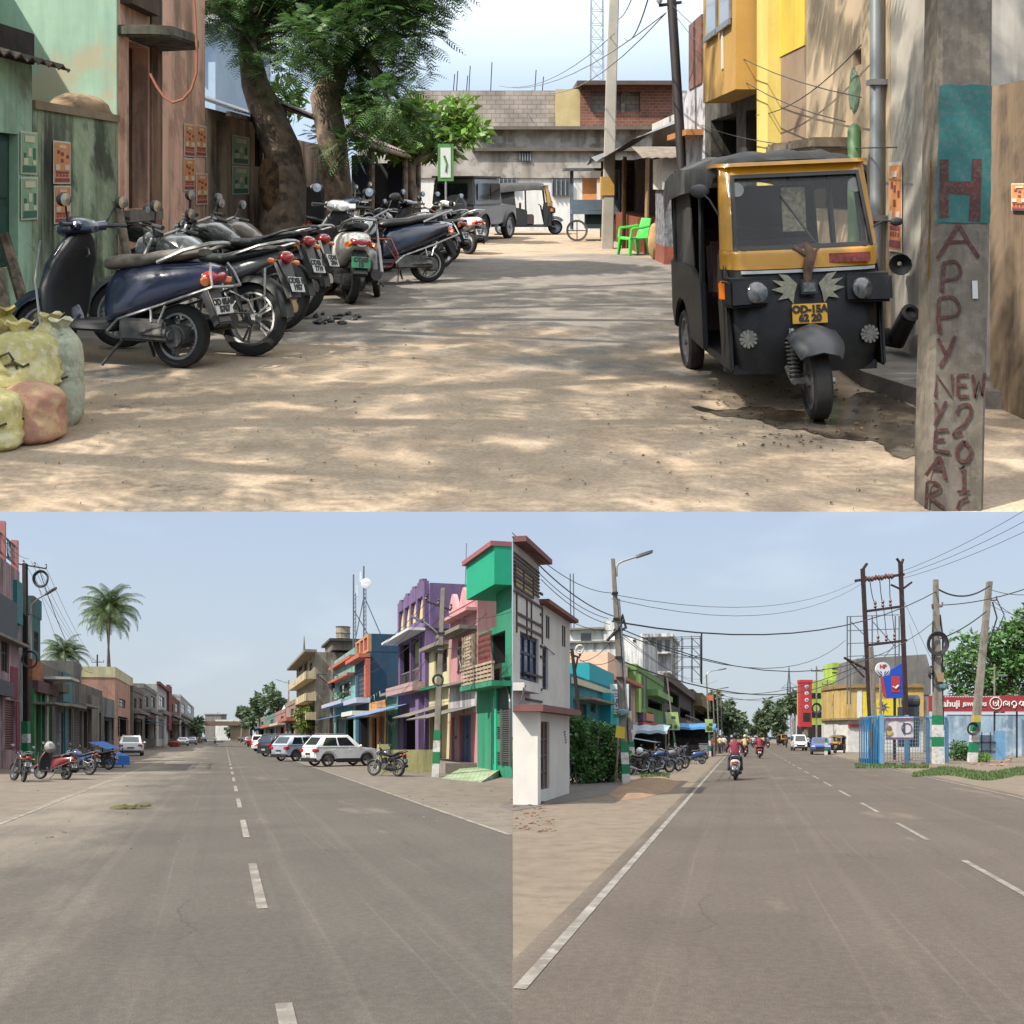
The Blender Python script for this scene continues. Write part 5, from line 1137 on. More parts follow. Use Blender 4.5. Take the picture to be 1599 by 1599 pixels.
m=MB();pA=T.w(1385,520,8.0);pB=T.w(1420,490,7.6);m.tube([pA-Vector((.15,0,0)),pA+Vector((.08,0,-.05)),pB],[.08,.085,.07],12);m.lathe(pB,(pB-pA),[(.068,0),(.072,.03),(.045,.035),(.03,.0)],14);solo('horn','round dark horn on the side of the parked auto rickshaw','horn',MB().lathe(T.w(1405,412,7.9),(-.3,-1,0),[(.02,-.1),(.04,-.02),(.09,.05),(.085,.06),(.02,.0)],14),BLK,place=T,smooth=True)
solo('exhaust_pipe','dark pipe jutting out low beside the parked auto rickshaw','pipe',m,M('dark_pipe',(.035,.033,.033),.5,.4,var=.3),place=T,smooth=True)
rickshaw('black auto rickshaw seen from its side at the far end of the lane',T.g(822,366),R(0),T,lo=True,sc=.93,platetxt=('OD','05'))
# ---- two wheelers on the left
G2='two wheelers parked along the shaded lane'
NAVY=paint('navy',(.018,.028,.075),.25);BLKP=paint('black',(.012,.012,.014),.25);WHT=paint('white',(.82,.81,.78),.3);GREYP=paint('grey',(.16,.165,.17),.3,.3);BRNP=paint('brown',(.11,.075,.05),.35,.2);DBLUE=paint('dark_blue',(.012,.02,.045),.25)
def at(px,py):return T.g(px,py)
def put(fn,px,py,yaw,rear,label,col,**k):
    """stands the rear wheel of a two wheeler on a point of the ground"""
    p=at(px,py);s=k.get('scale',1.0);p=p-Vector((rear*s*math.cos(R(yaw)),rear*s*math.sin(R(yaw)),0))
    return fn(label,p,R(yaw),col,T,G2,**k)
put(scooter,281,574,162,-.6,'dark blue scooter with steel guard rails and red tail lamp nearest the sacks',NAVY,scale=1.15,lean=3,seatc=M('dusty_seat',(.16,.14,.115),.7,var=.4,sc=5),platetxt=('OD 05AB','5767'))
put(motorcycle,392,556,161,-.63,'black motorcycle with silver tank leaning behind the dark blue scooter',GREYP,scale=1.08,guard=True,platetxt=('OD05 K','1957'))
put(motorcycle,432,517,160,-.63,'glossy black sports motorcycle with raised tail, third in the row',BLKP,scale=1.15,big=True,platetxt=('OD05 R','7719'))
put(motorcycle,462,497,161,-.63,'motorcycle with dusty brown tail almost hidden behind the sports motorcycle',BRNP,scale=1.12,platetxt=('OD05','2004'))
put(scooter,546,474,112,-.6,'white scooter with red tail lamp and green number plate',WHT,scale=1.22,lean=5,guard=False,platetxt=('OD05','13'),pcol=M('plate_green',C('#1f9a63',.65),.5,var=.05),tail='red')
put(motorcycle,598,462,-62,.65,'black motorcycle with wire spoke wheels and red crash bar facing the lane',BLKP,scale=1.1,spokes='wire',legguard=M('red_bar',C('#c0503e',.65),.4,var=.1),steer=-20)
put(scooter,668,441,205,-.6,'dark blue scooter with brown apron standing side on behind the spoked motorcycle',DBLUE,scale=1.25,fat=1.15,lean=3,inner=BRNP)
put(motorcycle,600,424,40,-.63,'dark motorcycle with grey fairing in the crowded middle of the row',GREYP,scale=1.05)
put(motorcycle,640,410,150,-.63,'black motorcycle beneath the tin stall, behind the brown aproned scooter',BLKP,scale=1.05)
put(scooter,700,408,150,-.6,'black scooter second from the far end of the row',BLKP,scale=1.15,lo=True)
put(scooter,732,397,128,-.6,'white tailed scooter at the far end of the parked row',WHT,scale=1.1,lo=True)
put(motorcycle,500,425,40,-.63,'dark motorcycle behind the white scooter, front wheel by the tree trunk',BLKP,scale=1.05)
put(motorcycle,300,480,165,-.63,'black motorcycle by the terracotta wall, only handlebars and tank in view',BLKP,scale=1.05)
# ---- jeep
t=Thing('jeep','boxy silver grey jeep with soft top parked beyond the two wheelers','jeep',T.g(742,374),R(68),None,T)
JG=paint('jeep_grey',C('#a5a7a8',.6),.4,.3);m=MB();m.prism([(-1.5,.45),(-1.5,.98),(.5,.98),(.62,1.02),(1.5,.95),(1.55,.5),(1.2,.45)],-.66,.66);t.part('body',m,JG,bevel=.03)
m=MB();m.loft([[Vector((x,y,.99))for x,y in ((-1.48,-.65),(.48,-.65),(.48,.65),(-1.48,.65))],[Vector((x,y,1.75))for x,y in ((-1.42,-.6),(.3,-.6),(.3,.6),(-1.42,.6))]]);t.part('hard_top',m,JG,bevel=.04)
m=MB();m.box(-1.5,.4,-.63,.63,1.751,1.8);t.part('roof',m,M('roof_dark',(.06,.06,.06),.7))
for (x0,x1)in ((-1.3,-.5),(-.4,.25)):
    for s in (-1,1):m=MB();m.box(x0,x1,s*.655-.012,s*.655+.012,1.15,1.6);t.part('side_window',m,GLS)
m=MB();m.box(-1.52,-1.46,-.45,.45,1.2,1.6);t.part('rear_window',m,GLS)
for (x,s)in ((-1,-1),(-1,1),(1,-1),(1,1)):wheel(t,x*.95,.36,.2,'disc',y=s*.62)
for s in (-1,1):
    m=MB();m.box(-1.56,-1.5,s*.6-.08,s*.6+.08,.75,.92);t.part('tail_light',m,REDL);[t.part('fender',arcband(MB(),(x_,s*.6,.36),.46,0,180,.14,.03),BLK,smooth=True)for x_ in (.95,-.95)]
m=MB();m.lathe((-1.56,-.1,.95),(1,0,0),[(.2,-.1),(.34,-.08),(.34,.08),(.2,.1)],20,True);t.part('spare_wheel',m,M('spare_cover',(.2,.2,.2),.6),smooth=True)
plate(t,(-1.52,.3,.62),(.4,.11),'OD05 4417')
# ---- stone, sacks, timber
m=MB();rs=random.Random(6);m.ell((0,0,.2),(.26,.22,.22),14,9,jit=.09,rg=rs);solo('stone_block','rough sand coloured stone by the foot of the white scooter','stone',m,M('sandstone',C('#a98f74',.62),.95,var=.3,sc=7,bump=.6),T.g(492,460),place=T,smooth=True)
def sack(px,py,w,d,h,lab,col,tilt=0,lean=(0,0),tuft=True,z=0.0,stamp=True):
    rs=random.Random(int(px*7+py));p=T.g(px,py);t=Thing('sack',lab,'sack',p+Vector((0,0,z)),R(tilt),'filled sacks on the sand',T)
    from mathutils import noise as mn
    m=MB();rings=[];N_=44
    prof=((0,.8),(.08,1.02),(.25,1.06),(.5,1.0),(.72,1.02),(.86,.88),(.93,.6),(1.0,.33))
    def pf(f):
        for (a,ra),(b_,rb)in zip(prof,prof[1:]):
            if f<=b_:return ra+(rb-ra)*(f-a)/(b_-a)
        return prof[-1][1]
    for k in range(26):
        f=k/25;rr=pf(f)
        ring=[]
        for i in range(N_):
            a=2*PI*i/N_;q_=Vector((math.cos(a)*1.6+px,math.sin(a)*1.6,f*2.4));fold=1.06+.06*mn.noise(q_)-.12*abs(mn.noise(q_*2.1+Vector((3,1,2))))-.13*abs(mn.noise(Vector((q_.x*4.5,q_.y*4.5,q_.z*2))))-.08*f*abs(math.sin(9*a+px))
            ring.append(Vector((w/2*rr*fold*math.copysign(abs(math.cos(a))**.75,math.cos(a))+lean[0]*f,d/2*rr*fold*math.copysign(abs(math.sin(a))**.75,math.sin(a))+lean[1]*f,h*f)))
        rings.append(ring)
    m.loft(rings);body=t.part('bag',m,col,smooth=True,ang=70)
    if tuft:
        m=MB();c=Vector((lean[0],lean[1],h*.95))
        m.loft([[c+Vector((.05*math.cos(2*PI*i/16)*s_,.05*math.sin(2*PI*i/16)*s_,z_+.012*math.sin(5*2*PI*i/16+px)*(s_-.6)))for i in range(16)]for z_,s_ in ((-.02,1.6),(.02,.9),(.05,1.2),(.075,1.7))],False);t.part('tied_neck',m,col,smooth=True)
    if stamp:
        m=MB()
        for (x,zz,l_,r_)in ((-.05,.62,.09,.3),(.03,.55,.1,-.4),(-.02,.47,.07,.2)):m.tube([Vector((x-l_/2+lean[0]*.6,-d/2*1.05+lean[1]*.6,h*zz)),Vector((x,-d/2*1.08+lean[1]*.6,h*zz+.03*r_*3)),Vector((x+l_/2+lean[0]*.6,-d/2*1.05+lean[1]*.6,h*zz-.02))],.008,5)
        t.part('printed_mark',m,M('sack_print',C('#56522e',.6),.9,var=.2),body)
SY=M('sack_yellow',C('#dccf86',.85),.65,var=.25,sc=7,stain=(C('#ece4c4',.9),.5,11),bump=.7,bscale=55);SGR=M('sack_grey',C('#c6c8ae',.85),.8,var=.2,sc=10,stain=(C('#8d906f',.6),.5,9),bump=.4)
SPK=M('sack_pink',C('#cf9a80',.8),.8,var=.22,sc=8,stain=(C('#d9c58c',.75),.5,9),bump=.7,bscale=55);SYB=M('sack_yellow_dark',C('#c2b45a',.68),.75,var=.3,sc=8,stain=(C('#7a5a44',.6),.6,6),bump=.4)
sack(95,662,.25,.24,.62,'tall greyish white sack standing at the right of the pile',SGR,8,(.0,.0))
sack(48,686,.38,.32,.34,'pinkish brown sack lying at the front bottom of the pile',SPK,-10,(0,0),tuft=False)
sack(38,672,.44,.34,.34,'crumpled bright yellow sack on top of the pinkish sack',SY,15,(-.03,.02),z=.27)
sack(2,668,.3,.3,.7,'yellow sack with dark stains at the left of the pile',SYB,0,(-.02,.05))
sack(-8,700,.3,.26,.34,'yellow sack cut off by the left edge in front of the pile',SY,20,tuft=False)
sack(72,640,.3,.26,.6,'yellow topped sack behind the tall greyish sack',SY,30,(.03,0))
t=Thing('timber_stack','dark weathered planks leaning by the green door','timber',T.g(10,560),0,None,T)
for k,(x0,x1,z1,y0)in enumerate(((.1,-.5,1.2,.0),(.22,-.35,1.05,.12),(-.1,.3,.5,.25))):m=MB();m.tube([(x0,y0,.02),(x1,y0+.5,z1)],.05,6);t.part('plank',m,BARK)
m=MB();m.tube([(.85,.9,0),(.45,1.25,1.35)],.045,7);t.part('plank',m,BARK)
# ================================================================== the wide street on the left (lower left picture)
SL=Street((-450,1500),LOW);SR=Street((360,1500),LOW)
HEAD_L=math.atan2(SL.d.y,SL.d.x);HEAD_R=math.atan2(SR.d.y,SR.d.x)
def road_mat(name,street,base,base2,dust,edges,dustamt,tracks):
    """asphalt with wheel tracks along the street, dust blown in from its edges, patches and fine grit"""
    m=bpy.data.materials.new(name);m.use_nodes=True;nt=m.node_tree;N=nt.nodes;L=nt.links;b=N['Principled BSDF']
    tc=N.new('ShaderNodeTexCoord');mp=N.new('ShaderNodeMapping');mp.vector_type='POINT';mp.inputs['Rotation'].default_value=(0,0,math.atan2(street.d.x,street.d.y));L.new(tc.outputs['Object'],mp.inputs[0])
    def no(s,d=6,r=.62,sca=None):
        n=N.new('ShaderNodeTexNoise');n.inputs['Scale'].default_value=s;n.inputs['Detail'].default_value=d;n.inputs['Roughness'].default_value=r
        v=mp.outputs[0]
        if sca:q=N.new('ShaderNodeMapping');q.inputs['Scale'].default_value=sca;L.new(v,q.inputs[0]);v=q.outputs[0]
        L.new(v,n.inputs['Vector']);return n.outputs['Fac']
    def rp(x,a,c,lo=0,hi=1):
        q=N.new('ShaderNodeMapRange');q.inputs[1].default_value=a;q.inputs[2].default_value=c;q.inputs[3].default_value=lo;q.inputs[4].default_value=hi;L.new(x,q.inputs[0]);return q.outputs[0]
    def mx(f,a,c,bt='MIX'):
        q=N.new('ShaderNodeMix');q.data_type='RGBA';q.blend_type=bt
        if isinstance(f,float):q.inputs[0].default_value=f
        else:L.new(f,q.inputs[0])
        for i,v in ((6,a),(7,c)):
            if isinstance(v,tuple):q.inputs[i].default_value=(*v,1)
            else:L.new(v,q.inputs[i])
        return q.outputs[2]
    def ma(op,a,c):
        q=N.new('ShaderNodeMath');q.operation=op
        for i,v in enumerate((a,c)):
            if isinstance(v,(int,float)):q.inputs[i].default_value=v
            else:L.new(v,q.inputs[i])
        return q.outputs[0]
    sp=N.new('ShaderNodeSeparateXYZ');L.new(mp.outputs[0],sp.inputs[0]);v=sp.outputs['X']
    c=mx(rp(no(.35,5),.35,.65),base,base2)
    c=mx(rp(no(1.0,4,.6,(1.6,.035,1)),.45,.7,0,.3),c,tuple(x*1.2 for x in base2))
    c=mx(rp(no(1.0,3,.6,(3.2,.02,1)),.58,.62,0,.18),c,tuple(x*.75 for x in base))
    for (v0,w)in tracks:c=mx(rp(ma('ABSOLUTE',ma('SUBTRACT',ma('ADD',v,ma('MULTIPLY',no(.06,2),.35)),v0),0),.03,.09,.3,0),c,tuple(x*1.3 for x in base2))
    d=None
    for (v0,v1)in edges:e=rp(v,v0,v1);d=e if d is None else ma('MAXIMUM',d,e)
    dn=ma('ADD',d,ma('MULTIPLY',ma('SUBTRACT',no(.5,7,.68,(1,.25,1)),.5),1.6))
    c=mx(rp(dn,.35,1.0,0,dustamt),c,dust)
    c=mx(rp(no(.8,7,.7),.63,.72,0,.6),c,tuple(x*.55 for x in base));c=mx(rp(no(2.3,5,.7),.66,.71,0,.55),c,tuple(x*.5 for x in base))
    for i_,v0 in enumerate((-2.6,-1.7,-.6,.75,1.35,1.6,2.3,3.1)):
        c=mx(ma('MULTIPLY',rp(ma('ABSOLUTE',ma('SUBTRACT',ma('ADD',v,ma('MULTIPLY',no(.04+.011*i_,1),.7)),v0+.35),0),.006,.02,.3,0),rp(no(.11+.02*i_,1),.42,.56)),c,tuple(x*1.5 for x in base2))
    c=mx(rp(no(.22,3),.5,.56,0,.22),c,tuple(x*.7 for x in base));c=mx(rp(no(.5,4,.6,(1,.3,1)),.6,.66,0,.3),c,dust);vo=N.new('ShaderNodeTexVoronoi');vo.feature='DISTANCE_TO_EDGE';vo.inputs['Scale'].default_value=.28;dm=N.new('ShaderNodeVectorMath');dm.operation='ADD';nz=N.new('ShaderNodeTexNoise');nz.inputs['Scale'].default_value=1.2;nz.inputs['Detail'].default_value=6;L.new(mp.outputs[0],nz.inputs['Vector']);L.new(mp.outputs[0],dm.inputs[0]);L.new(nz.outputs['Color'],dm.inputs[1]);L.new(dm.outputs[0],vo.inputs['Vector']);c=mx(ma('MULTIPLY',rp(vo.outputs['Distance'],.0,.006,.55,0),rp(no(.2,2),.48,.58)),c,tuple(x*.4 for x in base))
    c=mx(rp(no(90,2,.7),.35,.68),mx(1.0,c,(.55,.54,.53),'MULTIPLY'),c);c=mx(rp(no(14,3,.7),.4,.65),mx(1.0,c,(.8,.8,.8),'MULTIPLY'),c)
    L.new(c,b.inputs['Base Color']);b.inputs['Roughness'].default_value=.9;b.inputs['Specular IOR Level'].default_value=.25
    bp=N.new('ShaderNodeBump');bp.inputs['Strength'].default_value=.35;bp.inputs['Distance'].default_value=.01;L.new(no(120,3,.7),bp.inputs['Height']);L.new(bp.outputs['Normal'],b.inputs['Normal'])
    return m
def soil_mat(name,a,c_,d,sc=.8):
    return M(name,a,.95,var=.2,sc=sc*2.2,bump=.25,bscale=30,stain=(d,.35,sc*1.1),spec=.2)
m=MB();m.quad((-900,-5,-.004),(0,-5,-.004),(0,3000,-.004),(-900,3000,-.004));struct('ground',m,soil_mat('verge_left',C('#a3978a',.47),C('#bba58e',.5),C('#92887c',.45)))
m=MB();m.quad((0,-5,-.004),(900,-5,-.004),(900,3000,-.004),(0,3000,-.004));struct('ground',m,soil_mat('verge_right',C('#a69786',.47),C('#b39b86',.5),C('#93877a',.45),1.1))
p=SL.pt
m=MB();m.poly([p(600,-4.1),p(600,4.5),p(4.5*SL.n.x/-SL.d.x,4.5),(0,-4,0),p(-3,-4.1)]);struct('road',m,road_mat('asphalt_left',SL,(.113,.102,.09),(.133,.12,.106),(.30,.26,.21),((.8,-4.6),(3.6,8.0)),1.0,((-1.2,.1),(.9,.1),(1.9,.1))))
m=MB();m.poly([p(600,4.5),p(600,9),p(9*3.334,9),p(4.5*3.334,4.5)]);struct('road_shoulder',m,soil_mat('shoulder_left',C('#a0968a',.46),C('#b09a8b',.48),C('#90877d',.44)))
LINE=M('road_paint',(.26,.24,.21),.85,var=.3,sc=3,stain=((.13,.115,.1),.95,2.3),streak=((.14,.125,.11),.8))
def strip(st,v0,v1,u0,u1,z=.006):return [st.pt(u0,v0,z),st.pt(u0,v1,z),st.pt(u1,v1,z),st.pt(u1,v0,z)]
for (v,w)in ((-3.95,.08),(4.4,.085)):
    u0=-1.5 if v<0 else (v+w)*3.34;m=MB();m.poly(strip(SL,v,v+w,u0,500));struct('road_line',m,LINE)
m=MB()
for k in range(26):u=2.6+6.6*k;m.poly(strip(SL,.29,.39,u,u+3.3))
struct('road_line_dashes',m,LINE)
q=SR.pt;um=lambda v:-v*SR.n.x/SR.d.x
m=MB();m.poly([q(600,-1.6),q(600,7.4),q(-4,7.4),q(-4,1.2),(0,-.5,0),q(um(-1.6),-1.6)]);struct('road',m,road_mat('asphalt_right',SR,(.126,.104,.087),(.144,.12,.101),(.29,.235,.185),((-.9,-2.2),(6.6,8.4)),.8,((1.3,.1),(4.6,.1))))
for (v,w)in ((-1.42,.09),(7.0,.085)):
    u0=um(v)if v<0 else -3;m=MB();m.poly(strip(SR,v,v+w,u0,500));struct('road_line',m,LINE)
m=MB()
for k in range(30):u=10.4+5.5*k;m.poly(strip(SR,2.73,2.81,u,u+3.0))
struct('road_line_dashes',m,LINE)
m=MB();m.poly([q(21.5,-5.5),q(35,-5.6),q(33,-3.6),q(28,-3.3),(0.02,20.6,0)]);m.v=[v+Vector((0,0,.004))for v in m.v];struct('pavement',m,M('pavement_dark',C('#837b76',.5),.9,var=.2,sc=1.5,bump=.3))

# ---- poles, wires
GRNP=M('band_green',C('#1a8a5a',.62),.6,var=.12,sc=5);WHB=M('band_white',C('#dcdad6',.75),.7,var=.1,sc=5,stain=(C('#9a948c',.6),.5,4))
POLEC=M('pole_grey',C('#a39c90',.62),.9,var=.2,sc=3,streak=(C('#6d665d',.55),.6))
DKM=M('dark_steelwork',C('#3c3a40',.5),.6,.3,var=.2,sc=3)
CAB=M('cable_black',(.03,.03,.032),.6,var=0)
def pole(label,px,py,topy,w0,topx=None,bands=(),mat=None,w1=None,rnd=False,name='utility_pole'):
    g=LOW.g(px,py);Y=g.y;k=Y/F;h=(py-topy)*k;w0*=k;w1=(w1*k if w1 else w0*.65);dx=((topx-px)*k if topx is not None else 0)
    t=Thing(name,label,'utility pole',g)
    def sec(z,e=0.0):
        f=z/h;w=(w0+(w1-w0)*f)/2+e;return [Vector((dx*f+a*w,b*w,z))for a,b in ((-1,-.8),(1,-.8),(1,.8),(-1,.8))]
    m=MB()
    if rnd:m.tube([(0,0,-.1),(dx*.5,0,h*.5),(dx,0,h)],[w0/2,(w0+w1)/4,w1/2],10)
    else:m.loft([sec(-.05),sec(h*.5),sec(h)])
    t.part('shaft',m,mat or POLEC,bevel=0 if rnd else min(.02,w0*.15),smooth=rnd)
    for (ya,yb,bm_)in bands:
        za,zb=(py-ya)*k,(py-yb)*k;m=MB();m.loft([sec(max(za,0),.006),sec(zb,.006)]);t.part('painted_band',m,bm_)
    return t,(lambda yy,ox=0,oy=0:Vector((dx*((py-yy)*k/h)+ox*k,oy,(py-yy)*k))),k
def crossarm(t,P,y,x0,x1,n=3,dy=0,mat=None):
    m=MB();m.tube([P(y,x0),P(y+dy,x1)],.05,4);a=t.part('crossarm',m,mat or DKM)
    for i in range(n):
        f=i/(n-1)if n>1 else .5;c=P(y,x0).lerp(P(y+dy,x1),f);m=MB();m.lathe(c,(0,0,1),[(.015,.04),(.06,.1),(.03,.16),(.055,.22),(.02,.26)],10,True);t.part('insulator',m,M('insulator_brown',C('#6e4a42',.6),.3,coat=.4),a,smooth=True)
def lamp_arm(t,P,y,pts,mat=None,head=.8):
    m=MB();pp=[P(y+b,a)for a,b in pts];m.tube(pp,.035,8);t.part('lamp_arm',m,mat or STEEL,smooth=True)
    d=(pp[-1]-pp[-2]).normalized();m=MB();e=pp[-1];m.loft([[e+d*s_*head+Vector((0,a*w_,b*.05))for a,b in ((-1,-1),(1,-1),(1,1),(-1,1))]for s_,w_ in ((-.1,.04),(.1,.13),(.8,.13),(1,.05))]);t.part('lamp_head',m,M('lamp_head_grey',C('#8d9090',.6),.5,.3),bevel=.015)
def coil(label,c,r,cat='cable coil',grp=None,mat=CAB,tilt=0,n=3):
    m=MB();c=Vector(c)
    for k in range(n):
        rr=r*(1-.09*k);m.tube([Vector((rr*math.cos(2*PI*i/24),.03*k-.05+.02*math.sin(i),rr*math.sin(2*PI*i/24)*1.1))for i in range(25)],.06*max(.6,r),6,False)
    solo('cable_coil',label,cat,m,mat,c,tilt,grp,smooth=True)
def wire(a,b,dz,label,grp,r=.012,mat=CAB,n=12,k=0):
    m=MB();m.tube(sag(a,b,dz,n),r,5);solo('overhead_cable',label,'cable',m,mat,group=grp)
WP=lambda px,py,Y:LOW.w(px,py,Y)

# ---- left row of houses
def wallm(hexc,k=.62,dirt='#5a5048',amt=.5,var=.12,sc=.7,st=None):
    c_=C(hexc,k);g_=sum(c_)/3;c_=tuple(x*.88+g_*.12 for x in c_)
    return M('wall_'+hexc,c_,.9,var=var+.04,sc=sc,streak=(C(dirt,.5),min(1,amt*1.3+.2)),stain=st or (tuple(x*.6+g_*.25 for x in c_),.55,.8),bump=.15)
V=-10.5
b=Bld(SL,V,-60,30.5,893,'house','pink two storey house with a grey panel and terrace railings at the left edge','house',wallm('#c9a0a8',.6),yref=30,depth=8)
b.op('win',2,14,996,1048);b.op('shutter',8,24,1092,1172,M('maroon_shutter',C('#6e3440',.6),.5,var=.2));b.op('grille',-30,-8,1000,1060)
b.slab('panel',-55,20,896,966,.22,M('slate_panel',C('#4c525c',.55),.6,var=.15,sc=2));b.slab('teal_panel',20.3,29.5,905,972,.2,M('teal_panel',C('#1f8285',.6),.6,var=.1))
b.slab('sunshade',-50,29,972,977,.5,CONC);b.slab('maroon_band',16,27,1040,1090,.04,M('maroon_panel',C('#8c2f4a',.6),.7,var=.1));b.slab('maroon_pillar',24.5,29.5,1095,1192,.05,M('maroon_panel',(0,0,0)));b.slab('shop_sign',-40,8,1054,1080,.4,M('slate_panel',(0,0,0)))
u1,h_=b.u1,b.h;PKR=M('railing_pink',C('#d08a84',.65),.8,var=.15)
for k,uu in enumerate((u1-.3,u1-3.4,u1-6.5,u1-9.6)):b.slab('terrace_post',0,0,0,0,.02,PKR,raw=(uu-.3,uu,h_+.003,h_+1.6+.35*(k%2)),inn=.3)
m=MB()
for k in range(3):
    ua=u1-3.4+.0-3.1*k
    for z in (.3,1.25):b.bx(m,ua,ua+2.8,.1,.16,h_+z,h_+z+.07)
    for j in range(7):uu=ua+.2+.4*j;b.bx(m,uu-.02,uu+.02,.1,.14,h_+.3,h_+1.25)
    m.tube([b.P(ua+1.4+.45*math.cos(a),.12,h_+.8+.4*math.sin(a))for a in [2*PI*i/16 for i in range(17)]],.03,5,False)
b.t.part('terrace_railing',m,M('railing_grey',C('#55555c',.6),.6));b.finish()
b=Bld(SL,V-.05,31,50,952,'house','narrow whitewashed house with faded posters behind the dark pole','house',wallm('#c3c6c4',.66,amt=.7,st=(C('#8fa09a',.6),.4,1.2)),depth=7);b.op('shutter',36,46,1095,1178,M('blue_shutter',C('#2f5e8c',.6),.5,var=.2));b.op('win',36,46,1000,1040);b.finish()
b=Bld(SL,V-.6,50.3,63,960,'house','tall teal house rising behind the brick upper floor','house',wallm('#277f80',.6),depth=9);b.op('win',53,60,985,1015);b.slab('roof_box',0,0,0,0,.03,wallm('#277f80'),raw=(b.u0+.3,b.u0+3,b.h+.003,b.h+1.2),inn=2);b.finish()
b=Bld(SL,V+.1,50,84,1030,'shop','green shop with an orange brick upper storey and hanging bunting','shop',wallm('#8a7a68',.55),depth=7)
m=MB();b.bx(m,b.u0-.02,b.u0+3.2,-.02,3,b.st.z(50,1062,V),b.h+.05);b.t.part('brick_corner',m,brick_mat('orange_brick',C('#c97a45',.6),C('#b5683c',.55),C('#8f7a66',.5),1.6))
GS=M('shop_green',C('#249a52',.58),.7,var=.15,sc=1);
b.slab('green_front',50.5,83,1078,1192,.03,GS,inn=.0)if False else None
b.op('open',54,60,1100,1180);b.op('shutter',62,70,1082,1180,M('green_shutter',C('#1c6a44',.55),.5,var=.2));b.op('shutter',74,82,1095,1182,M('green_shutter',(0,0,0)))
b.slab('green_pillar',60.3,61.7,1075,1188,.12,GS);b.slab('green_pillar',70.3,72.5,1075,1186,.12,M('pale_green',C('#b7d6b8',.7),.8,var=.1));b.slab('green_pillar',50.3,53.5,1075,1192,.1,GS);b.slab('fascia',50.5,83.5,1062,1080,.3,M('fascia_red',C('#6e4a48',.55),.8,var=.2));b.slab('canopy',50,72,1096,1099,1.2,CONC);b.slab('upper_canopy',68,84,1056,1060,1.5,M('pale_slab',C('#c9c8c0',.7),.8,var=.1));b.finish()
b=Bld(SL,V,84.5,113,1044,'shop','weathered teal and grey shop row with wooden doors','shop',wallm('#7f8a88',.55,amt=.8),depth=7)
b.op('door',93,99,1112,1178,M('grey_door',C('#9a9ea2',.6),.7,var=.2));b.op('shutter',104,111,1105,1176);b.slab('teal_upper',97,112,1048,1095,.06,wallm('#2f9298',.6));b.slab('canopy',85,112,1098,1102,1.0,CONC);b.slab('teal_pillar',100,103,1104,1180,.08,M('teal_panel',(0,0,0)));b.slab('balcony',85,96,1066,1080,.5,wallm('#8a7a68'));b.finish()
b=Bld(SL,V,113.5,160,1062,'shop','brown and grey old shop row with stained pillars and a teal doorway','shop',wallm('#8c8374',.52,amt=.9,st=(C('#5e574e',.5),.5,.8)),depth=7)
b.op('shutter',116,128,1108,1172,M('brown_shutter',C('#5d5450',.55),.6,var=.2));b.op('open',131,136,1110,1168);b.op('door',152,158,1112,1160,M('teal_panel',(0,0,0)));b.slab('pillar',138,150,1085,1168,.25,wallm('#9c8f7c',.55,amt=.9));b.slab('canopy',114,138,1098,1102,.9,CONC);b.slab('roof_box',0,0,0,0,.05,wallm('#8a857c',.58,amt=.9),raw=(b.u0+.1,b.u0+4,b.h+.003,b.h+1.4),inn=3);b.finish()
b=Bld(SL,V,160.5,179,1088,'shop','low grey shop with a small balcony before the peach house','shop',wallm('#8f9496',.56,amt=.7),depth=6);b.op('open',164,170,1125,1158);b.op('shutter',172,177,1122,1156);b.awning(162,178,1118,1.4,.25,M('tin_grey',(0,0,0)),posts=BARK);b.finish()
b=Bld(SL,V-.3,179.5,207,1058,'house','peach two storey house with a cream parapet on the left side','house',wallm('#dca184',.68,amt=.25),depth=10)
b.op('win',186,196,1090,1104);b.op('open',184,200,1118,1150)
zt=b.h;m=MB();b.bx(m,b.u0-.06,b.u1,-.06,10,zt+.003,zt+1.1);b.t.part('parapet',m,wallm('#e3d9a8',.75,amt=.2));m=MB();b.bx(m,b.u0-.05,b.u0+.02,2.2,5.2,zt-3.6,zt-1.7);wd=b.t.part('window',m,M('dull_window',C('#8b8176',.5),.5,var=.3));m=MB();b.bx(m,b.u0-.4,b.u0-.004,1.6,6.8,zt-1.55,zt-1.4);b.t.part('sunshade',m,M('shade_brown',C('#8a6a58',.6),.8));b.finish()
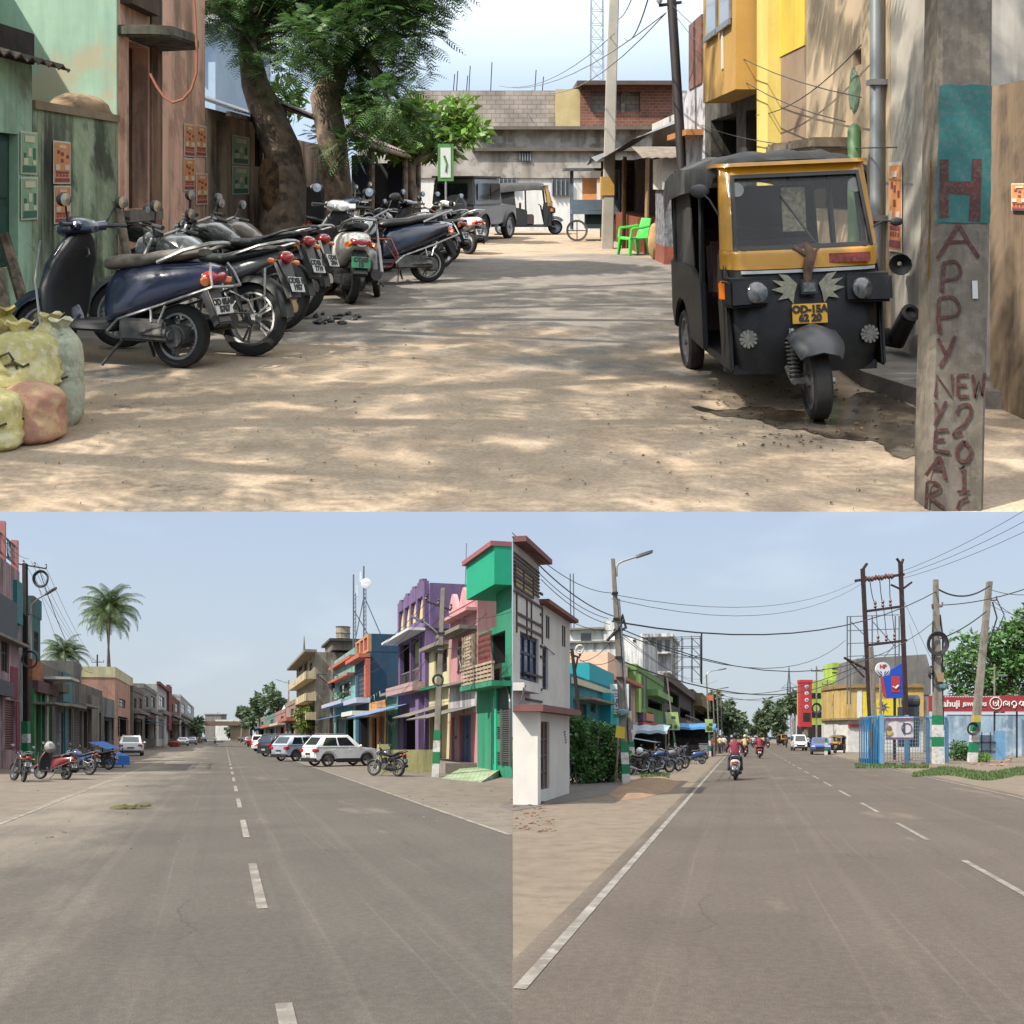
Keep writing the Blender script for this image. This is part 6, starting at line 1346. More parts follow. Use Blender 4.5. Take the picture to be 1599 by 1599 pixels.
for (a,c,ty,hexc,lab,cat)in ((207.5,224,1078,'#8d8272','stained brown plain house right of the peach house','house'),(224.5,245,1074,'#a29e96','grey concrete house with balconies on the left side','house'),(264.5,281,1087,'#a0694f','red brick two storey house on the far left side','house'),(281.5,303,1088,'#dcdad4','white three storey block at the far end of the left row','house')):
    b=Bld(SL,V,a,c,ty,cat,lab,cat,wallm(hexc,.62,amt=.5),depth=10);w=(c-a)
    for (f0,f1)in ((.1,.35),(.55,.85)):b.op('win',a+w*f0,a+w*f1,ty+(1150-ty)*.16,ty+(1150-ty)*.38);b.op('open' if f0<.3 else 'shutter',a+w*f0,a+w*f1,ty+(1150-ty)*.62,1153)
    b.slab('balcony',a+w*.05,c-w*.05,ty+(1150-ty)*.44,ty+(1150-ty)*.5,.9,CONC);b.awning(a+w*.05,c-w*.1,ty+(1150-ty)*.66,2.6,.5,(M('dark_board',(0,0,0)),M('grey_awning',C('#8d8780',.6),.7,var=.25,sc=2),M('blue_tin',C('#4f7fae',.6),.6,var=.2))[int(a)%3],posts=BARK);b.slab('signboard',a+w*.15,c-w*.3,ty+(1150-ty)*.52,ty+(1150-ty)*.6,.3,M('sign_mix_%d'%int(a),C(('#b5523f','#c9b25a','#4f7aa0','#d0d0c8')[int(a)%4],.6),.6,var=.4,sc=1));b.finish(parapet=.6)
b=Bld(SL,V-.2,245.5,264,1068,'house','white house outlined by a tall dark red frame','house',wallm('#d5d3d0',.7,amt=.3),depth=10);RF=M('red_frame',C('#8a3f40',.6),.7,var=.1)
b.slab('red_frame',245,264.5,1064,1068.5,.5,RF);b.slab('red_frame',260,264.5,1069,1140,.5,RF);b.op('win',249,257,1085,1102);b.op('shutter',248,256,1122,1154);b.slab('balcony',246,259,1108,1114,1,CONC);b.finish()
for (px,py,r_,lab,d)in ((312,1128,13,'leafy dark green tree right after the white block',230),(306,1138,9,'small round tree in front of the white block',205)):
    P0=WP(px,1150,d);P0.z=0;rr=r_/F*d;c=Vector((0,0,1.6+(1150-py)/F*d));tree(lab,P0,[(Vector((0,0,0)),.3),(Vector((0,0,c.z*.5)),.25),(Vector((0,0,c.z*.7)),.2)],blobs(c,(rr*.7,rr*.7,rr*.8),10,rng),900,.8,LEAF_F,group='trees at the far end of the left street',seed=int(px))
# ---- palms
for (px,top,base_d,cr,lab,sd,bend)in ((166,950,140,4.9,'taller coconut palm with a big crown above the left row',3,(.6,0)),(175,968,150,4.4,'second coconut palm whose trunk stands just right of the tallest palm',8,(-.9,0)),(101,1022,95,2.5,'shorter coconut palm rising behind the green shop',5,(0,0))):
    P0=WP(px,1150,base_d);P0.z=0;palm(lab,P0,1.6+(1150-top)/F*base_d,cr,bend,sd,'palms behind the left row',38)
# ---- poles and wires on the left
t,P,k=pole('dark iron pole with wide crossarm and cable loops in front of the pink house',41,1196,880,8,39,mat=IRON,w1=7)
crossarm(t,P,879,-20,33,4,9);crossarm(t,P,894,-45,20,0,-3)if False else None
lamp_arm(t,P,955,[(3,5),(9,3),(9,-10),(20,-20),(32,-27)],head=.7)
m=MB();m.loft([[P(yy,a*4.6,b_*.16)for a,b_ in ((-1,-1),(1,-1),(1,1),(-1,1))]for yy in (1126,1175)]);t.part('painted_band',m,GRNP);m=MB();m.loft([[P(yy,a*4.8,b_*.17)for a,b_ in ((-1,-1),(1,-1),(1,1),(-1,1))]for yy in (1146,1160)]);t.part('painted_band',m,WHB)
pb=LOW.g(41,1196);coil('black cable loops hanging under the crossarm of the iron pole',WP(64,904,pb.y),.42,n=3);coil('black cable coil hung on the iron pole below roof height',WP(47,1030,pb.y-.3),.42,n=2)
t2,P2,k2=pole('thin far pole with two crossarms below the palms',151,1172,1022,2.6,152,mat=IRON,w1=2);crossarm(t2,P2,1034,-9,10,3);crossarm(t2,P2,1044,-3,16,2)
pf=LOW.g(151,1172)
for i,(xa,ya,xb,yb,s_)in enumerate(((37,874,146,1032,1.0),(49,877,152,1032,1.2),(58,880,158,1033,1.3),(71,884,160,1043,.9),(62,892,152,1045,2.2),(28,872,2,838,.2),(45,873,5,842,.2),(55,900,150,1050,3.0))):wire(WP(xa,ya,pb.y),WP(xb,yb,pf.y if xb>100 else 45),s_,'thin wire running from the iron pole along the left row of houses','wires along the left row',r=.022 if i==4 else .011)
for (px,py,top,lab)in ((258,1158,1072,'thin lamp pole in front of the far left houses'),(340,1152,1112,'tiny lamp mast at the end of the left street')):
    t,P,k=pole(lab,px,py,top,1.6 if px<300 else .8,name='street_lamp');lamp_arm(t,P,top+1,[(0,0),(3,-2),(8,-3)]if px<300 else [(0,0),(2,0)])

# ---- right row of houses
V=10.5;CORNER=[]
b=Bld(SL,V,799.6,746,968,'house','bright green house with a grey lattice balcony and an arched iron gate','house',wallm('#17a87c',.6,'#0e6a50',.3,var=.06),depth=8)
g1=b.op('open',789,763,984,1034);u0,u1,z0,z1=b.uz(798.5,773,1098,1196)
# arched double gate
m=MB();uc=(u0+u1)/2;w2=(u1-u0)/2
m.poly([b.P(u0,-.02,z0),b.P(u1,-.02,z0),b.P(u1,-.02,z1-.2)]+[b.P(uc+w2*math.cos(PI*i/14),-.02,z1-.2+w2*1.0*math.sin(PI*i/14))for i in range(1,14)]+[b.P(u0,-.02,z1-.2)]);gate=b.t.part('gate',m,M('gate_dark',C('#33484a',.5),.5,.3,var=.2))
m=MB()
for i in range(15):
    a,c=PI*i/14,PI*(i+1)/14
for f in (0,.47,.53,1.0):b.bx(m,u0+(u1-u0)*f-.04,u0+(u1-u0)*f+.04,-.09,-.022,z0,z1-.2)
for j in range(24):zz=z0+.15+(z1-z0-.45)*j/23;b.bx(m,u0+.15,uc-.12,-.06,-.03,zz,zz+.035);b.bx(m,uc+.12,u1-.15,-.06,-.03,zz,zz+.035)
m.tube([b.P(uc+w2*math.cos(PI*i/14),-.05,z1-.2+w2*math.sin(PI*i/14))for i in range(15)],.05,6);b.t.part('gate_bars',m,STEEL,gate)
for zz in (z0+.5,z0+1.5):m=MB();b.bx(m,uc+.15,u1-.25,-.075,-.061,zz,zz+.5);b.t.part('gate_panel',m,M('gate_green',C('#2f9a6a',.6),.6),gate)
BRK=M('lattice_cream',C('#c8b49c',.65),.85,var=.3,sc=4);zA=b.st.z(799,1062,V);zB=b.st.z(799,1036,V);uF=b.u1;uN=b.u0
m=MB();b.bx(m,uN+.01,uF,-.8,.02,zA-.22,zA-.02);b.t.part('balcony_slab',m,wallm('#17a87c'));m=MB()
for i in range(9):
    for j in range(4):
        ua=uN+.05+(uF-uN-.3)*i/9;ub=uN+.05+(uF-uN-.3)*(i+1)/9;za=zA+(zB-zA)*j/4;zb=zA+(zB-zA)*(j+1)/4;e=.09
        b.bx(m,ua,ub,-.8,-.7,za,za+e);b.bx(m,ua,ua+e,-.8,-.7,za+e,zb-.001)
b.bx(m,uN+.02,uF-.1,-.82,-.68,zB,zB+.09);b.t.part('balcony_lattice',m,BRK)
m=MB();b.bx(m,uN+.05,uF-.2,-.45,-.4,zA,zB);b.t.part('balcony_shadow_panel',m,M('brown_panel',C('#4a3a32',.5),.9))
zC=b.st.z(799,978,V);zD=zC+.1;m=MB()
for i in range(7):ua=uF-.4-.42*i;b.bx(m,ua-.07,ua,-.8,-.7,zB+.09,zC)
for j in range(9):zz=zB+.15+(zC-zB-.2)*j/9;b.bx(m,uF-1.9+.25*(j%2),uF-.4-.3*(j%3),-.79,-.71,zz,zz+.09)
b.t.part('balcony_screen',m,BRK);m=MB()
for i in range(12):ua=uN+.15+.19*i;m.tube([b.P(ua,-.75,zB+.1),b.P(ua+.5,-.75,zC-.15)],.02,4);m.tube([b.P(ua+.5,-.75,zB+.1),b.P(ua,-.75,zC-.15)],.02,4)
b.t.part('balcony_grille',m,M('grille_maroon',C('#a04a4e',.6),.6));GT=wallm('#12a37a',.6,'#0e6a50',.2,var=.05)
zE=b.h;zF=b.st.z(799,914,V);zG=b.st.z(799,849,V)
m=MB();b.bx(m,uN+.01,uN+2.3,.02,6,zE+.003,zF);b.t.part('stair_tower',m,GT);m=MB();b.bx(m,uN+.005,uN+4.4,-.7,6,zF+.003,zG-.13);b.t.part('upper_box',m,M('emerald',C('#0fb48a',.62),.8,var=.06));m=MB();b.bx(m,uN-.02,uN+4.6,-.85,6.1,zG-.125,zG+.06);b.t.part('roof_edge',m,M('rose_trim',C('#b06a74',.62),.8,var=.08))
m=MB();b.bx(m,uN+1.9,uN+2.2,-.1,.04,.2,zA-.3);b.t.part('pilaster',m,M('emerald_light',C('#19c49a',.65),.8,var=.05));b.finish();CORNER.append(b.t)
m=MB();rp=[LOW.g(690,1216),LOW.g(752,1222),LOW.g(799.5,1206),LOW.g(799.5,1198),LOW.g(745,1200)];zz=[.02,.03,.5,.62,.45];tp=[Vector((a.x,a.y,z))for a,z in zip(rp,zz)]
m.loft([[Vector((a.x,a.y,0))for a in rp],tp]);solo('ramp','tiled green edged entrance ramp in front of the bright green house','ramp',m,brick_mat('ramp_tiles',C('#b9c9a2',.66),C('#a9bb92',.64),C('#6f8a6e',.6),1.4,plane='xy',bump=.1))
b=Bld(SL,V,745.6,702,935,'house','pink house with a wavy parapet, dark balcony and a blue door','house',wallm('#d9949a',.66,'#8a5a60',.3,var=.07),depth=8)
o=b.op('open',741,716,992,1046);o2=b.op('door',735,718,1116,1190,M('blue_door',C('#2a6196',.6),.6,var=.12));b.op('door',713,705,1120,1188,M('pale_plank',C('#b7b4ae',.6),.8,var=.2))
m=MB();uu0,uu1,zz0,zz1=o[:4]
for i in range(9):f=uu0+(uu1-uu0)*i/8;b.bx(m,f-.025,f+.025,-.05,-.02,zz0,zz0+1.15)
for i in range(4):f=uu0+(uu1-uu0)*(i+.5)/4;m.tube([b.P(f-.5,-.04,zz0+.05),b.P(f,-.04,zz0+.6),b.P(f-.5,-.04,zz0+1.1)],.025,5);m.tube([b.P(f+.5,-.04,zz0+.05),b.P(f,-.04,zz0+.6),b.P(f+.5,-.04,zz0+1.1)],.025,5)
b.bx(m,uu0,uu1,-.06,-.015,zz0+1.15,zz0+1.22);b.t.part('balcony_grille',m,STEEL)
WH2=wallm('#c9c8cc',.68,amt=.6,st=(C('#9a98a0',.6),.5,1.2));zl=b.st.z(745,1066,V);b.slab('white_ground_floor',0,0,0,0,.02,WH2,raw=(b.u0+.02,b.u1-.02,b.st.z(745,1112,V),zl),inn=-.002)
b.slab('sunshade',744,703,1062,1066,.6,CONC);b.slab('upper_sunshade',745,706,976,982,.8,CONC);b.slab('pink_ledge',745,703,948,953,.5,M('pink_trim',C('#e0a5a8',.7),.8))
m=MB();n_=30;uu=[b.u0+(b.u1-b.u0)*i/n_ for i in range(n_+1)]
for i in range(n_):
    wz=lambda j:.45+.42*math.sin(j/n_*PI*5+.6)+.6*(j/n_<.35)
    m.loft([[b.P(uu[i],-.03,b.h+.003),b.P(uu[i+1],-.03,b.h+.003),b.P(uu[i+1],.17,b.h+.003),b.P(uu[i],.17,b.h+.003)],[b.P(uu[i],-.03,b.h+wz(i)),b.P(uu[i+1],-.03,b.h+wz(i+1)),b.P(uu[i+1],.17,b.h+wz(i+1)),b.P(uu[i],.17,b.h+wz(i))]])
b.t.part('wavy_parapet',m,M('pink_trim',(0,0,0)));m=MB();m.tube([b.P(b.u1-1,.5,b.h),b.P(b.u1-1.4,.5,b.h+3.2)],.02,5);b.t.part('antenna_rod',m,STEEL)
b.awning(744,704,1102,2.2,.55,M('grey_awning',C('#8d8780',.6),.7,var=.25,sc=2));m=MB();b.bx(m,b.u0+.1,b.u1,-1.4,-.02,0,.45);b.t.part('plinth',m,M('plinth',C('#a79a90',.6),.9,var=.2));b.finish();CORNER.append(b.t)
b=Bld(SL,V,701.6,668,1000,'house','pale yellow narrow house behind the banded concrete pole','house',wallm('#dfd49a',.72,'#8a7f58',.4),depth=8)
b.op('grille',698,680,1012,1048);b.op('door',690,680,1118,1188,M('dull_yellow_door',C('#b9a95e',.6),.7,var=.2));b.op('open',678,671,1112,1192);b.slab('green_ledge',701,669,1068,1072,.5,M('ledge_green',C('#2a8a66',.6),.7));b.slab('sunshade',701,669,1000,1006,.5,CONC);b.awning(700,670,1100,2.0,.6,M('grey_awning',(0,0,0)));m=MB();b.bx(m,b.u0+.05,b.u1-.05,-1.6,-.02,0,.5);b.bx(m,b.u0+1,b.u1-1,-2.0,-1.601,0,.25);b.t.part('steps',m,M('plinth',(0,0,0)));b.finish();CORNER.append(b.t)
PUR=wallm('#8468a0',.62,'#3a2a4a',.3,var=.08)
b=Bld(SL,V-.2,664,622,978,'house','purple house with cream bell shaped openings in its parapet','house',PUR,depth=7)
o=b.op('open',658,626,992,1062);m=MB();u0,u1,z0,z1=o[:4]
b.bx(m,u0,u1,.5,.55,z0,z0+(z1-z0)*.5);b.t.part('tiled_wall',m,M('patterned_tiles',C('#8a7a70',.6),.6,var=.6,sc=2.2,stain=(C('#b5623a',.6),.7,3)));m=MB();b.bx(m,u0,u1,.5,.55,z0+(z1-z0)*.5,z1);b.t.part('lime_wall',m,M('lime_wall',C('#a9b86a',.62),.8,var=.1))
b.rail(658,626,1042,1062,.05,STEEL,14);
for f in (0,.42,.98):uu=u0+(u1-u0)*f;b.slab('purple_column',0,0,0,0,.12,PUR if f else PUR,raw=(uu-.12,uu+.12,z0,z1-.01),inn=.15)
b.slab('balcony_slab',664,620,1064,1078,.7,M('pale_pink_band',C('#c9a8a4',.65),.8,var=.25,sc=5));b.slab('white_eave',664,618,980,984,.9,M('white_slab',(0,0,0)))
z0=b.h;m=MB();b.bx(m,b.u0-.05,b.u1,-.05,.2,z0+.003,z0+.5);N_=4;L_=b.u1-b.u0
for i in range(N_+1):uu=b.u0+.25+(L_-.5)*i/N_;b.bx(m,uu-.25,uu+.25,-.049,.199,z0+.5,z0+1.7)
b.bx(m,b.u0-.05,b.u1,-.05,.2,z0+1.7,z0+2.0);b.t.part('parapet',m,PUR);m=MB()
for i in range(16):uu=b.u0+L_*i/16;b.bx(m,uu,uu+L_/16-.01,-.05,.2,z0+2.003,z0+2.05+.3*abs(math.sin(PI*i/4))+(1-i/16)*.4)
b.t.part('scalloped_top',m,PUR);CRM=M('cream_bell',C('#e0c078',.75),.8,var=.08)
for i in range(N_):
    uu=b.u0+.25+(L_-.5)*(i+.5)/N_;m=MB();m.loft([[b.P(uu+math.cos(2*PI*k_/12)*r_,.08+math.sin(2*PI*k_/12)*r_*.2,z0+.5+zz)for k_ in range(12)]for zz,r_ in ((0,.55),(.2,.5),(.6,.36),(.85,.2),(1.1,.05))]);b.t.part('bell_ornament',m,CRM,smooth=True)
m=MB();b.bx(m,b.u0-.3,b.u0-.01,.201,7,z0-.1,z0+2.3);b.t.part('end_parapet',m,PUR)
for tt in (2.2,4.3):m=MB();m.loft([[b.P(b.u0-.33+.02*math.cos(2*PI*k_/12),tt+math.cos(2*PI*k_/12)*r_,z0+.7+zz)for k_ in range(12)]for zz,r_ in ((0,.75),(.3,.65),(.6,.4),(.8,.1))]);b.t.part('bell_ornament',m,CRM,smooth=True)
b.op('open',655,630,1112,1186);b.slab('purple_column',662,657,1090,1188,.3,PUR);b.awning(640,600,1098,2.5,.7,M('blue_awning',C('#7d9cc8',.65),.6,var=.15),label='pale blue sloping awning');b.finish();CORNER.append(b.t)
m=MB();b0=LOW.g(640,1206);m.box(-1.1,1.2,0,.3,0,1.0);m.box(-1.4,-.9,-.05,.4,0,1.25);solo('low_wall','low pale yellow wall in front of the purple house','wall',m,wallm('#d9d08a',.7,'#8a7f58',.5),b0,R(15))
b=Bld(SL,V,621,603,1078,'shop','low turquoise shop squeezed between purple house and dark blue house','shop',wallm('#5fb0a0',.62,'#4a6a60',.6),depth=6);b.op('door',612,606,1116,1180,M('green_door_far',C('#1f7a5a',.6),.7,var=.2));b.slab('ledge',620,604,1080,1084,.5,CONC);b.finish()
BLU=wallm('#1c587c',.6,'#123a52',.25,var=.06)
b=Bld(SL,V-.1,602.5,576.5,1092,'shop','orange fronted shop with dark doors and a tin awning','shop',wallm('#d99a52',.66,'#7a5230',.4),depth=6);b.op('shutter',600,592,1118,1176,M('brown_shutter',(0,0,0)));b.op('open',588,581,1120,1172);b.awning(602,570,1110,1.8,.4,M('grey_awning',(0,0,0)));b.slab('signboard',592,572,1110,1117,1.9,M('sign_white',(0,0,0)));b.finish()
b=Bld(SL,V,576,556,1017,'house','dark blue house with red arched ornaments on its parapet','house',BLU,depth=10)
b.op('grille',574,559,1048,1088,None,M('pale_rail',C('#9aa3b5',.65),.6));b.op('open',574,560,1120,1168);b.slab('balcony',577,555,1089,1097,1.0,M('pale_blue_band',C('#b5bdd6',.7),.8,var=.1));b.slab('sunshade',577,554,1020,1026,.8,M('coral_trim',C('#d2745e',.62),.8,var=.1));b.slab('coral_edge',577,574.5,1028,1088,.3,M('coral_trim',(0,0,0)))
z0=b.h;L_=b.u1-b.u0;m=MB();b.bx(m,b.u0,b.u1,-.05,.2,z0+.003,z0+.2);b.bx(m,b.u0,b.u1,-.05,.2,z0+1.15,z0+1.35);bw_=MB();b.bx(bw_,b.u0-.02,b.u0+.3,.21,9,z0+.003,z0+1.35);b.t.part('end_parapet',bw_,BLU)
for i in range(4):uu=b.u0+.3+(L_-.6)*i/3;b.bx(m,uu-.3,uu+.3,-.049,.199,z0+.2,z0+1.15)
b.t.part('parapet',m,M('parapet_tan',C('#c9986a',.65),.8,var=.1))
for i in range(3):uu=b.u0+.3+(L_-.6)*(i+.5)/3;m=MB();b.bx(m,uu-.5,uu+.5,.05,.1,z0+.2,z0+1.05);b.t.part('arch_ornament',m,M('deep_red',C('#b02a32',.6),.7))
b.finish()
TQ=wallm('#7cc4bd',.68,'#5a8a84',.4)
b=Bld(SL,V,555,522,1024,'house','turquoise house with coral edged terraces left of the dark blue house','house',TQ,depth=10)
b.op('win',548,530,1062,1086);b.op('open',552,540,1122,1162);b.op('shutter',537,526,1122,1160,M('blue_shutter',(0,0,0)));b.slab('coral_edge',555,521,1022,1027,.5,M('coral_trim',(0,0,0)));b.slab('coral_edge',555,521,1050,1054,.7,M('coral_trim',(0,0,0)));b.slab('terrace',555,521,1092,1098,1.2,M('pale_blue_band',(0,0,0)));b.awning(552,524,1112,2.0,.5,M('blue_tin',C('#4f7fae',.6),.6,var=.2))
b.finish(parapet=.7,pmat=TQ)
b=Bld(SL,V+.2,492,463,1018,'building','tall cream and grey building with long balconies and a rooftop water tank','building',wallm('#b3a690',.62,amt=.6),depth=16)
for y_ in (1048,1082,1112):b.slab('balcony',493,463,y_,y_+12,1.2,M('cream_balcony',C('#d9c8a0',.7),.85,var=.12,sc=.8,streak=(C('#6a6052',.5),.6)))
for y_ in (1032,1098):
    for px in (488,480,472):b.op('win',px,px-5,y_,y_+13)
b.slab('roof_slab',494,462,1014,1018,1.4,CONC);z0=b.h;m=MB();b.bx(m,b.u0-1,b.u0+8,2,9,z0+.25,z0+1.3);b.t.part('stair_room',m,wallm('#8f887c',.58,amt=.6));m=MB();b.bx(m,b.u0-1.6,b.u0+9,1.6,9.6,z0+1.305,z0+1.6);b.t.part('stair_room_roof',m,M('roof_dark_grey',C('#57544f',.55),.9,var=.2))
m=MB();cx_=b.P(b.u0+5,4,0);m.lathe((cx_.x,cx_.y,z0+1.6),(0,0,1),[(.9,0),(.9,.6),(1.0,.64),(.9,.7),(.9,1.3),(1.0,1.34),(.9,1.4),(.9,2.1),(1.02,2.15),(.01,2.25)],24);b.t.part('water_tank',m,M('tank_concrete',C('#b5a994',.62),.9,var=.15,streak=(C('#6e665a',.5),.6)),smooth=True,ang=30)
m=MB();c_=b.P(b.u1-2,1,z0);m.tube([c_,c_+Vector((0,0,1.5)),c_+Vector((0,0,5))],[.5,.3,.03],8);b.t.part('roof_spire',m,wallm('#8f887c'));b.finish()
for (a,c,ty,hexc,lab)in ((461,446,1098,'#b59a86','faded brown shop with small balconies past the bush'),(445,430,1112,'#c98a86','pink shop far down the right side'),(429.5,414,1118,'#6aa596','green and coral shop with striped awning far down the right side'),(413.5,400,1122,'#a9a89c','last grey shop on the right side')):
    b=Bld(SL,V-1,a,c,ty,'shop',lab,'shop',wallm(hexc,.62,amt=.5),depth=12);w=a-c;hh=1150-ty
    b.op('win',a-w*.15,a-w*.45,ty+hh*.15,ty+hh*.35);b.op('open',a-w*.15,a-w*.5,ty+hh*.6,1152);b.op('shutter',a-w*.6,a-w*.9,ty+hh*.6,1152,M('blue_shutter',(0,0,0)));b.slab('fascia',a,c,ty+hh*.42,ty+hh*.52,1.2,M('fascia_'+hexc,C({'#b59a86':'#c4705e','#c98a86':'#d9d3c0','#6aa596':'#d2745e','#a9a89c':'#4f7fae'}[hexc],.6),.8));b.finish(parapet=.6)
t=Thing('shrine','small shrine with a purple and white striped dome top far down the right side','shrine',SL.pt(205,12,0));m=MB();m.box(-2,2,-2,2,0,5.6);t.part('wall',m,wallm('#9a6a86',.6));m=MB();m.lathe((0,0,5.6),(0,0,1),[(1.8,0),(1.7,.6),(1.3,.61),(1.2,1.2),(.8,1.21),(.3,1.9),(.05,2.5)],14);t.part('dome',m,M('dome_white',C('#e0d8e6',.75),.7),smooth=True,ang=30)
# telecom masts on the roofs
for (px,top,bot,lab,dish)in ((552,897,1012,'slim rooftop antenna mast left of the braced one',0),(568,884,1012,'braced rooftop antenna mast carrying a white dish',1)):
    Y=108;base=WP(px,bot,Y);H_=(bot-top)*Y/F;t=Thing('antenna_mast',lab,'mast',base);MT=M('mast_grey',C('#7d848c',.6),.5,.4,var=.1)
    m=MB();m.tube([(0,0,-2),(0,0,H_)],.09,6);m.tube([(.25,0,-2),(.25,0,H_*.75)],.05,5)
    for k_ in range(14):zz=H_*.75*k_/14;m.tube([(0,0,zz),(.25,0,zz+.3)],.03,4)
    t.part('mast_pole',m,MT);m=MB();m.tube([(.1,0,H_*.62 if dish else H_*.5),(2.6,0,-.1)],.06,5);
    if dish:m.tube([(0,0,H_*.62),(-1.2,0,-.3)],.06,5)
    t.part('brace',m,MT);m=MB();m.box(-.45,-.2,-.1,.1,H_*.8,H_*.93)if dish else m.box(.35,.5,-.1,.1,H_*.7,H_*.85);t.part('panel_antenna',m,M('antenna_white',(0,0,0)))
    if dish:m=MB();m.lathe((.35,-.3,H_*.78),(0,-1,0),[(.02,-.1),(.45,0),(.6,.15),(.58,.16),(.01,.1)],18);t.part('dish',m,M('antenna_white',(0,0,0)),smooth=True)
# poles on the right side of the left street
t,P,k=pole('concrete pole with green and white bands before the yellow house',680,1213,918,11,692,[(1140,1156,GRNP),(1156.3,1174,WHB),(1174.3,1192,GRNP),(1192.3,1213,WHB)],w1=7)
crossarm(t,P,939,-26,14,3,14);lamp_arm(t,P,985,[(-3,6),(-12,-2),(-22,-10),(-30,-14)],head=.5);m=MB()
for y_ in (990,1010,1018):m.loft([[P(yy,a*5.5,b_*.13)for a,b_ in ((-1,-1),(1,-1),(1,1),(-1,1))]for yy in (y_,y_-2.5)])
t.part('clamp',m,DKM);pr=LOW.g(680,1213);coil('black cable coil hung on the banded pole of the left street',WP(684,1062,pr.y-.3),.2,n=2)
t,P,k=pole('plain concrete pole with crossarm in front of the turquoise house',516,1176,1031,5,519,[(1142,1147,GRNP)],w1=4);crossarm(t,P,1053,-22,9,3,2);m=MB();m.tube([P(1056,-20),P(1072,-2)],.06,5);t.part('brace',m,DKM);ps=LOW.g(516,1176);m=MB();m.lathe(P(1075),(0,0,1),[(.3,0),(.3,.5)],10,True);t.part('meter_box',m,DKM)
t,P,k=pole('distant pole with a lamp arm in front of the cream building',450,1164,1062,2.4,451);lamp_arm(t,P,1066,[(0,0),(-8,-1),(-14,-3)],DKM)
for (a,c,s_)in (((665,942,pr.y),(497,1053,ps.y),1.0),((680,946,pr.y),(505,1053,ps.y),1.2),((700,952,pr.y),(517,1054,ps.y),1.3),((690,1000,pr.y),(760,958,40),.15),((692,960,pr.y),(799,955,34),.2),((690,985,pr.y),(575,1085,70),1.5),((690,1010,pr.y),(740,1000,42),.2),((497,1053,ps.y),(437,1062,160),.8)):wire(WP(*a),WP(*c),s_,'thin wire strung from the banded pole across the right hand house fronts','wires along the right row',r=.012)
# far end of the street
t=Thing('flyover','brown concrete bridge crossing the far end of the left street','bridge',SL.pt(330,0,0),HEAD_L-PI/2);m=MB();m.box(-14,8,0,8,5.2,6.6);t.part('deck',m,M('deck_brown',C('#9a8272',.62),.9,var=.15,sc=.2));m=MB();m.box(-13,-7,1,7,0,5.2);t.part('pier',m,M('pier_tan',C('#b09a82',.62),.9,var=.15,sc=.2));m=MB();m.box(2,8,1,7,0,5.2);t.part('pier',m,M('pier_tan',(0,0,0)))
t=Thing('building','long white building above the bridge at the far end of the left street','building',WP(355,1150,400));t.root.location.z=0;m=MB();m.box(-5,5,0,8,0,8.6);t.part('wall',m,wallm('#e4e3df',.78,amt=.1));m=MB()
for x_ in (-1.5,3):m.box(x_,x_+1.6,-.05,.05,4.2,5.4)
t.part('window',m,GLS)
t=Thing('building','hazy grey block left of the long white building','building',WP(331,1150,420));t.root.location.z=0;m=MB();m.box(-3,4,0,8,0,11);t.part('wall',m,wallm('#a09a94',.6,amt=.2));m=MB();m.box(-3.3,4.3,-.3,8.3,11.01,11.5);t.part('roof',m,CONC)
for (px,py,rx,ry,d,lab,n_)in ((425,1098,26,40,250,'tallest dark tree rising behind the far shops on the right',14),(392,1122,18,24,270,'rounded tree left of the tallest dark tree',10),(365,1138,16,13,330,'low far tree behind the long white building',8),(404,1104,14,22,262,'middle tree between the tallest tree and the rounded one',9),(378,1112,10,12,300,'pale domed tree far beyond the shops',7),(330,1140,12,9,440,'low tree behind the bridge on its left',7),(350,1143,14,8,450,'low tree behind the middle of the bridge',7)):
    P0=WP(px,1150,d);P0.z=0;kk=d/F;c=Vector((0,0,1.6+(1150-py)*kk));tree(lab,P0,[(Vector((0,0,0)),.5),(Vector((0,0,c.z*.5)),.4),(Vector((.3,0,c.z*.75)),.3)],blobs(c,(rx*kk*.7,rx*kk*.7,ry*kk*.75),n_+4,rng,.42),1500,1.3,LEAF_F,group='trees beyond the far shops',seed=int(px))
P0=LOW.g(484,1170);kk=P0.y/F;tree('bushy yellow green tree in front of the cream building',P0,[(Vector((0,0,0)),.15),(Vector((0,0,1.2)),.13),(Vector((.1,0,1.8)),.1)],blobs(Vector((0,0,3.7)),(29*kk*.75,2.2,22*kk*.85),20,rng,.42),2800,.42,M('leaf_olive',(.13,.17,.03),.5,var=0,island=.5,transl=.3),seed=44)
m=MB();rgp=random.Random(4);leaves(m,[(Vector((0,0,.4)),(1.2,.5,.4))],300,.25,rgp);tpp=Thing('potted_plants','green potted plants on the terrace of the turquoise house','plants',WP(540,1093,88));tpp.part('foliage',m,LEAF);m=MB()
for x_ in (-.9,-.3,.3,.9):m.lathe((x_,0,-.35),(0,0,1),[(.16,0),(.24,.4)],10,True)
tpp.part('pots',m,M('clay_pot',C('#b0603f',.6),.8))

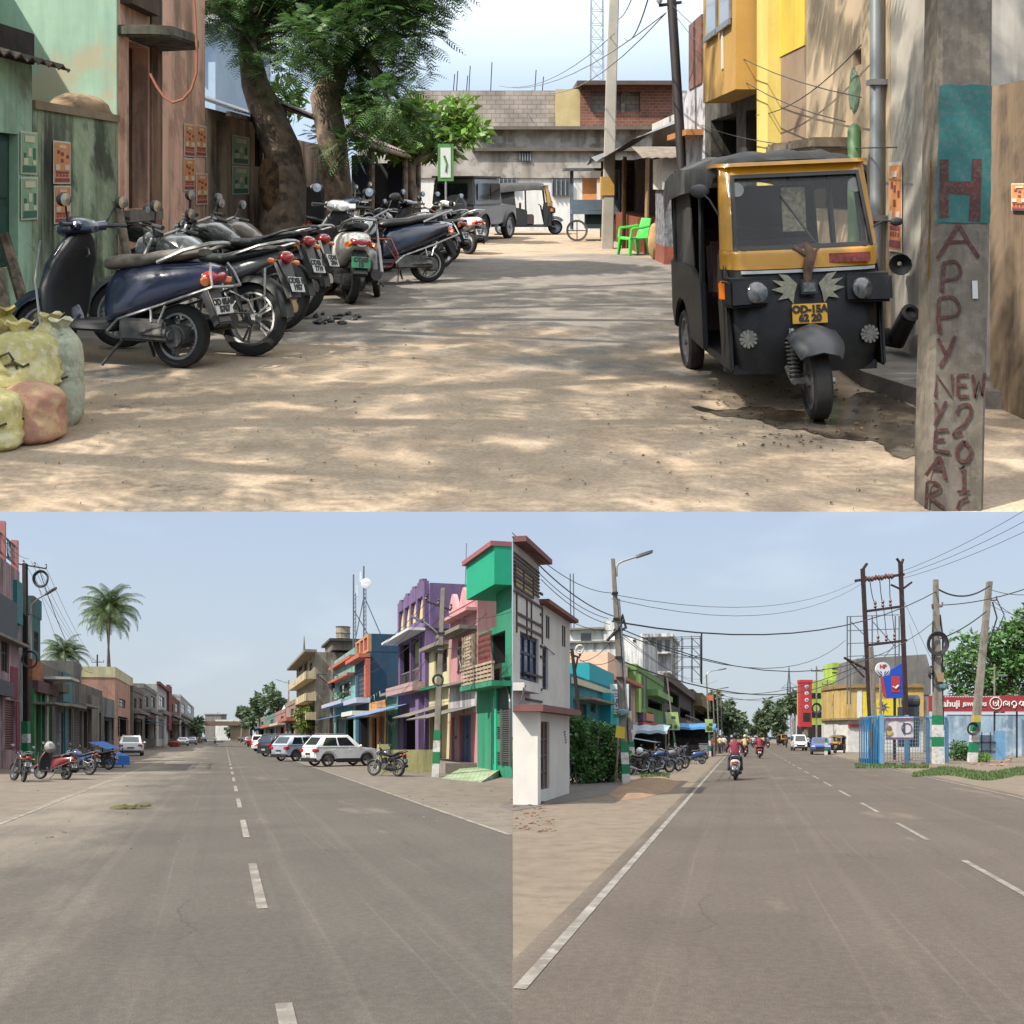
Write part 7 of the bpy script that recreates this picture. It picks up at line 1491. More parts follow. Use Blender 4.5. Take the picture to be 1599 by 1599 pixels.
# ---- vehicles of the left street
GL='vehicles parked on the left side';GRt='cars parked on the right side of the left street'
RED=paint('red',(.16,.016,.016),.3);BLUE=paint('blue',(.018,.04,.14),.3);CW=paint('car_white',(.72,.72,.71),.25);SILV=paint('car_silver_blue',(.42,.47,.55),.25,.3);CDK=paint('car_dark',(.022,.028,.04),.22);CRED=paint('car_red',(.42,.03,.035),.25)
def sc_(px,py,yaw,label,col,grp,fn=scooter,**k):return fn(label,LOW.g(px,py),R(yaw),col,LOW,grp,**k)
sc_(30,1220,128,'black motorcycle at the left edge by the pink house',BLKP,GL,motorcycle,scale=1.05)
sc_(83,1217,155,'red and black scooter with a pale cloth on its handlebar',RED,GL,scale=1.12)
sc_(120,1210,160,'blue motorcycle with an orange tail behind the red scooter',BLUE,GL,motorcycle,scale=1.05,guard=True)
sc_(152,1202,165,'dark motorcycle half hidden beside the tarpaulin covered stall',BLKP,GL,motorcycle)
m=MB();c=Vector((0,0,0));m.ell((0,0,.18),(.2,.2,.2),10,7,jit=.15,rg=rng);solo('cloth_bundle','pale cloth bundle resting on the red scooter','cloth',m,M('pale_cloth',C('#b9b4ae',.65),.9,var=.2),LOW.g(78,1217)+Vector((0,.0,1.02)),smooth=True)
t=Thing('covered_cart','cart covered with blue and dark green tarpaulins','cart',LOW.g(168,1198),R(150));m=MB();rgc=random.Random(12)
def drape(x0,x1,y0,y1,z0,z1,n=8):
    mm=MB();g=[[Vector((x0+(x1-x0)*i/n+rgc.uniform(-.04,.04),y0+(y1-y0)*j/n+rgc.uniform(-.04,.04),z0+(z1-z0)*(math.sin(PI*(.12+.76*i/n))*math.sin(PI*(.12+.76*j/n)))**.6+rgc.uniform(-.03,.03)))for j in range(n+1)]for i in range(n+1)]
    for i in range(n):
        for j in range(n):mm.quad(g[i][j],g[i+1][j],g[i+1][j+1],g[i][j+1])
    ring=[g[i][0]for i in range(n+1)]+[g[n][j]for j in range(1,n+1)]+[g[i][n]for i in range(n-1,-1,-1)]+[g[0][j]for j in range(n-1,0,-1)]
    mm.loft([ring,[Vector((p.x*1.03,p.y*1.03,.12))for p in ring]],False);return mm
t.part('green_tarpaulin',drape(-.5,1.0,-.6,.6,.3,.75),M('tarp_green',C('#2c4a34',.5),.6,var=.3),smooth=True);t.part('blue_tarpaulin',drape(-1.1,-.4,-.5,.5,.4,.8),M('tarp_blue',C('#2f74c8',.6),.5,var=.12),smooth=True)
m=MB();m.quad((.9,-.4,1.35),(.9,.5,1.3),(-.6,.5,.95),(-.6,-.4,1.0));m.quad((1.3,-.4,1.3),(1.3,.4,1.3),(.9,.5,1.3),(.9,-.4,1.35));t.part('blue_sheet',m,M('tarp_blue',(0,0,0)))
for (x_,y_)in ((-.8,-.3),(.8,-.3),(.8,.3),(-.8,.3)):m=MB();m.tube([(x_,y_,0),(x_,y_,1.0)],.03,6);t.part('leg',m,IRON)
car('white hatch backed car parked facing away on the left side',LOW.g(206,1180),HEAD_L+R(2),'suv',CW,group=GL,platetxt='OD 05 K 2210')
sc_(245,1164,150,'dark motorcycle in front of the far left shops',BLKP,GL,motorcycle,lo=True)
t=Thing('covered_cart','small cart under an orange red cover far on the left side','cart',LOW.g(272,1166),R(100));t.part('red_cover',drape(-.9,.9,-.8,.8,.5,.9),M('cover_red',C('#a8452e',.6),.7,var=.2),smooth=True);m=MB();m.box(-.7,.7,-.6,.6,.0,.5);t.part('body',m,M('dark_board',(0,0,0)))
for (px,py,lab,col,kd)in ((286,1165,'silver white sedan far on the left side',CW,'sedan'),(300,1163,'silver car behind the silver white sedan',SILV,'hatch'),(310,1160,'dark grey car third from the end of the left row',CDK,'hatch'),(318,1159,'last dark blue car of the left row',paint('car_blue',(.05,.08,.16)),'hatch')):car(lab,LOW.g(px,py),HEAD_L,kd,col,group=GL,lo=True)
car('white compact suv with red tail lamps parked askew on the right',LOW.g(532,1196),R(38),'suv',CW,group=GRt,platetxt='OD 05 AS 1')
car('silver blue hatchback just left of the white compact suv',LOW.g(473,1188),R(50),'suv',SILV,group=GRt)
car('large dark blue suv with roof rails among the parked cars',LOW.g(450,1181),R(50),'bigsuv',CDK,group=GRt)
car('small white sedan left of the large dark suv',LOW.g(421,1173),R(65),'sedan',CW,group=GRt,lo=True,clad=False)
car('white van parked beyond the small white sedan',LOW.g(408,1169),R(85),'van',CW,group=GRt,lo=True,clad=False)
car('red car far on the right side of the left street',LOW.g(397,1166),R(95),'hatch',CRED,group=GRt,lo=True)
for (px,py,lab,col)in ((389,1163,'grey car just beyond the red car',SILV),(381,1160,'dark car second to last of the right row',CDK),(376,1158,'last tiny dark car of the right row',paint('car_brown',(.08,.06,.055)))):car(lab,LOW.g(px,py),HEAD_L,'hatch',col,group=GRt,lo=True)
sc_(603,1212,140,'black motorcycle parked in front of the purple house',BLKP,None,motorcycle,scale=1.08,big=True)
def rider(px,py,yaw,shirt,trou,col,lab,group,helmet=None,pill=None,lo=True,scol=None):
    g=LOW.g(px,py);scooter('scooter under the '+lab.replace('person in ','rider in ').replace(' riding','',1),g,R(yaw),col,LOW,group,lo=lo,lean=0,guard=False);person_riding(lab,g,R(yaw),shirt,trou,helmet)
    if pill:person_riding(pill[0],g,R(yaw),pill[1],pill[2],None,.38)
SH_W=M('shirt_white',C('#d9d9d4',.75),.8,var=.05);SH_R=M('shirt_maroon',C('#8f2f44',.62),.8,var=.12,sc=8);JEAN=M('jeans',C('#33455e',.55),.85,var=.15);SH_P=M('saree_red',C('#b0304a',.6),.8,var=.15);SH_C=M('shirt_cream',C('#d8c088',.7),.8,var=.08);SH_D=M('cloth_dark',(.03,.03,.04),.8)
rider(336,1161,HEAD_L*180/PI+180,SH_W,SH_D,BLKP,'person in white riding towards the camera on the left street',None)
m=MB();rgx=random.Random(3)
for i in range(34):a=rgx.uniform(-.6,.6);c=LOW.g(190+rgx.uniform(-20,20),1263+rgx.uniform(-1.2,1.2));m.tube([c+Vector((0,0,.02)),c+Vector((math.cos(a)*.35,math.sin(a)*.35,.05+rgx.random()*.05))],.012,4)
solo('straw_heap','small heap of dry straw lying on the left road','straw',m,M('straw',C('#8f8a55',.6),.9,var=.3),kind='stuff')
m=MB()
for i in range(22):px,py=rgx.uniform(-5,300),rgx.uniform(1215,1330);c=LOW.g(px,py);s=rgx.uniform(.02,.06);m.ell(c,(s,s*.8,s*.5),6,4,jit=.3,rg=rgx)
for i in range(40):px,py=rgx.uniform(620,796),rgx.uniform(1214,1290);c=LOW.g(px,py);s=rgx.uniform(.015,.04);m.ell(c,(s,s*.8,s*.5),6,4,jit=.3,rg=rgx)
solo('pebbles','small stones scattered along the dusty edges of the left road','stones',m,M('pebble',C('#8f8478',.55),.95,var=.3),kind='stuff')

def bunting(px0,py0,Y0,px1,py1,Y1,lab):
    m=MB();pts=sag(WP(px0,py0,Y0),WP(px1,py1,Y1),.5,22);m.tube(pts,.008,4);m.cur=0
    t_=Thing('bunting',lab,'bunting',(0,0,0),0,'festival bunting on the shop fronts');t_.part('string',m,CAB)
    for k_,mt_ in ((0,WHB),(1,GRNP)):
        m=MB()
        for i,p_ in enumerate(pts[1:-1]):
            if i%2==k_:d_=(pts[i+2]-p_).normalized()*.3;s_=rng.uniform(.3,.5);m.add([p_,p_+d_,p_+d_*.5+Vector((rng.uniform(-.08,.08),rng.uniform(-.08,.08),-s_))],[(0,1,2)])
        t_.part('flags',m,mt_)
for a_ in ((598,1076,66,522,1093,92,'green and white bunting above the orange and blue shops on the right'),(620,1120,58,600,1112,66,'short green and white bunting hanging at the low turquoise shop'),(52,1068,58,84,1052,66,'green and white bunting across the green shop'),(113,1068,78,160,1082,95,'green and white bunting along the old brown shop row'),(32,1060,56,36,1150,57,'green and white bunting hanging down the narrow whitewashed house')):bunting(*a_)
# ================================================================== the street on the right (lower right picture)
def cut(thing,sign):
    """trims a corner plot along the joint between the two streets (the line straight ahead of the fork)"""
    bpy.context.view_layer.update()
    obs=[o for o in thing.root.children_recursive if o.type=='MESH']
    for o in obs:
        bm=bmesh.new();bm.from_mesh(o.data);mw=o.matrix_world;inv=mw.inverted()
        co=inv@Vector((.015*sign,0,0));no_=(inv.to_3x3()@Vector((-sign,0,0))).normalized()
        r=bmesh.ops.bisect_plane(bm,geom=bm.verts[:]+bm.edges[:]+bm.faces[:],dist=1e-4,plane_co=co,plane_no=no_,clear_outer=True)
        es=[e for e in r['geom_cut']if isinstance(e,bmesh.types.BMEdge)]
        if es:
            try:bmesh.ops.holes_fill(bm,edges=es,sides=0)
            except Exception:pass
        if len(bm.faces)==0:bm.free();bpy.data.objects.remove(o);continue
        bm.to_mesh(o.data);bm.free()
for th_ in CORNER:cut(th_,-1)
# ---- white corner house
V=-5.6
WHC=wallm('#d2cdc6',.76,amt=-.1,var=.02,st=(C('#c4beb6',.72),.4,.6))
b=Bld(SR,V,800.4,846,846,'house','cream white corner house with dark striped cladding and tall blue windows','house',WHC,depth=9)
b.u1=SR.u(890,V);zb2=b.st.z(844,942,V);um_=SR.u(842,V);zhi=b.h;b.h=zb2
BW=M('window_navy',(.03,.05,.11),.12,var=.4,sc=2,spec=.9);FW=M('window_frame_navy',C('#2a2f52',.6),.5)
b.op('win',812,841,985,1060,BW,FW,.15);b.op('win',847,856,1008,1076,BW,FW,.15)
m=MB();b.bx(m,b.u0+.01,um_,.004,8.9,b.h+.003,zhi);b.t.part('upper_block',m,WHC)
STR=M('cladding_brown',C('#574a45',.55),.7,var=.1)
m=MB()
for i in range(8):zz=b.h+.12+(zhi-b.h-.3)*i/8;b.bx(m,b.u0+.02,um_-.05,-.03,.02,zz,zz+.05)
for i in range(7):zz=b.st.z(800,1085,V)+.3*i;b.bx(m,SR.u(843,V),SR.u(847,V)-.02,-.03,.02,zz+1.2,zz+1.26)
for i in range(4):zz=b.st.z(812,1095,V)+.35*i;b.bx(m,SR.u(820,V),SR.u(846,V),-.03,.02,zz-.3,zz-.24)
for px in (806,822,829,846):uu=SR.u(px,V);b.bx(m,uu-.03,uu+.03,-.034,.02,b.st.z(800,985,V),b.h-.15)
for (z_,a,c)in ((b.st.z(812,978,V),806,846),(b.st.z(812,962,V),806,846),(b.st.z(812,930,V),800.5,846)):b.bx(m,SR.u(a,V)+.02,SR.u(c,V),-.04,.02,z_,z_+.06)
for px in (853,856,878,881):uu=SR.u(px,V);b.bx(m,uu-.05,uu+.05,-.03,.02,b.h-.9,b.h-.25)
b.t.part('cladding_strips',m,STR)
m=MB();uA,uB,zA,zB=b.uz(803,831,880,915);b.bx(m,uA,uB,-.02,.03,zA,zB);w_=b.t.part('terrace_opening',m,M('terrace_tan',C('#c9a87c',.62),.8,var=.15));m=MB()
for f in (0,.5,1):zz=zA+(zB-zA)*f;b.bx(m,uA-.05,uB+.05,-.045,-.021,zz-.03,zz+.03)
for f in (0,.45,1):uu=uA+(uB-uA)*f;b.bx(m,uu-.03,uu+.03,-.05,-.021,zA-.03,zB+.03)
b.t.part('frame',m,STR,w_)
TR=M('roof_trim_rose',C('#8a5a55',.6),.8,var=.1)
m=MB();b.bx(m,b.u0+.005,um_+.15,-.35,9,zhi+.003,zhi+.14);b.bx(m,um_+.16,b.u1+.25,-.25,9.2,b.h+.003,b.h+.12);b.t.part('roof_edge',m,TR)
m=MB();b.bx(m,b.u0+.01,b.u0+2.0,-.3,.02,2.75,2.95);b.t.part('ledge',m,M('ledge_white',C('#d9d7d2',.7),.8,var=.12))
whh=b;b.finish()
bV=-4.75
b=Bld(SR,bV,838,889,1112,'porch','cream gate porch with a rose tinted roof and dark grille door beside the corner house','porch',WHC,depth=.82)
b.op('grille',841,858,1126,1236,M('brown_lattice',C('#5a4a42',.5),.8,var=.3),M('lattice_pink',C('#8f7468',.6),.7));m=MB();b.bx(m,b.u0-.7,b.u1+.1,-.3,.8,b.h+.003,b.h+.16);b.t.part('porch_roof',m,TR)
m=MB();uA=b.u0-.35;b.bx(m,uA,b.u0-.004,-.1,.8,0,b.h);b.t.part('pillar',m,M('pillar_white',C('#e0dcd4',.78),.8,var=.05));
m=MB()
for k_ in range(5):m.tube([b.P(b.u1-.9+.06*k_,-.01,1.7-.07*k_),b.P(b.u1-.7+.05*k_,-.01,1.74-.07*k_)],.015,4)
b.t.part('painted_mark',m,M('mark_violet',C('#6a5a86',.6),.8));b.finish();cut(whh.t,1);cut(b.t,1)
for gx in range(2):
    m=MB();pts=[WP(818+gx*3,1070,24),WP(814,1095,23.8),WP(802,1110,23.7),WP(806+gx*4,1126,23.7),WP(818,1112,23.8),WP(836,1125+gx*3,23.9)];m.tube(pts,.012,5);solo('overhead_cable','black cable drooping across the wall of the cream white corner house','cable',m,CAB,group='cables on the corner house')
# ---- hedge
rgh=random.Random(21)
P0=LOW.g(925,1226);t=Thing('hedge','dense dark green hedge growing between the corner house and the banded poles','hedge',P0)
cl_=[]
for k_ in range(80):f=rgh.random();pos=Vector((-.92+2.25*f+rgh.uniform(-.12,.12),.7+2.4*f+rgh.uniform(-.6,.6),.2+rgh.random()*(2.15-.8*f)));cl_.append((pos,(.38,.4,.34)))
m=MB();leaves(m,cl_,15000,.13,rgh,.55);t.part('foliage',m,M('leaf_hedge',(.055,.125,.03),.5,var=0,island=.6,transl=.25));m=MB()
for k_ in range(9):x_=rgh.uniform(-.8,1.0);m.tube([(x_,1+rgh.uniform(-.5,1.5),0),(x_+rgh.uniform(-.2,.2),1.5,1.6)],.03,5)
t.part('stems',m,BARK)
# ---- left row of the right street
V=-6.8
def face(px0,px1):return px0,px1
b=Bld(SR,V,893,962,1052,'house','turquoise house with a cream band behind the hedge','house',wallm('#1f9aa6',.6,'#0d5560',.35,var=.06),depth=9)
b.op('door',906,916,1098,1140,M('brown_door_far',C('#5a3f36',.6),.7));b.op('win',922,930,1092,1112);b.op('door',938,946,1094,1140,M('brown_door_far',(0,0,0)));b.slab('cream_band',893,962,1061,1065,.1,M('cream_band',C('#d9cfae',.7),.8))if False else None
b.slab('sunshade',895,938,1088,1092,.8,CONC);u0,h0=b.u0,b.h;m=MB();b.bx(m,b.u0+4.5,b.u1-1,-.02,7,h0+.003,h0+.8);b.t.part('upper_block',m,M('turquoise_bright',C('#22b0bd',.62),.8,var=.06));m=MB();b.bx(m,b.u0-.05,b.u1+.05,-.12,.02,h0-.4,h0-.15);b.t.part('cream_band',m,M('cream_band',C('#d9cfae',.7),.8));m=MB();b.bx(m,SR.u(938,V),SR.u(960,V),-.5,.02,0,h0-.42);b.t.part('sloping_pier',m,M('turquoise_bright',(0,0,0)));b.finish();cut(b.t,1)
bb=Thing('building','white stained apartment block with a stair tower behind the turquoise house','building',WP(968,1150,92),R(-14));bb.root.location.z=0;kk=92/F;WST=wallm('#e2e2df',.8,'#8a8a86',.7,var=.07)
zz=lambda py:1.6+(1150-py)*kk;xx=lambda px:(px-968)*kk*1.03
m=MB();m.box(xx(886),xx(1010),0,10,0,zz(1002));bb.part('wall',m,WST);m=MB();m.box(xx(888),xx(942),.8,8,zz(1002)+.003,zz(981));m.box(xx(942)+.003,xx(962),.5,5,zz(1002)+.003,zz(968));bb.part('roof_room',m,WST)
m=MB();m.box(xx(885),xx(943),.2,8.2,zz(981)+.003,zz(978));m.box(xx(884),xx(1012),-.4,.3,zz(1003),zz(1000));bb.part('roof_slab',m,CONC);m=MB();m.box(xx(906),xx(922),.72,.85,zz(1001),zz(986));wd=bb.part('window',m,GLS);m=MB();m.box(xx(973)-.2,xx(1006),-2.2,-.003,0,zz(1000));bb.part('bay',m,WST)
m=MB();m.box(xx(992),xx(996),-2.28,-2.19,zz(1006),zz(1003));bb.part('vent',m,DKM)
for x_ in (xx(890),xx(895)):m=MB();m.tube([(x_,1,zz(1000)),(x_-.1,1,zz(890))],.06,5);bb.part('roof_rod',m,M('mast_grey',(0,0,0)))
bb=Thing('building','pale grey concrete block with shaded balconies further along the right street','building',WP(1028,1150,130),R(-14));bb.root.location.z=0;kk=130/F;xx=lambda px:(px-1028)*kk*1.03;zz=lambda py:1.6+(1150-py)*kk
m=MB();m.box(xx(1004),xx(1048),0,12,0,zz(996));bb.part('wall',m,wallm('#cfd0cd',.72,amt=.4));m=MB();m.box(xx(1003),xx(1051),-1.5,12.2,zz(996)+.003,zz(991));m.box(xx(1006),xx(1048),-1.4,0,zz(1022),zz(1019));bb.part('roof_slab',m,WST)
for px in (1014,1026,1038):m=MB();m.box(xx(px),xx(px+7),-.06,.05,zz(1018),zz(1000));bb.part('window',m,GLS)
b=Bld(SR,V,963,992,1062,'shop','peach and white shop house with a rose roof edge and striped signboards','shop',wallm('#e0b095',.7,amt=.25),depth=10)
b.op('win',968,978,1072,1085);b.op('open',966,985,1152,1178);m=MB();b.bx(m,b.u0-.3,b.u1+.2,-.5,10,b.h+.003,b.h+.2);b.t.part('roof_edge',m,M('rose_edge',C('#c4705e',.62),.8));m=MB();b.bx(m,b.u0,b.u1,.5,9,b.h+.21,b.h+1.6);b.t.part('terrace_room',m,M('peach_light',C('#efc4a8',.75),.85,var=.05));b.slab('signboard',966,990,1125,1136,.25,M('sign_blue_red',C('#c9a0b5',.65),.6,var=.5,sc=1.2));b.slab('signboard',966,990,1137,1141,.3,M('sign_red',C('#c94545',.65),.6));b.awning(970,990,1150,2.0,.35,M('pale_awning',C('#a9c0cc',.68),.6,var=.15),posts=BARK);b.finish();cut(b.t,1)
b=Bld(SR,V,992.5,1036,1046,'shop','lime and olive green shop house with vertical slots and coloured signboards','shop',wallm('#7fae5a',.6,'#4a6a3a',.35),depth=10)
for px in (998,1003,1008):b.slab('slot',px,px+2,1056,1105,.03,M('slot_grey',C('#5a6a5e',.5),.7))
b.slab('lime_pier',993,996,1052,1112,.2,M('lime_pier',C('#b5d877',.7),.8,var=.06));b.slab('balcony',1010,1036,1076,1086,.8,wallm('#8fc46a',.62,amt=.2));b.op('open',1012,1034,1090,1104);b.op('open',998,1032,1150,1176);b.op('shutter',1012,1020,1112,1122)
b.slab('signboard',996,1016,1112,1126,.35,M('sign_violet',C('#7a5a92',.6),.6,var=.5,sc=1.5));b.slab('signboard',1000,1012,1113,1125,.42,M('sign_orange_emblem',C('#d98a5a',.7),.6,var=.3,sc=3));b.slab('signboard',996,1034,1127,1131,.35,M('sign_red',(0,0,0)));b.finish(parapet=.4);cut(b.t,1)
b=Bld(SR,V,1036.5,1082,1054,'building','dark brown building with a sheeted terrace and cluttered balconies','building',wallm('#4c4548',.55,amt=.5),depth=12)
b.op('open',1042,1060,1075,1098);b.op('open',1062,1078,1104,1120);b.op('open',1042,1058,1108,1124);b.op('open',1042,1078,1150,1170);b.slab('sheet_parapet',1037,1083,1050,1064,.5,M('brown_sheeting',C('#5f4a4c',.55),.7,var=.3,sc=1.5));b.rail(1056,1080,1116,1126,1.0,STEEL,10);b.slab('balcony',1056,1080,1126,1130,1.1,CONC);b.finish()
sf=Thing('scaffold_frame','tall dark steel hoarding frame on the roof of the brown building','frame',WP(1072,1056,100),HEAD_R-PI/2);m=MB()
for x_ in (-1.4,-.5,.5,1.4):
    for y_ in (0,2):m.tube([(x_,y_,-.6),(x_,y_,4.2)],.05,4)
for z_ in (1.0,2.1,3.1,4.1):m.tube([(-1.4,0,z_),(1.4,0,z_)],.04,4);m.tube([(-1.4,2,z_),(1.4,2,z_)],.04,4);m.tube([(-1.4,0,z_-1),(-.5,2,z_)],.035,4);m.tube([(1.4,0,z_-1),(.5,2,z_)],.035,4)
sf.part('frame',m,DKM);m=MB();m.tube([(1.5,1,-.8),(1.5,1,4.6)],.09,8);sf.part('mast',m,IRON)
b=Bld(SR,V+.2,1082.5,1108,1076,'building','olive balconied building with an orange banner at the end of the row','building',wallm('#7a6f4a',.55,amt=.5),depth=12)
b.slab('balcony',1083,1104,1082,1102,1.2,wallm('#9a8a52',.58,amt=.4));b.op('open',1085,1100,1108,1122);b.op('open',1085,1104,1148,1164);b.slab('banner',1098,1106,1086,1094,1.6,M('banner_orange',C('#d9663a',.68),.6,var=.1));b.finish()
# stalls, boards, poles
def stall(px,py,w,d,h,yaw,roof,lab,back=True,drop=.35):
    t=Thing('stall',lab,'stall',LOW.g(px,py),yaw,'roadside stalls');m=MB();n_=14
    for k_ in range(n_):
        a,c=-w/2+w*k_/n_,-w/2+w*(k_+1)/n_;wa,wb=.04*math.sin(k_*1.3),.04*math.sin((k_+1)*1.3);m.quad((a,-d/2,h-drop+wa),(c,-d/2,h-drop+wb),(c,d/2,h+wb),(a,d/2,h+wa));m.quad((a,-d/2,h-drop+wa),(c,-d/2,h-drop+wb),(c,-d/2-.03,h-drop-.18+wb),(a,-d/2-.03,h-drop-.18+wa))
    t.part('roof',m,roof)
    for (x_,y_)in ((-w/2+.1,-d/2+.1),(w/2-.1,-d/2+.1),(-w/2+.1,d/2-.1),(w/2-.1,d/2-.1)):m=MB();m.tube([(x_,y_,0),(x_,y_,h-.4 if y_<0 else h-.02)],.045,6);t.part('post',m,BARK)
    m=MB();m.box(-w/2+.2,w/2-.2,d/2-.1,d/2-.05,0,h-.15);t.part('back',m,M('stall_back',C('#4a4a48',.45),.9,var=.5,sc=1.5));m=MB();m.box(-w/2+.3,w/2-.6,-d/2+.4,-d/2+.9,0,.9);m.box(-w/2+.4,w/2-.8,.1,.5,.9,1.5);t.part('counter',m,M('counter_mix',C('#6a5a52',.5),.8,var=.6,sc=3))
stall(1010,1192,2.6,2.4,2.3,HEAD_R+PI/2+PI,M('pale_awning',(0,0,0)),'tin roofed roadside stall behind the parked motorcycles');stall(1070,1180,5,3,2.7,HEAD_R-PI/2,M('blue_sheet_roof',C('#4a90cc',.66),.6,var=.12),'roadside stall under a bright blue sheet');stall(1092,1172,4,3,2.6,HEAD_R-PI/2,M('tarp_blue',(0,0,0)),'far roadside stall under a deep blue sheet')
m=MB();m.box(-.7,.7,-.35,.35,0,1.0);m.box(-.75,.75,-.4,.4,1.001,1.05);solo('drum_crate','pale grey metal crate beside the blue sheet stall','crate',m,M('crate_grey',C('#9aa0a2',.6),.5,.3,var=.3,sc=4),LOW.g(1099,1182),HEAD_R,bevel=.03)
t=Thing('hoarding','tall white hoarding with blue lettering beside the banded poles','hoarding',LOW.g(984,1205)+Vector((.0,4.5,0)),R(-8));k=(LOW.g(984,1205).y+4.5)/F;h0=lambda py:1.6+(1150-py)*k
m=MB();m.box(-14*k,15*k,0,.12,h0(1121),h0(1068));t.part('panel',m,M('hoarding_white',C('#d5dbe0',.75),.6,var=.06));m=MB();m.box(15*k+.003,18*k,-.02,.3,h0(1124),h0(1066));t.part('side',m,BLK);m=MB();m.box(-14*k,15*k,-.03,-.003,h0(1121),h0(1115));t.part('green_strip',m,M('strip_green',C('#2a9a5a',.62),.6));m=MB()
for (txt,py,s_)in (('LENA',1095,9),('HIC',1101.5,8)):m.join(text_mb(txt,s_*k,.004,.006),frame((1.5*k,-.012,h0(py)),(1,0,0),(0,0,1)))
for (a,c,py,th_)in ((-10,12,1078,1.2),(-8,10,1084,1),(-10,12,1088,.8),(-9,8,1108,1)):m.box(a*k,c*k,-.012,-.004,h0(py),h0(py)+th_*k)
t.part('lettering',m,M('sign_navy',C('#2a3f7a',.6),.6));m=MB();m.box(-10*k,12*k,-.012,-.004,h0(1113),h0(1109.5));t.part('yellow_strip',m,M('strip_yellow',C('#dcb84a',.7),.6))
for x_ in (-12,13):m=MB();m.tube([(x_*k,.06,0),(x_*k,.06,h0(1121))],.06,6);t.part('post',m,DKM)
BANDS=lambda yb,s_:[(yb-4*s_,yb-3*s_+.3,GRNP),(yb-3*s_,yb-2*s_+.3,WHB),(yb-2*s_,yb-s_+.3,GRNP),(yb-s_,yb,WHB)]
t,P,k=pole('tall leaning concrete pole with a street lamp arm and bright green and white bands',978,1225,872,12,957,[(1158,1174.5,GRNP),(1175,1193,WHB),(1193.4,1208,GRNP),(1208.4,1225,WHB)],w1=6);pA=LOW.g(978,1225)
lamp_arm(t,P,896,[(5,4),(5,-10),(8,-16),(16,-20),(38,-27)],mat=M('lamp_arm_pale',C('#b0aca4',.7),.6,.2),head=.55);m=MB()
for y_ in (928,968,985,1028,1060):m.loft([[P(yy,a*6.6*(.6+.4*(y_-872)/353),b_*.15)for a,b_ in ((-1,-1),(1,-1),(1,1),(-1,1))]for yy in (y_,y_-3)])
t.part('clamp',m,DKM);m=MB();m.tube([P(975,6),P(960,9,-.1),P(980,14),P(990,-4),P(1000,-16),P(985,-2,-.15),P(970,10)],.05,6);t.part('cable_tangle',m,CAB);m=MB();m.tube([P(935,5),P(1000,6.5),P(1060,7),P(1110,7)],.05,6);t.part('conduit',m,STEEL)
m=MB();c=P(1113,0,-.16);m.ell(c,(.22,.1,.12),10,7,jit=.15,rg=rgh);t.part('tied_cloth',m,M('cloth_teal',C('#7fa0a5',.6),.9));m=MB();m.quad(P(1133,-11,-.2),P(1136,2,-.22),P(1154,1,-.2),P(1151,-14,-.2));m.quad(P(1133,-11,-.19),P(1136,2,-.21),P(1154,1,-.19),P(1151,-14,-.19));t.part('yellow_flyer',m,M('flyer_yellow',C('#e3c33f',.75),.7,var=.08))
t,P,k=pole('shorter banded concrete pole close behind the lamp pole',989,1209,1110,8,983,[(1158,1166,GRNP),(1166.4,1182,WHB),(1182.4,1196,GRNP),(1196.4,1209,WHB)],w1=7);m=MB();m.quad(P(1139,0,-.16),P(1141,8,-.16),P(1152,4,-.16),P(1158,1,-.16));t.part('white_flyer',m,WHB)
t,P,k=pole('dark leaning iron pole rising in front of the turquoise house',916,1215,1013,7,893,mat=IRON,w1=5);crossarm(t,P,1022,-3,11,2,5);m=MB();m.tube([P(1026,8),P(1045,2)],.04,5);t.part('brace',m,IRON);pI=LOW.g(916,1215);coil('small white cable loop at the top of the leaning iron pole',WP(905,1014,pI.y),.14,n=2,mat=WHB)
for (px,py,tp,tx,lab,yb,posx)in ((1057,1187,1046,1040,'street lamp pole with a green poster beside the blue sheet stall',12,1048),(1109,1181,1053,1103,'tall lamp pole with a small green poster at the end of the stalls',11,1106)):
    t,P,k=pole(lab,px,py,tp,3,tx,BANDS(py,yb*.75),w1=2,name='street_lamp');lamp_arm(t,P,tp+3,[(0,0),(2,-5),(8,-8),(20,-10)],mat=STEEL,head=.6)if px>1100 else None;m=MB();kx=10 if px<1100 else 6;ya,yb2=(1112,1140)if px<1100 else (1123,1143);m.loft([[P(yy,a*kx,b_*.04-.12)for a,b_ in ((-1,-1),(1,-1),(1,1),(-1,1))]for yy in (yb2,ya)]);o=t.part('poster_panel',m,M('poster_lime',C('#b5cf8a',.68),.6,var=.15,sc=2));m=MB();m.ell(P(ya+8,2,-.19),(3.2*k,.02,2.2*k),10,6);m.ell(P(yb2-6,-kx*.4,-.19),(2.6*k,.02,4*k),10,6);m.ell(P(yb2-5,kx*.35,-.19),(2.6*k,.02,3*k),10,6);t.part('print',m,M('print_green',C('#4f7a45',.55),.6,var=.5,sc=6),o)
for (px,py,tp,tx,lab)in ((1117,1174,1078,1113,'thin lamp post second from the end of the left row of lamps'),(1123,1170,1076,1119,'pale concrete post beside the far green poster'),(1128,1167,1082,1125,'farthest thin post against the trees')):
    t,P,k=pole(lab,px,py,tp,2,tx,w1=1.6);lamp_arm(t,P,tp+2,[(0,0),(6,-4),(13,-5)],head=.8)if px==1117 else None
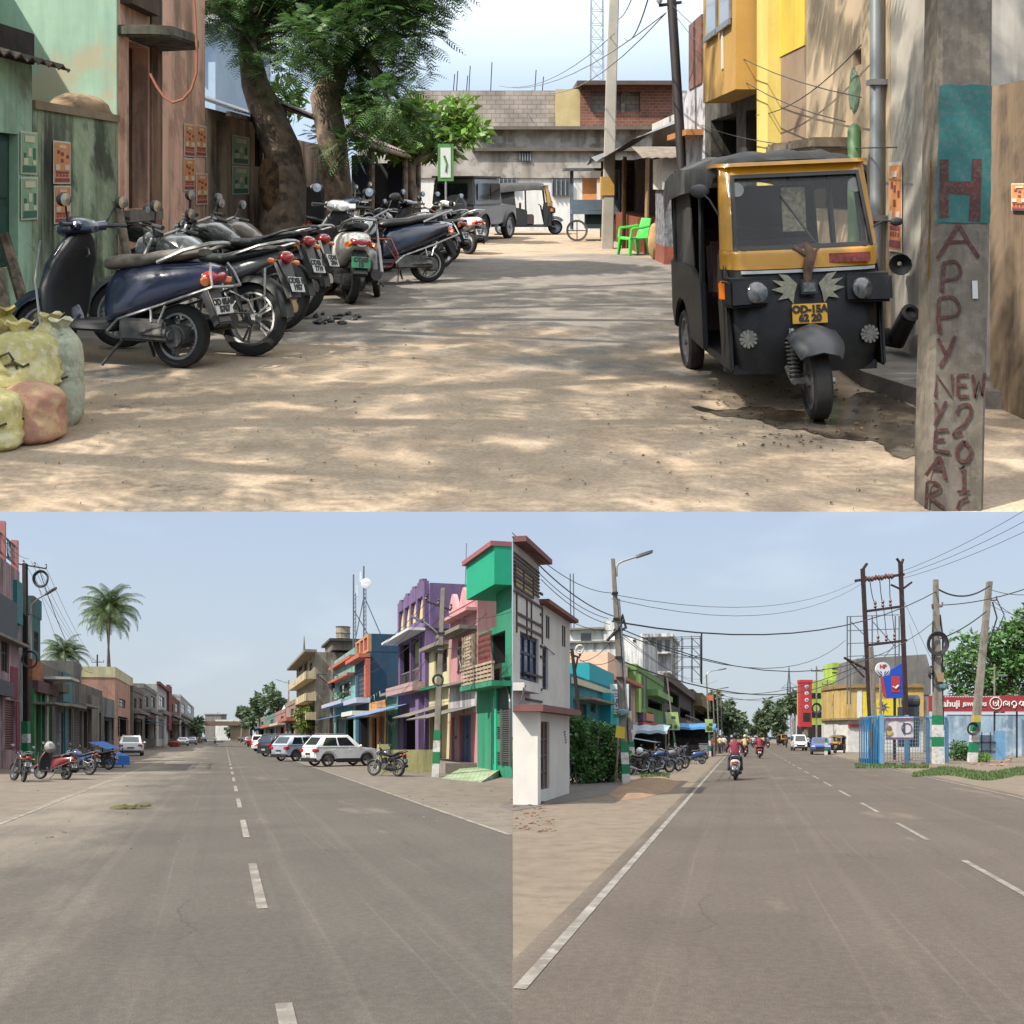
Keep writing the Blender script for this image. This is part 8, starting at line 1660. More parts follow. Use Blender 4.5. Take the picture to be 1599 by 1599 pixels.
# ---- far trees
for (px,py,rx,ry,d,lab,n_)in ((1112,1110,18,40,170,'tall ragged tree behind the lamp posts at the end of the left row',14),(1138,1122,20,30,190,'broad tree right of the ragged tree over the traffic',12),(1158,1130,12,20,230,'hazy tree on the left of the gap in the street',8),(1196,1122,20,32,190,'big dark tree on the right of the gap in the street',14),(1216,1128,12,22,185,'dark tree touching the big dark tree',8),(1240,1098,16,20,200,'rounded tree behind the lattice pylon',9),(1222,1106,10,14,215,'pale tree crown between the big dark tree and the pylon',6),(1176,1140,12,10,330,'low hazy tree closing the far end of the right street',6)):
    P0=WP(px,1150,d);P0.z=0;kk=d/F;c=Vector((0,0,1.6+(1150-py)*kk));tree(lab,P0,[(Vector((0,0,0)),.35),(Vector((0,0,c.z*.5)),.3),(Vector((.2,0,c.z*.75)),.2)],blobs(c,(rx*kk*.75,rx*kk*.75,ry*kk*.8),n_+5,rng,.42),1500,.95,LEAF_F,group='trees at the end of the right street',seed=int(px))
# ---- right side of the right street
b=Bld(SR,10.5,1264,1254,1063,'shop','shop behind the traffic with a tall red sign tower carrying round emblems','shop',wallm('#8a8f8c',.6),depth=5)
k=(LOW.w(0,0,130).y)/F;ttw=Thing('sign_tower','tall red sign tower with a column of round white emblems','sign',WP(1262,1150,130));ttw.root.location.z=0;b.finish();zz=lambda py:1.6+(1150-py)*k
m=MB();m.box(-12*k,6*k,0,1.2,zz(1135),zz(1063));ttw.part('panel',m,M('tower_red',C('#cc4048',.66),.6,var=.08));m=MB();m.box(-13*k,7*k,-.05,1.25,zz(1066),zz(1061.5));ttw.part('cap',m,M('tower_red',(0,0,0)))
for py,hx in ((1072,'#8aa8d8'),(1082.5,'#d9a0a0'),(1093,'#7fb58a'),(1103.5,'#8aa8d8')):
    m=MB();m.lathe((-2.5*k,-.04,zz(py)),(0,1,0),[(3*k,0),(3*k,.03)],16,True);e_=ttw.part('emblem',m,M('emblem_white',C('#e0e0e2',.8),.5));m=MB();m.lathe((-2.5*k,-.07,zz(py)),(0,1,0),[(1.6*k,0),(1.6*k,.02)],12,True);ttw.part('emblem_centre',m,M('emblem_'+hx,C(hx,.6),.5),e_)
m=MB();m.box(-8*k,3*k,-.05,-.003,zz(1126),zz(1113));ttw.part('window',m,GLS);m=MB();m.box(-6*k,0,.2,1.0,0,zz(1135));ttw.part('support',m,CONC)
bb=Thing('building','lime green building with a tall stair tower behind the red sign tower','building',WP(1300,1150,138),R(-6));bb.root.location.z=0;kk=138/F;xx=lambda px:(px-1300)*kk;zz=lambda py:1.6+(1150-py)*kk;LIME=wallm('#b9d83f',.7,'#7a9a2a',.2,var=.05)
m=MB();m.box(xx(1264),xx(1326),0,9,zz(1132),zz(1062));m.box(xx(1302),xx(1322),1,7,zz(1062)+.003,zz(1034));bb.part('wall',m,LIME);m=MB();m.box(xx(1264),xx(1300),.1,9,0,zz(1132)-.003);bb.part('ground_floor',m,M('shop_dark',(0,0,0)));m=MB();m.box(xx(1296),xx(1316),-.4,.1,zz(1131),zz(1092));bb.part('white_annex',m,M('annex_white',C('#d8dde6',.75),.8,var=.06))
for (a,c,d_,e_)in ((1267,1282,1090,1082),(1268,1283,1120,1111),(1296,1304,1084,1081)):m=MB();m.box(xx(a),xx(c),-.08,.05,zz(d_),zz(e_));bb.part('window',m,GLS)
for py in (1044,1050):m=MB();m.box(xx(1301.5),xx(1322.5),.93,.99,zz(py),zz(py-1.2));bb.part('dark_band',m,DKM)
bb=Thing('building','yellow ochre building with curved corner and white washed ground floor','building',WP(1355,1150,98),R(-4));bb.root.location.z=0;kk=98/F;xx=lambda px:(px-1355)*kk;zz=lambda py:1.6+(1150-py)*kk;YO=wallm('#dcb862',.7,'#8a6f3a',.3,var=.06)
pl=[(xx(1440),0),(xx(1440),10),(xx(1322),10),(xx(1311),6),(xx(1316),2),(xx(1325),0)];m=MB();m.prism(pl,zz(1123)+.003,zz(1074),'z');bb.part('wall',m,YO);m=MB();m.prism([(x*1.0+.02,y+.1)for x,y in pl],0,zz(1123),'z');bb.part('ground_floor',m,M('ground_white',C('#d9d7d2',.72),.85,var=.12));m=MB();m.prism([(x*1.01-.1,y-.25)for x,y in pl],zz(1074)+.003,zz(1068),'z');m.prism([(x*1.02-.2,y-.5)for x,y in pl],zz(1124),zz(1121),'z');bb.part('cornice',m,M('cornice_tan',C('#a88a5e',.62),.85,var=.2))
m=MB();m.box(xx(1347),xx(1362),-.06,.02,zz(1122),zz(1080));bb.part('yellow_panel',m,M('panel_yellow',C('#e3cf3a',.75),.7));m=MB();m.box(xx(1339),xx(1346),-.06,.02,zz(1122),zz(1078));bb.part('white_panel',m,M('annex_white',(0,0,0)))
m=MB();m.box(xx(1325),xx(1345),-.1,.05,zz(1135),zz(1131));bb.part('red_lettering_strip',m,M('sign_red',(0,0,0)));m=MB()
for k_ in range(8):a=2*PI*k_/8;m.add([(xx(1378)+.1*math.cos(a+.4),-.09,zz(1105)+.1*math.sin(a+.4)),(xx(1378)+.75*math.cos(a),-.09,zz(1105)+.75*math.sin(a)),(xx(1378)+.25*math.cos(a+.8),-.09,zz(1105)+.25*math.sin(a+.8)),(xx(1378),-.09,zz(1105))],[(0,1,2,3)])
bb.part('star_mark',m,M('star_violet',C('#5a4a86',.6),.6));m=MB();m.box(xx(1366),xx(1402),-.06,-.01,zz(1121),zz(1092));bb.part('yellow_hoarding',m,M('panel_yellow',(0,0,0)))
t=Thing('shed','long grey asbestos roofed hall behind the transformer','shed',WP(1405,1150,118),R(-5));t.root.location.z=0;kk=118/F;xx=lambda px:(px-1405)*kk;zz=lambda py:1.6+(1150-py)*kk;m=MB();m.prism([(xx(1330),zz(1085)),(xx(1452),zz(1085)),(xx(1452),zz(1048)),(xx(1445),zz(1022)),(xx(1340),zz(1028))],0,9);t.part('roof',m,M('asbestos',C('#8c8a88',.6),.9,var=.2,sc=.5,streak=(C('#5a5856',.5),.5)));m=MB();m.box(xx(1332),xx(1450),.1,8.9,0,zz(1085)-.003);t.part('wall',m,wallm('#a39c90',.6))
# transformer bay
Yt=62.0;GT_=WP(1380,1192,Yt);t=Thing('transformer_structure','rusty double pole transformer structure with crossbeams and rows of insulators','transformer',(GT_.x,Yt,0));kk=Yt/F
tp=lambda px,py,dy=0:Vector(((px-CX)*kk-GT_.x,dy,1.6+(1150-py)*kk));RUST=M('rust_steel',C('#4a3234',.6),.75,.2,var=.3,sc=3)
for (a,c)in (((1362,1192),(1347,888)),((1418,1192),(1406,878))):m=MB();m.tube([tp(*a),tp(*c)],.16,4);t.part('pole',m,RUST)
for (ya,yb2,xa,xb)in ((907,897,1335,1412),(955,947,1349,1408),(1008,1000,1352,1416)):
    m=MB();m.tube([tp(xa,ya),tp(xb,yb2)],.11,4);a_=t.part('crossbeam',m,RUST)
    for f in (.3,.5,.7):c=tp(xa,ya).lerp(tp(xb,yb2),f);m=MB();(m.lathe(c,(1,0,0),[(.05,-.35),(.2,-.25),(.1,-.15),(.2,-.05),(.1,.05),(.2,.15),(.08,.3)],10,True)if ya<920 else m.lathe(c,(0,0,1),[(.03,.1),(.11,.2),(.05,.32),(.1,.45),(.03,.6)],10,True));t.part('insulator',m,M('insulator_brown',(0,0,0)),a_,smooth=True)
m=MB();m.tube([tp(1406,880),tp(1400,872)],.09,5);m.tube([tp(1406,886),tp(1410,873)],.09,5);m.tube([tp(1408,921),tp(1391,913)],.07,5);m.tube([tp(1408,921),tp(1424,909)],.07,5);m.tube([tp(1347,890),tp(1354,880)],.1,5);m.tube([tp(1354,1046),tp(1318,1027)],.09,5);m.tube([tp(1350,1058),tp(1323,1030)],.06,5);t.part('bracket',m,RUST)
m=MB()
for f in (.3,.5,.7):m.tube(sag(tp(1335,907).lerp(tp(1412,897),f),tp(1349,955).lerp(tp(1408,947),f)+Vector((0,0,.5)),.4),.03,4);m.tube(sag(tp(1349,955).lerp(tp(1408,947),f)+Vector((0,0,.5)),tp(1352,1008).lerp(tp(1416,1000),f)+Vector((0,0,.5)),-.1),.025,4)
t.part('jumper_wires',m,CAB);m=MB();c=tp(1428,1095,.6);m.lathe(c,(1,0,0),[(.05,-.5),(.42,-.45),(.42,.45),(.05,.5)],16);m.box(c.x-.7,c.x+.4,.2,1.0,0.9,c.z-.35);t.part('transformer_tank',m,M('transformer_grey',C('#566068',.55),.5,.3))
t=Thing('scaffold_frame','thin steel hoarding frame standing behind the transformer poles','frame',WP(1360,1150,84));kk=84/F;t.root.location.z=0;m=MB();tp2=lambda px,py,dy=0:Vector(((px-1360)*kk,dy,1.6+(1150-py)*kk))
for px in (1323,1328,1362,1398,1404):m.tube([tp2(px,1100),tp2(px,962)],.06,4)
for py in (963,985,1005,1025):m.tube([tp2(1323,py),tp2(1404,py-3)],.045,4)
for (a,c)in (((1328,970),(1350,992)),((1328,1050),(1362,1010)),((1362,970),(1398,1010)),((1362,1050),(1398,1005))):m.tube([tp2(*a),tp2(*c)],.04,4)
t.part('frame',m,M('mast_grey',(0,0,0)))
t=Thing('fuel_sign','round white fuel station sign with red HP letters on a concrete pole','sign',WP(1378,1150,68));kk=68/F;t.root.location.z=0;zz=lambda py:1.6+(1150-py)*kk;m=MB();m.lathe((0,0,zz(1045)),(0,1,0),[(11*kk,-.1),(11*kk,.1)],28,True);d_=t.part('disc',m,M('emblem_white',(0,0,0)))
m=MB();m.join(text_mb('HP',8.5*kk,.01,.01),frame((0,-.12,zz(1041)),(1,0,0),(0,0,1)));t.part('lettering',m,M('letter_red',C('#c8443c',.62),.5),d_);m=MB()
for s in (-1,1):m.add([(0,-.115,zz(1054)),(s*4*kk,-.115,zz(1052.5)),(s*9.5*kk,-.115,zz(1046)),(s*8*kk,-.115,zz(1050.5)),(s*3.5*kk,-.115,zz(1055))],[(0,1,2,3,4)]);m.add([(s*1*kk,-.116,zz(1052.5)),(s*4*kk,-.116,zz(1050.5)),(s*5*kk,-.116,zz(1047.5)),(s*2.5*kk,-.116,zz(1049))],[(0,1,2,3)])
t.part('leaf_emblem',m,M('emblem_blue',C('#355f9a',.6),.5),d_);m=MB();m.tube([(-2*kk,.1,0),(-2*kk,.1,zz(1056))],.1,6);t.part('post',m,POLEC)
t=Thing('billboard','slanted bright blue billboard panel with a red square beside the transformer','billboard',WP(1398,1150,66));kk=66/F;t.root.location.z=0;zz=lambda py:1.6+(1150-py)*kk;xx=lambda px:(px-1398)*kk
m=MB();m.prism([(xx(1385),zz(1090)),(xx(1413),zz(1090)),(xx(1412),zz(1033)),(xx(1391),zz(1046)),(xx(1390),zz(1054)),(xx(1378),zz(1056))],0,.15);p_=t.part('panel',m,M('board_blue',C('#1f55cc',.66),.5,var=.05));m=MB();m.prism([(xx(1392),zz(1081)),(xx(1405),zz(1081)),(xx(1405),zz(1056)),(xx(1392),zz(1056))],-.03,-.003);t.part('red_square',m,M('board_red',C('#cc4048',.66),.5,var=.1),p_);m=MB();m.prism([(xx(1380),zz(1086)),(xx(1385),zz(1090.5)),(xx(1378.5),zz(1056)),(xx(1375.5),zz(1058))],-.02,.1);t.part('red_edge',m,M('board_red',(0,0,0)),p_);m=MB();m.tube([(xx(1398),.1,0),(xx(1398),.1,zz(1089))],.1,6);t.part('post',m,DKM);m=MB();m.tube([(xx(1394),-.05,zz(1072)),(xx(1398),-.05,zz(1075)),(xx(1403),-.05,zz(1070)),(xx(1399),-.05,zz(1073))],.06,5);t.part('logo',m,M('emblem_white',(0,0,0)),p_)
t,P,k=pole('grey concrete pole close behind the left leg of the transformer structure',1368,1192,1010,8,1360,w1=6)
# blue fence
Yf=60.0;kk=Yf/F;A0=LOW.g(1343,1191);A1=LOW.g(1377,1194.5);A2=LOW.g(1478,1190)
BF=M('fence_blue',C('#2f86bd',.64),.5,var=.15,sc=2,streak=(C('#1f5a86',.6),.5));BFL=M('fence_pale_blue',C('#7db0d8',.66),.5,var=.1)
t=Thing('metal_fence','blue corrugated sheet and wire mesh fence around the transformer','fence',A1);m=MB();d_=(A0-A1);n_=18;hF=2.75
for i in range(n_):
    a,c=d_*(i/n_),d_*((i+1)/n_);nn=Vector((-d_.y,d_.x,0)).normalized()*.05*(1 if i%2 else 0);m.loft([[a+nn,c+nn,c+nn+Vector((0,.02,0)),a+nn+Vector((0,.02,0))],[q_+Vector((0,0,hF))for q_ in (a+nn,c+nn,c+nn+Vector((0,.02,0)),a+nn+Vector((0,.02,0)))]])
t.part('sheet_panel',m,BF);d2=A2-A1
for f in (0,.36,.69,1.0):m=MB();c=d2*f;m.box(c.x-.11,c.x+.11,c.y-.05,c.y+.05,0,hF+.1);t.part('post',m,BFL)
m=MB();m.tube([Vector((0,0,hF)),d2+Vector((0,0,hF))],.06,4);m.tube([d_+Vector((0,0,hF)),Vector((0,0,hF))],.06,4);t.part('top_rail',m,BFL);m=MB()
for i in range(25):c=d2*(i/24)+Vector((0,.08,0));m.tube([c+Vector((0,0,.1)),c+Vector((0,0,hF))],.016,4,False)
for j in range(13):z_=.15+(hF-.2)*j/12;m.tube([Vector((0,.1,z_)),d2+Vector((0,.1,z_))],.016,4,False)
t.part('wire_mesh',m,M('mesh_pale',C('#9cc0d8',.66),.5));m=MB();m.box(d_.x*.45-.13,d_.x*.45+.13,-.1+d_.y*.45,-.06+d_.y*.45,.9,2.0);t.part('wood_patch',m,M('patch_brown',C('#8a6a52',.6),.8))
m=MB();d3=d_*1.05;nn=Vector((0,-.15,0));m.loft([[Vector((.1,-.1,0)),d3+nn,d3+Vector((0,.2,0)),Vector((.1,.2,0))],[Vector((.1,-.1,.28)),d3+nn+Vector((0,0,.28)),d3+Vector((0,.2,.28)),Vector((.1,.2,.28))]]);t.part('plinth',m,CONC)
t=Thing('banner','white notice banner with a portrait and round seal hung on the mesh fence','banner',A1+d2*.04+Vector((0,-.12,0)));kk=A1.y/F;w_=44*kk;m=MB();z0,z1=1.6+(1150-1155)*kk,1.6+(1150-1120)*kk
g=[[Vector((w_*i/8,.02*math.sin(i*1.7),z0+(z1-z0)*j/3+.02*w_*i/8))for i in range(9)]for j in range(4)]
for j in range(3):
    for i in range(8):m.quad(g[j][i],g[j][i+1],g[j+1][i+1],g[j+1][i])
t.part('sheet',m,M('banner_white',C('#d8d4d6',.75),.7,var=.08,sc=2));m=MB();m.box(.03,w_-.03,-.045,-.03,z1-.17,z1-.03);m.box(.03,w_-.03,-.045,-.03,z0+.03,z0+.13);t.part('strip',m,M('banner_violet',C('#8a6a92',.6),.7,var=.3,sc=8));m=MB();m.lathe((w_*.75,-.04,(z0+z1)/2),(0,1,0),[(.26,0),(.31,.0),(.31,.01),(.26,.01),(.26,0)],20);m.box(w_*.62,w_*.68,-.045,-.035,z0+.3,z1-.3);t.part('seal',m,M('banner_navy',C('#4a4f7a',.6),.7));m=MB();m.ell((w_*.13,-.04,z0+.62),(.13,.012,.17),10,8);t.part('portrait',m,M('portrait_brown',C('#9a6f5a',.6),.7));m=MB();m.ell((w_*.13,-.035,z0+.38),(.22,.012,.16),10,8);t.part('portrait_shirt',m,M('portrait_shirt',C('#c9b87a',.7),.7))
# banded poles on the right
t,P,k=pole('upright concrete pole with black cable coils and green and white bands by the mesh fence',1465,1193,905,15,1461,[(1117,1131.6,GRNP),(1132,1150.6,WHB),(1151,1165.6,GRNP),(1166,1193,WHB)],w1=7);pB=LOW.g(1465,1193);crossarm(t,P,950,-6,10,2,-3);coil('large black cable coil hung on the upright banded pole',WP(1464,1005,pB.y-.35),.62,n=4);coil('drooping black cable bundle under the large coil',WP(1452,1050,pB.y-.3),.33,n=4,tilt=R(65));m=MB();m.box(-5*k,5*k,-.35,-.16,128*k,142*k);t.part('meter_box',m,M('box_tan',C('#b59a72',.62),.7));m=MB();m.tube([P(960,6),P(1000,9,-.1),P(1060,8),P(1140,9)],.06,5);m.tube([P(970,-5),P(1020,-8,-.1),P(1080,-6)],.05,5);t.part('cable_bundle',m,CAB);m=MB();m.ell(P(1072,6,-.2),(.35,.1,.16),10,6,jit=.15,rg=rgh);t.part('tied_cloth',m,M('cloth_teal',(0,0,0)))
t,P,k=pole('tilted concrete pole with a tyre like coil low on its green band',1518,1190,908,12,1545,[(1117,1127.6,M('band_yellow',C('#c9b25a',.66),.7)),(1128,1141.6,GRNP),(1142,1158.6,WHB),(1159,1174.6,GRNP),(1175,1190,WHB)],w1=8);pC=LOW.g(1518,1190);crossarm(t,P,938,0,14,2,-1);coil('tyre like black coil around the tilted banded pole',WP(1519,1138,pC.y-.35),.36,n=4);m=MB();m.tube([P(940,8),P(965,16,-.1),P(1000,10),P(1040,2)],.05,5);m.tube([P(935,14),P(960,28),P(985,20)],.035,5);t.part('cable_bundle',m,CAB)
for i,(a,c,s_,r_)in enumerate((((956,970,32),(1465,922,56),1.3,.03),((960,978,32),(1462,968,56),2.2,.02),((958,985,32),(1320,1000,84),1.8,.02),((965,1030,32),(1350,1040,62),1.5,.025),((955,928,32),(1345,905,62),1.0,.011),((955,935,32),(1345,912,62),1.2,.011),((1465,920,56),(1545,915,57),.5,.05),((1465,945,56),(1640,905,50),.3,.03),((1460,1000,56),(1540,955,57),.2,.04),((1545,920,57),(1660,915,50),.4,.02),((1547,935,57),(1660,985,50),.4,.02),((1547,945,57),(1660,960,50),.4,.015),((1406,893,62),(1660,760,45),.3,.014),((1408,898,62),(1670,775,45),.3,.014),((1410,903,62),(1680,790,45),.3,.014),((1408,930,62),(1465,1050,56),.1,.014),((1420,975,62),(1450,1080,58),.1,.012))):wire(WP(*a),WP(*c),s_,'black cable strung across the right street between lamp pole and transformer' if i<6 else 'cable strung between the transformer structure and the right banded poles','cables across the right street' if i<6 else 'cables by the transformer',r=r_)
for i,(a,c,s_)in enumerate((((800,832,24),(955,926,32),.35),((800,838,24),(958,962,32),.3),((845,905,27),(952,975,32),.2),((842,895,27),(950,966,32),.2),((886,968,31),(955,985,32),.1),((850,1008,27),(895,1028,35),.15),((905,1030,35),(962,1028,32),.2),((905,1032,35),(955,1000,32),.2),((960,1032,32),(1050,1048,75),.4),((965,985,32),(1120,1062,110),1.0),((966,990,32),(1105,1056,100),.8))):wire(WP(*a),WP(*c),s_,'thin black cable strung from the leaning lamp pole along the left house fronts','cables from the lamp pole',r=.018 if i==1 else .011)
for i,(a,c,s_)in enumerate((((1122,1080,110),(1340,1040,75),1.0),((1122,1090,110),(1262,1072,130),.8),((1124,1085,110),(1230,1085,220),1.0))):wire(WP(*a),WP(*c),s_,'thin far cable crossing the right street before the trees','far cables over the right street',r=.03)
# jewellers sign and wall
t=Thing('shop_sign','long red jewellers sign with white lettering and a round emblem','sign',WP(1530,1150,72));kk=72/F;t.root.location.z=0;zz=lambda py:1.6+(1150-py)*kk;xx=lambda px:(px-1530)*kk;sl=R(.9)
rotm=Matrix.Rotation(sl,4,'Y').inverted()
m=MB();m.box(xx(1452),xx(1640),0,.25,zz(1111),zz(1086));pn=t.part('panel',m,M('sign_maroon',C('#b03a42',.64),.6,var=.12,sc=1.5));WL=M('letter_white',C('#e6e2de',.82),.5)
m=MB();q_=text_mb('Sahuji',14.5*kk,.02,.016);m.join(q_,frame((xx(1482),-.03,zz(1099)),(1,0,0),(0,0,1)));q_=text_mb('JEWELLERS',7.6*kk,.02,.014);m.join(q_,frame((xx(1522),-.03,zz(1100)),(1,0,0),(0,0,1)));t.part('lettering',m,WL,pn)
m=MB();m.lathe((xx(1554.5),-.06,zz(1098)),(0,1,0),[(8.5*kk,0),(9.8*kk,0),(9.8*kk,.04),(8.5*kk,.04),(8.5*kk,0)],26);t.part('emblem_ring',m,WL,pn);m=MB()
def od(pts,x0,y0,s_,w_):m.tube([Vector((xx(x0+x_*s_),-.05,zz(y0+y_*s_)))for x_,y_ in cv(pts)],w_*kk,5)
od([(-3,-3),(-3,2),(0,3.5),(2,1),(0,-1),(-1,1)],1554.5,1098,1.2,.8);od([(2,1),(3.5,-1),(3,-4),(3.5,4)],1554.5,1098,1.2,.8)
od([(-3,3),(-3.6,-1),(0,-4),(3.2,-1),(2.5,2),(0,1),(0,-1)],1570,1099,1.0,.9);od([(0,-4),(0,4)],1575.5,1099,1.0,.9);od([(-3,2),(-3.5,-1),(0,-4),(3.5,-1),(3,3),(0,4),(-1,1.5)],1583,1099,1.0,.9);od([(0,4),(-1,6),(2,6.5)],1583,1099,1.0,.8);od([(-3,1),(0,-4),(3,0),(1,3),(-1,1)],1594,1099,1.0,.9);od([(3,-4),(3,4)],1595,1099,1.0,.9)
t.part('odia_lettering',m,WL,pn)
for x_ in (1470,1555,1590):m=MB();m.tube([(xx(x_),.2,0),(xx(x_),.2,zz(1111))],.07,6);t.part('post',m,DKM)
m=MB()
for k_ in range(22):m.box(xx(1475)+k_*.19,xx(1475)+k_*.19+.12,-.012,-.004,zz(1088.6),zz(1087.4))
t.part('small_lettering',m,WL,pn)
t=Thing('boundary_wall','pale blue boundary wall under the jewellers sign','wall',WP(1550,1150,78));kk=78/F;t.root.location.z=0;zz=lambda py:1.6+(1150-py)*kk;xx=lambda px:(px-1550)*kk;m=MB();m.box(xx(1478),xx(1680),0,.25,0,zz(1116));t.part('wall',m,wallm('#a9c8e0',.72,'#6a8aa0',.4,st=(C('#d5dfe6',.75),.5,.6)));m=MB();m.box(xx(1478),xx(1680),-.05,.3,zz(1116)+.003,zz(1113.5));t.part('coping',m,M('annex_white',(0,0,0)))
t=Thing('gate_box','pale blue and rusty metal gate leaf in front of the boundary wall','gate',LOW.g(1546,1186));m=MB();m.box(-.9,.35,0,.08,.05,1.7);t.part('panel',m,M('gate_blue',C('#8fb0c4',.64),.6,var=.3,sc=3,stain=(C('#7a6a60',.5),.6,3)));m=MB();m.box(.36,1.05,-.03,.1,.0,2.0);t.part('side_panel',m,BFL);m=MB();m.tube([(-.9,-.05,1.2),(.35,-.05,1.2)],.03,4);m.tube([(-.9,-.05,.6),(.35,-.05,.6)],.03,4);m.tube([(-.6,-.05,.5),(-.6,-.05,1.9)],.03,4);m.tube([(0,-.05,.5),(0,-.05,1.9)],.03,4);t.part('bars',m,RUST)
t=Thing('street_lamp','thin lamp post rising over the jewellers sign against the big tree','street lamp',WP(1553,1150,76));t.root.location.z=0;kk=76/F;m=MB();m.tube([(0,0,0),(0,0,1.6+(1150-1037)*kk)],.07,6);t.part('shaft',m,POLEC);m=MB();m.tube([(0,0,1.6+95*kk),(.35,0,1.6+95*kk)],.03,5);m.loft([[Vector((x_,y_*w2_,z_))for y_,z_ in ((-1,1.6+94*kk),(1,1.6+94*kk),(1,1.6+97*kk),(-1,1.6+97*kk))]for x_,w2_ in ((.3,.08),(.95,.14))]);t.part('lamp_head',m,M('lamp_head_grey',(0,0,0)))
P0=WP(1555,1150,96);P0.z=0;kk=96/F
cs=[((px-1555)*kk,(1150-py)*kk+1.6,r*kk)for px,py,r in ((1500,1030,26),(1530,1010,24),(1560,1000,26),(1590,985,28),(1620,970,36),(1570,1040,34),(1530,1055,28),(1600,1030,36),(1490,1060,20),(1495,990,10),(1512,995,12),(1500,1082,18),(1550,1078,24),(1650,1010,40),(1590,1075,26),(1478,1045,10))]
tree('huge spreading green tree behind the jewellers sign at the right edge',P0,[(Vector((0,0,0)),.6),(Vector((.3,0,3)),.5),(Vector((.5,0,4.8)),.4)],[(Vector((x_,0,z_)),(r_,r_*1.2,r_*.8))for x_,z_,r_ in cs],7500,.6,M('leaf_big',(.08,.16,.045),.5,var=0,island=.55,transl=.28),seed=77)
m=MB();leaves(m,[(Vector((0,0,.7)),(.75,.5,.7)),(Vector((.5,.1,.5)),(.5,.4,.5))],1500,.16,rgh);t=Thing('bush','round green bush between the two banded poles on the right','bush',LOW.g(1496,1188));t.part('foliage',m,M('leaf_hedge',(0,0,0)))
m=MB();leaves(m,[(Vector((0,0,.3)),(.5,.4,.3))],500,.14,rgh);t=Thing('bush','small low bush at the foot of the tilted pole','bush',LOW.g(1534,1190));t.part('foliage',m,LEAF_Y)
# grass, rubble, sand
def grass(reg,n,lab,h=.12):
    m=MB()
    for _ in range(n):
        px,py=reg();c=LOW.g(px,py);a=rgh.uniform(0,6.3);hh=h*rgh.uniform(.4,1.3);d=Vector((math.cos(a),math.sin(a),0))*.03;l_=Vector((rgh.uniform(-.06,.06),rgh.uniform(-.06,.06),hh));m.add([c-d,c+d,c+l_],[(0,1,2)])
    solo('grass',lab,'grass',m,M('grass_blade',(.075,.12,.035),.7,var=0,island=.5,transl=.2),kind='stuff')
grass(lambda:(lambda x:(x,1208+4*math.sin(x*.05)+rgh.uniform(-6,7)*min(1,(x-1420)/60+.2)))(rgh.uniform(1425,1640)),5200,'strip of short grass along the right edge of the road')
grass(lambda:(rgh.uniform(1335,1450),1196+rgh.uniform(-2,4)),1500,'short grass at the foot of the blue fence');grass(lambda:(rgh.uniform(1000,1045),rgh.uniform(1208,1216)),700,'grass patch on the sand by the banded poles',.09)
def bank(pts,h,lab,mat,nm='sand_bank'):
    m=MB();c=sum((LOW.g(*p_)for p_ in pts),Vector())/len(pts);rings=[[LOW.g(*p_)for p_ in pts]]
    for f,z_ in ((.75,.6),(.45,.95),(.1,1)):rings.append([c.lerp(LOW.g(*p_),f)+Vector((rgh.uniform(-.05,.05),rgh.uniform(-.05,.05),h*z_))for p_ in pts])
    m.loft(rings);solo(nm,lab,'sand',m,mat,smooth=True,kind='stuff')
SANDM=M('sand_orange',C('#b8977a',.5),.95,var=.2,sc=3,bump=.5,stain=(C('#a8825e',.45),.5,2))
bank([(950,1240),(965,1228),(1000,1214),(1040,1212),(1062,1222),(1045,1236),(1005,1246),(968,1250)],.12,'low bank of orange sand around the banded poles',SANDM)
m=MB()
for i in range(70):c=LOW.g(rgh.choice((rgh.uniform(1400,1470),rgh.uniform(1500,1590))),rgh.uniform(1183,1196));s=rgh.uniform(.06,.2);m.ell(c,(s*1.3,s,s*.6),7,5,jit=.3,rg=rgh)
solo('rubble','heaps of broken brick and stone at the foot of the mesh fence','rubble',m,M('rubble_mix',C('#b09080',.62),.95,var=.4,sc=3),kind='stuff')
m=MB()
for i in range(50):c=LOW.g(rgh.uniform(800,870),rgh.uniform(1262,1300));s=rgh.uniform(.01,.045);m.ell(c,(s*1.3,s,s*.6),7,5,jit=.3,rg=rgh)
for i in range(24):c=LOW.g(rgh.uniform(800,850),rgh.uniform(1243,1262));s=rgh.uniform(.03,.09);m.ell(c,(s*1.5,s,s*.5),7,5,jit=.3,rg=rgh)
solo('rubble','brick chips and stones on the sand before the corner house','rubble',m,M('rubble_brick',C('#9a7a68',.58),.95,var=.4,sc=5),kind='stuff')
# ---- pylon, vehicles, riders
t=Thing('pylon','far grey lattice pylon beyond the trees of the right street','pylon',WP(1232,1150,210));kk=210/F;t.root.location.z=0;H_=1.6+(1150-1041)*kk;m=MB()
for s in (-1,1):
    for s2 in (-1,1):m.tube([(s*.75,s2*.75,0),(s*.28,s2*.28,H_*.72),(0,0,H_)],.09,4)
for i in range(12):f=1-.62*i/12;g_=1-.62*(i+1)/12;z0,z1=H_*.72*i/12,H_*.72*(i+1)/12;m.tube([(-.75*f,-.75*f,z0),(.75*g_,-.75*g_,z1)],.05,4);m.tube([(.75*f,.75*f,z0),(-.75*g_,.75*g_,z1)],.05,4);m.tube([(-.75*f,-.75*f,z0),(-.75*f,.75*f,z0)],.05,4)
m.tube([(-1.7,0,H_*.72),(1.9,0,H_*.74)],.1,4);m.tube([(-1.7,0,H_*.72),(0,0,H_*.8)],.05,4);m.tube([(1.9,0,H_*.74),(0,0,H_*.8)],.05,4);t.part('lattice',m,M('pylon_grey',C('#6f7680',.6),.6,.2))
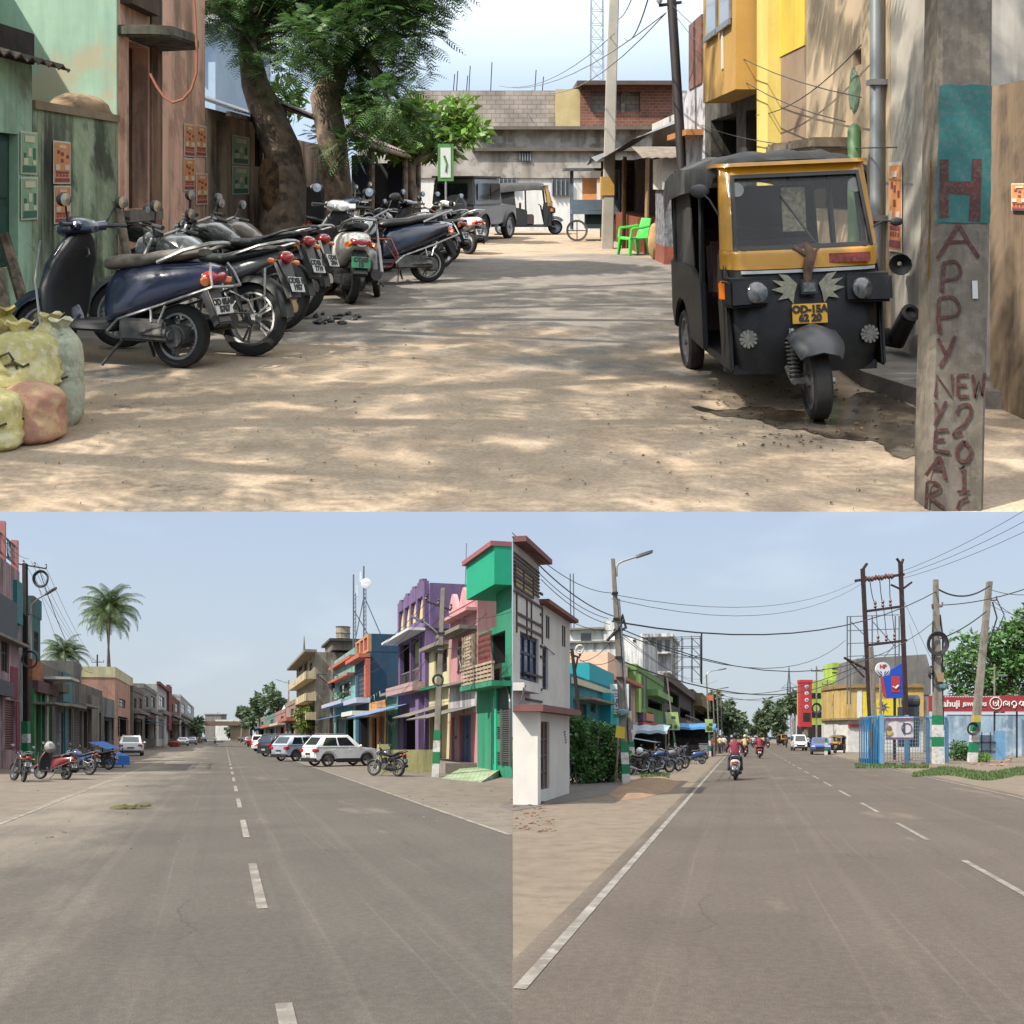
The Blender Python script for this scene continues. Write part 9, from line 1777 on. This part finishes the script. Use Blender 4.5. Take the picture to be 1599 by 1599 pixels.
for (px,py,tp_,lab)in ((1275,1174,1040,'dark pole with curved arms in front of the lime building'),(1292,1172,1061,'dark pole with a crossarm right of the curved arm pole')):
    t,P,k=pole(lab,px,py,tp_,2.6,mat=POLEC,w1=2);crossarm(t,P,tp_+8,-8,10,3);coil('tangle of black cable on the pole in front of the lime building' if px<1280 else 'tangle of black cable on the crossarm pole',WP(px,1106,LOW.g(px,py).y-.3),.5,n=4)
t,P,k=pole('short green and white post by the blue car',1290,1179,1152,4,bands=BANDS(1179,6.5),name='bollard')
car('white minivan driving towards the camera on the right street',LOW.g(1247,1172),R(-98),'van',CW,name='van',lo=True);car('blue small car parked by the green and white post',LOW.g(1281,1178),R(-106),'hatch',paint('car_bright_blue',(.03,.08,.3)),lo=True)
rickshaw('green and black auto rickshaw far on the right street',LOW.g(1222,1164),R(-85),LOW,lo=True,sc=1.15);rickshaw('dark auto rickshaw parked near the blue fence',LOW.g(1308,1176),R(-120),LOW,lo=True,sc=1.0)
sc_(1000,1210,35,'dark motorcycle with a white helmet on it, just behind the banded poles',BLKP,'motorcycles by the stalls',motorcycle)
sc_(1024,1207,10,'blue motorcycle with wire wheels second from the banded poles',BLUE,'motorcycles by the stalls',motorcycle,spokes='wire')
sc_(1042,1205,25,'grey black motorcycle third from the banded poles',GREYP,'motorcycles by the stalls',motorcycle);sc_(1052,1201,20,'black motorcycle farthest from the banded poles',BLKP,'motorcycles by the stalls',motorcycle,lo=True)
sc_(1080,1193,175,'blue scooter standing in front of the blue sheet stall',BLUE,None,scooter,lo=True,guard=False)
m=MB();m.ell((0,0,.15),(.15,.13,.15),12,9);solo('helmet','white helmet hung on the dark motorcycle behind the banded poles','helmet',m,M('emblem_white',(0,0,0)),LOW.g(995,1210)+Vector((.1,0,.85)),smooth=True)
t=Thing('tyre_stack','white rimmed tyre leaning by the dark motorcycle at the banded poles','tyre',LOW.g(1000,1203));wheel(t,0,.42,.18,'disc',rimmat=WHB,turn=R(70))
rider(1148,1217,HEAD_R*180/PI,SH_R,JEAN,WHT,'person in a maroon shirt riding away in the middle of the right street',None,lo=False)
rider(1163,1182,HEAD_R*180/PI,SH_C,JEAN,BLKP,'person in a cream shirt riding just beyond the maroon shirt','riders far on the right street',helmet=M('helmet_cream',C('#d8c8a0',.7),.4))
rider(1186,1184,HEAD_R*180/PI,M('shirt_rose',C('#b0506a',.6),.8),SH_D,BLKP,'person in a rose shirt riding with a passenger in a red saree','riders far on the right street',pill=('person in a red saree sitting behind the rose shirted rider',SH_P,SH_P))
cols=[SH_W,SH_P,SH_C,SH_R,M('shirt_blue',C('#5a78a8',.6),.8),M('shirt_orange',C('#cc7a4a',.65),.8)]
names=['white','deep red','pale cream','dark maroon','blue','orange']
for i,(px,py)in enumerate(((1176,1168),(1184,1166),(1192,1167),(1166,1166),(1199,1168),(1172,1162),(1189,1162),(1160,1164))):rider(px,py,HEAD_R*180/PI+(180 if i%3==0 else 0),cols[i%6],SH_D,(BLKP,RED,GREYP)[i%3],'person in %s far in the traffic, %s'%(names[i%6],('left of the gap','middle of the gap','right of the gap','near the stalls','near the trees','small and distant','small beside the tree','beside the stalls')[i]),'riders far on the right street')
for i,(px,py,shirt,lab)in enumerate(((1112,1182,SH_P,'person in red standing by the last roadside stall'),(1124,1177,SH_C,'person in cream standing beside the far lamp posts'),(1130,1174,SH_W,'person in white standing left of the traffic'),(1262,1172,SH_W,'person in white standing between minivan and blue car'),(1228,1168,SH_P,'person in red standing by the far auto rickshaw'))):person_standing(lab,LOW.g(px,py),R(40*i),shirt,SH_D)
# ================================================================== sky, sun, camera
world=bpy.data.worlds.new('World');scene.world=world;world.use_nodes=True
nt=world.node_tree;N=nt.nodes;L=nt.links;bg=N['Background']
sun_dir=Vector((-.75,-.45,1.0)).normalized()
sky=N.new('ShaderNodeTexSky');sky.sky_type='NISHITA';sky.sun_disc=False;sky.sun_elevation=math.asin(sun_dir.z);sky.sun_rotation=math.atan2(sun_dir.x,sun_dir.y);sky.air_density=1.0;sky.dust_density=3.0;sky.ozone_density=1.5
tc=N.new('ShaderNodeTexCoord');sp=N.new('ShaderNodeSeparateXYZ');L.new(tc.outputs['Generated'],sp.inputs[0])
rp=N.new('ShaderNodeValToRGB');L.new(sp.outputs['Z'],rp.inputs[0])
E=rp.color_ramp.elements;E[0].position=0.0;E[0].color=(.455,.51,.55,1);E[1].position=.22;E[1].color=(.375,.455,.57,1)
e=E.new(.40);e.color=(.48,.60,.75,1);e=E.new(.56);e.color=(.54,.665,.80,1);e=E.new(.72);e.color=(1.75,1.78,1.8,1)  # last stop: zenith above the view, made extra bright as added fill light
no=N.new('ShaderNodeTexNoise');no.inputs['Scale'].default_value=5;no.inputs['Detail'].default_value=6;mp=N.new('ShaderNodeMapping');mp.inputs['Scale'].default_value=(1,1,2.5);L.new(tc.outputs['Generated'],mp.inputs[0]);L.new(mp.outputs[0],no.inputs['Vector'])
mr=N.new('ShaderNodeMapRange');mr.inputs[1].default_value=.53;mr.inputs[2].default_value=.8;mr.inputs[3].default_value=0;mr.inputs[4].default_value=.3;L.new(no.outputs['Fac'],mr.inputs[0])
mc=N.new('ShaderNodeMix');mc.data_type='RGBA';L.new(mr.outputs[0],mc.inputs[0]);L.new(rp.outputs['Color'],mc.inputs[6]);mc.inputs[7].default_value=(.72,.78,.84,1)
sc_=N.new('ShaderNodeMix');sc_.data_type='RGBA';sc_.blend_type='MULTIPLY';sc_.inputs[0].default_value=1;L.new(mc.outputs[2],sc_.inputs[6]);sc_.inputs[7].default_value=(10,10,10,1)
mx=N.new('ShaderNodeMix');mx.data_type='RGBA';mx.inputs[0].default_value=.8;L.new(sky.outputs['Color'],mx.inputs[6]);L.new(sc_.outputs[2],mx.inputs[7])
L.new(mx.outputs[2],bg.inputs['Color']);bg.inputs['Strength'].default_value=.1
sl=bpy.data.lights.new('sun','SUN');sl.energy=4.5;sl.angle=R(.55);sl.color=(1,.93,.82);so=bpy.data.objects.new('sun',sl);COL.objects.link(so);so.rotation_euler=(-sun_dir).to_track_quat('-Z','Y').to_euler();so.location=(-30,-20,60)
cd=bpy.data.cameras.new('camera');cam=bpy.data.objects.new('camera',cd);COL.objects.link(cam);scene.camera=cam
cam.location=(0,0,1.6);cam.rotation_euler=(R(90),0,0);cd.sensor_width=36;cd.lens=36*F/1599;cd.shift_y=(1150-799.5)/1599;cd.shift_x=(799.5-CX)/1599;cd.clip_start=.05;cd.clip_end=20000
scene.view_settings.view_transform='Standard';scene.view_settings.look='None';scene.view_settings.exposure=.58;scene.view_settings.gamma=1
scene.render.resolution_x=scene.render.resolution_y=1024
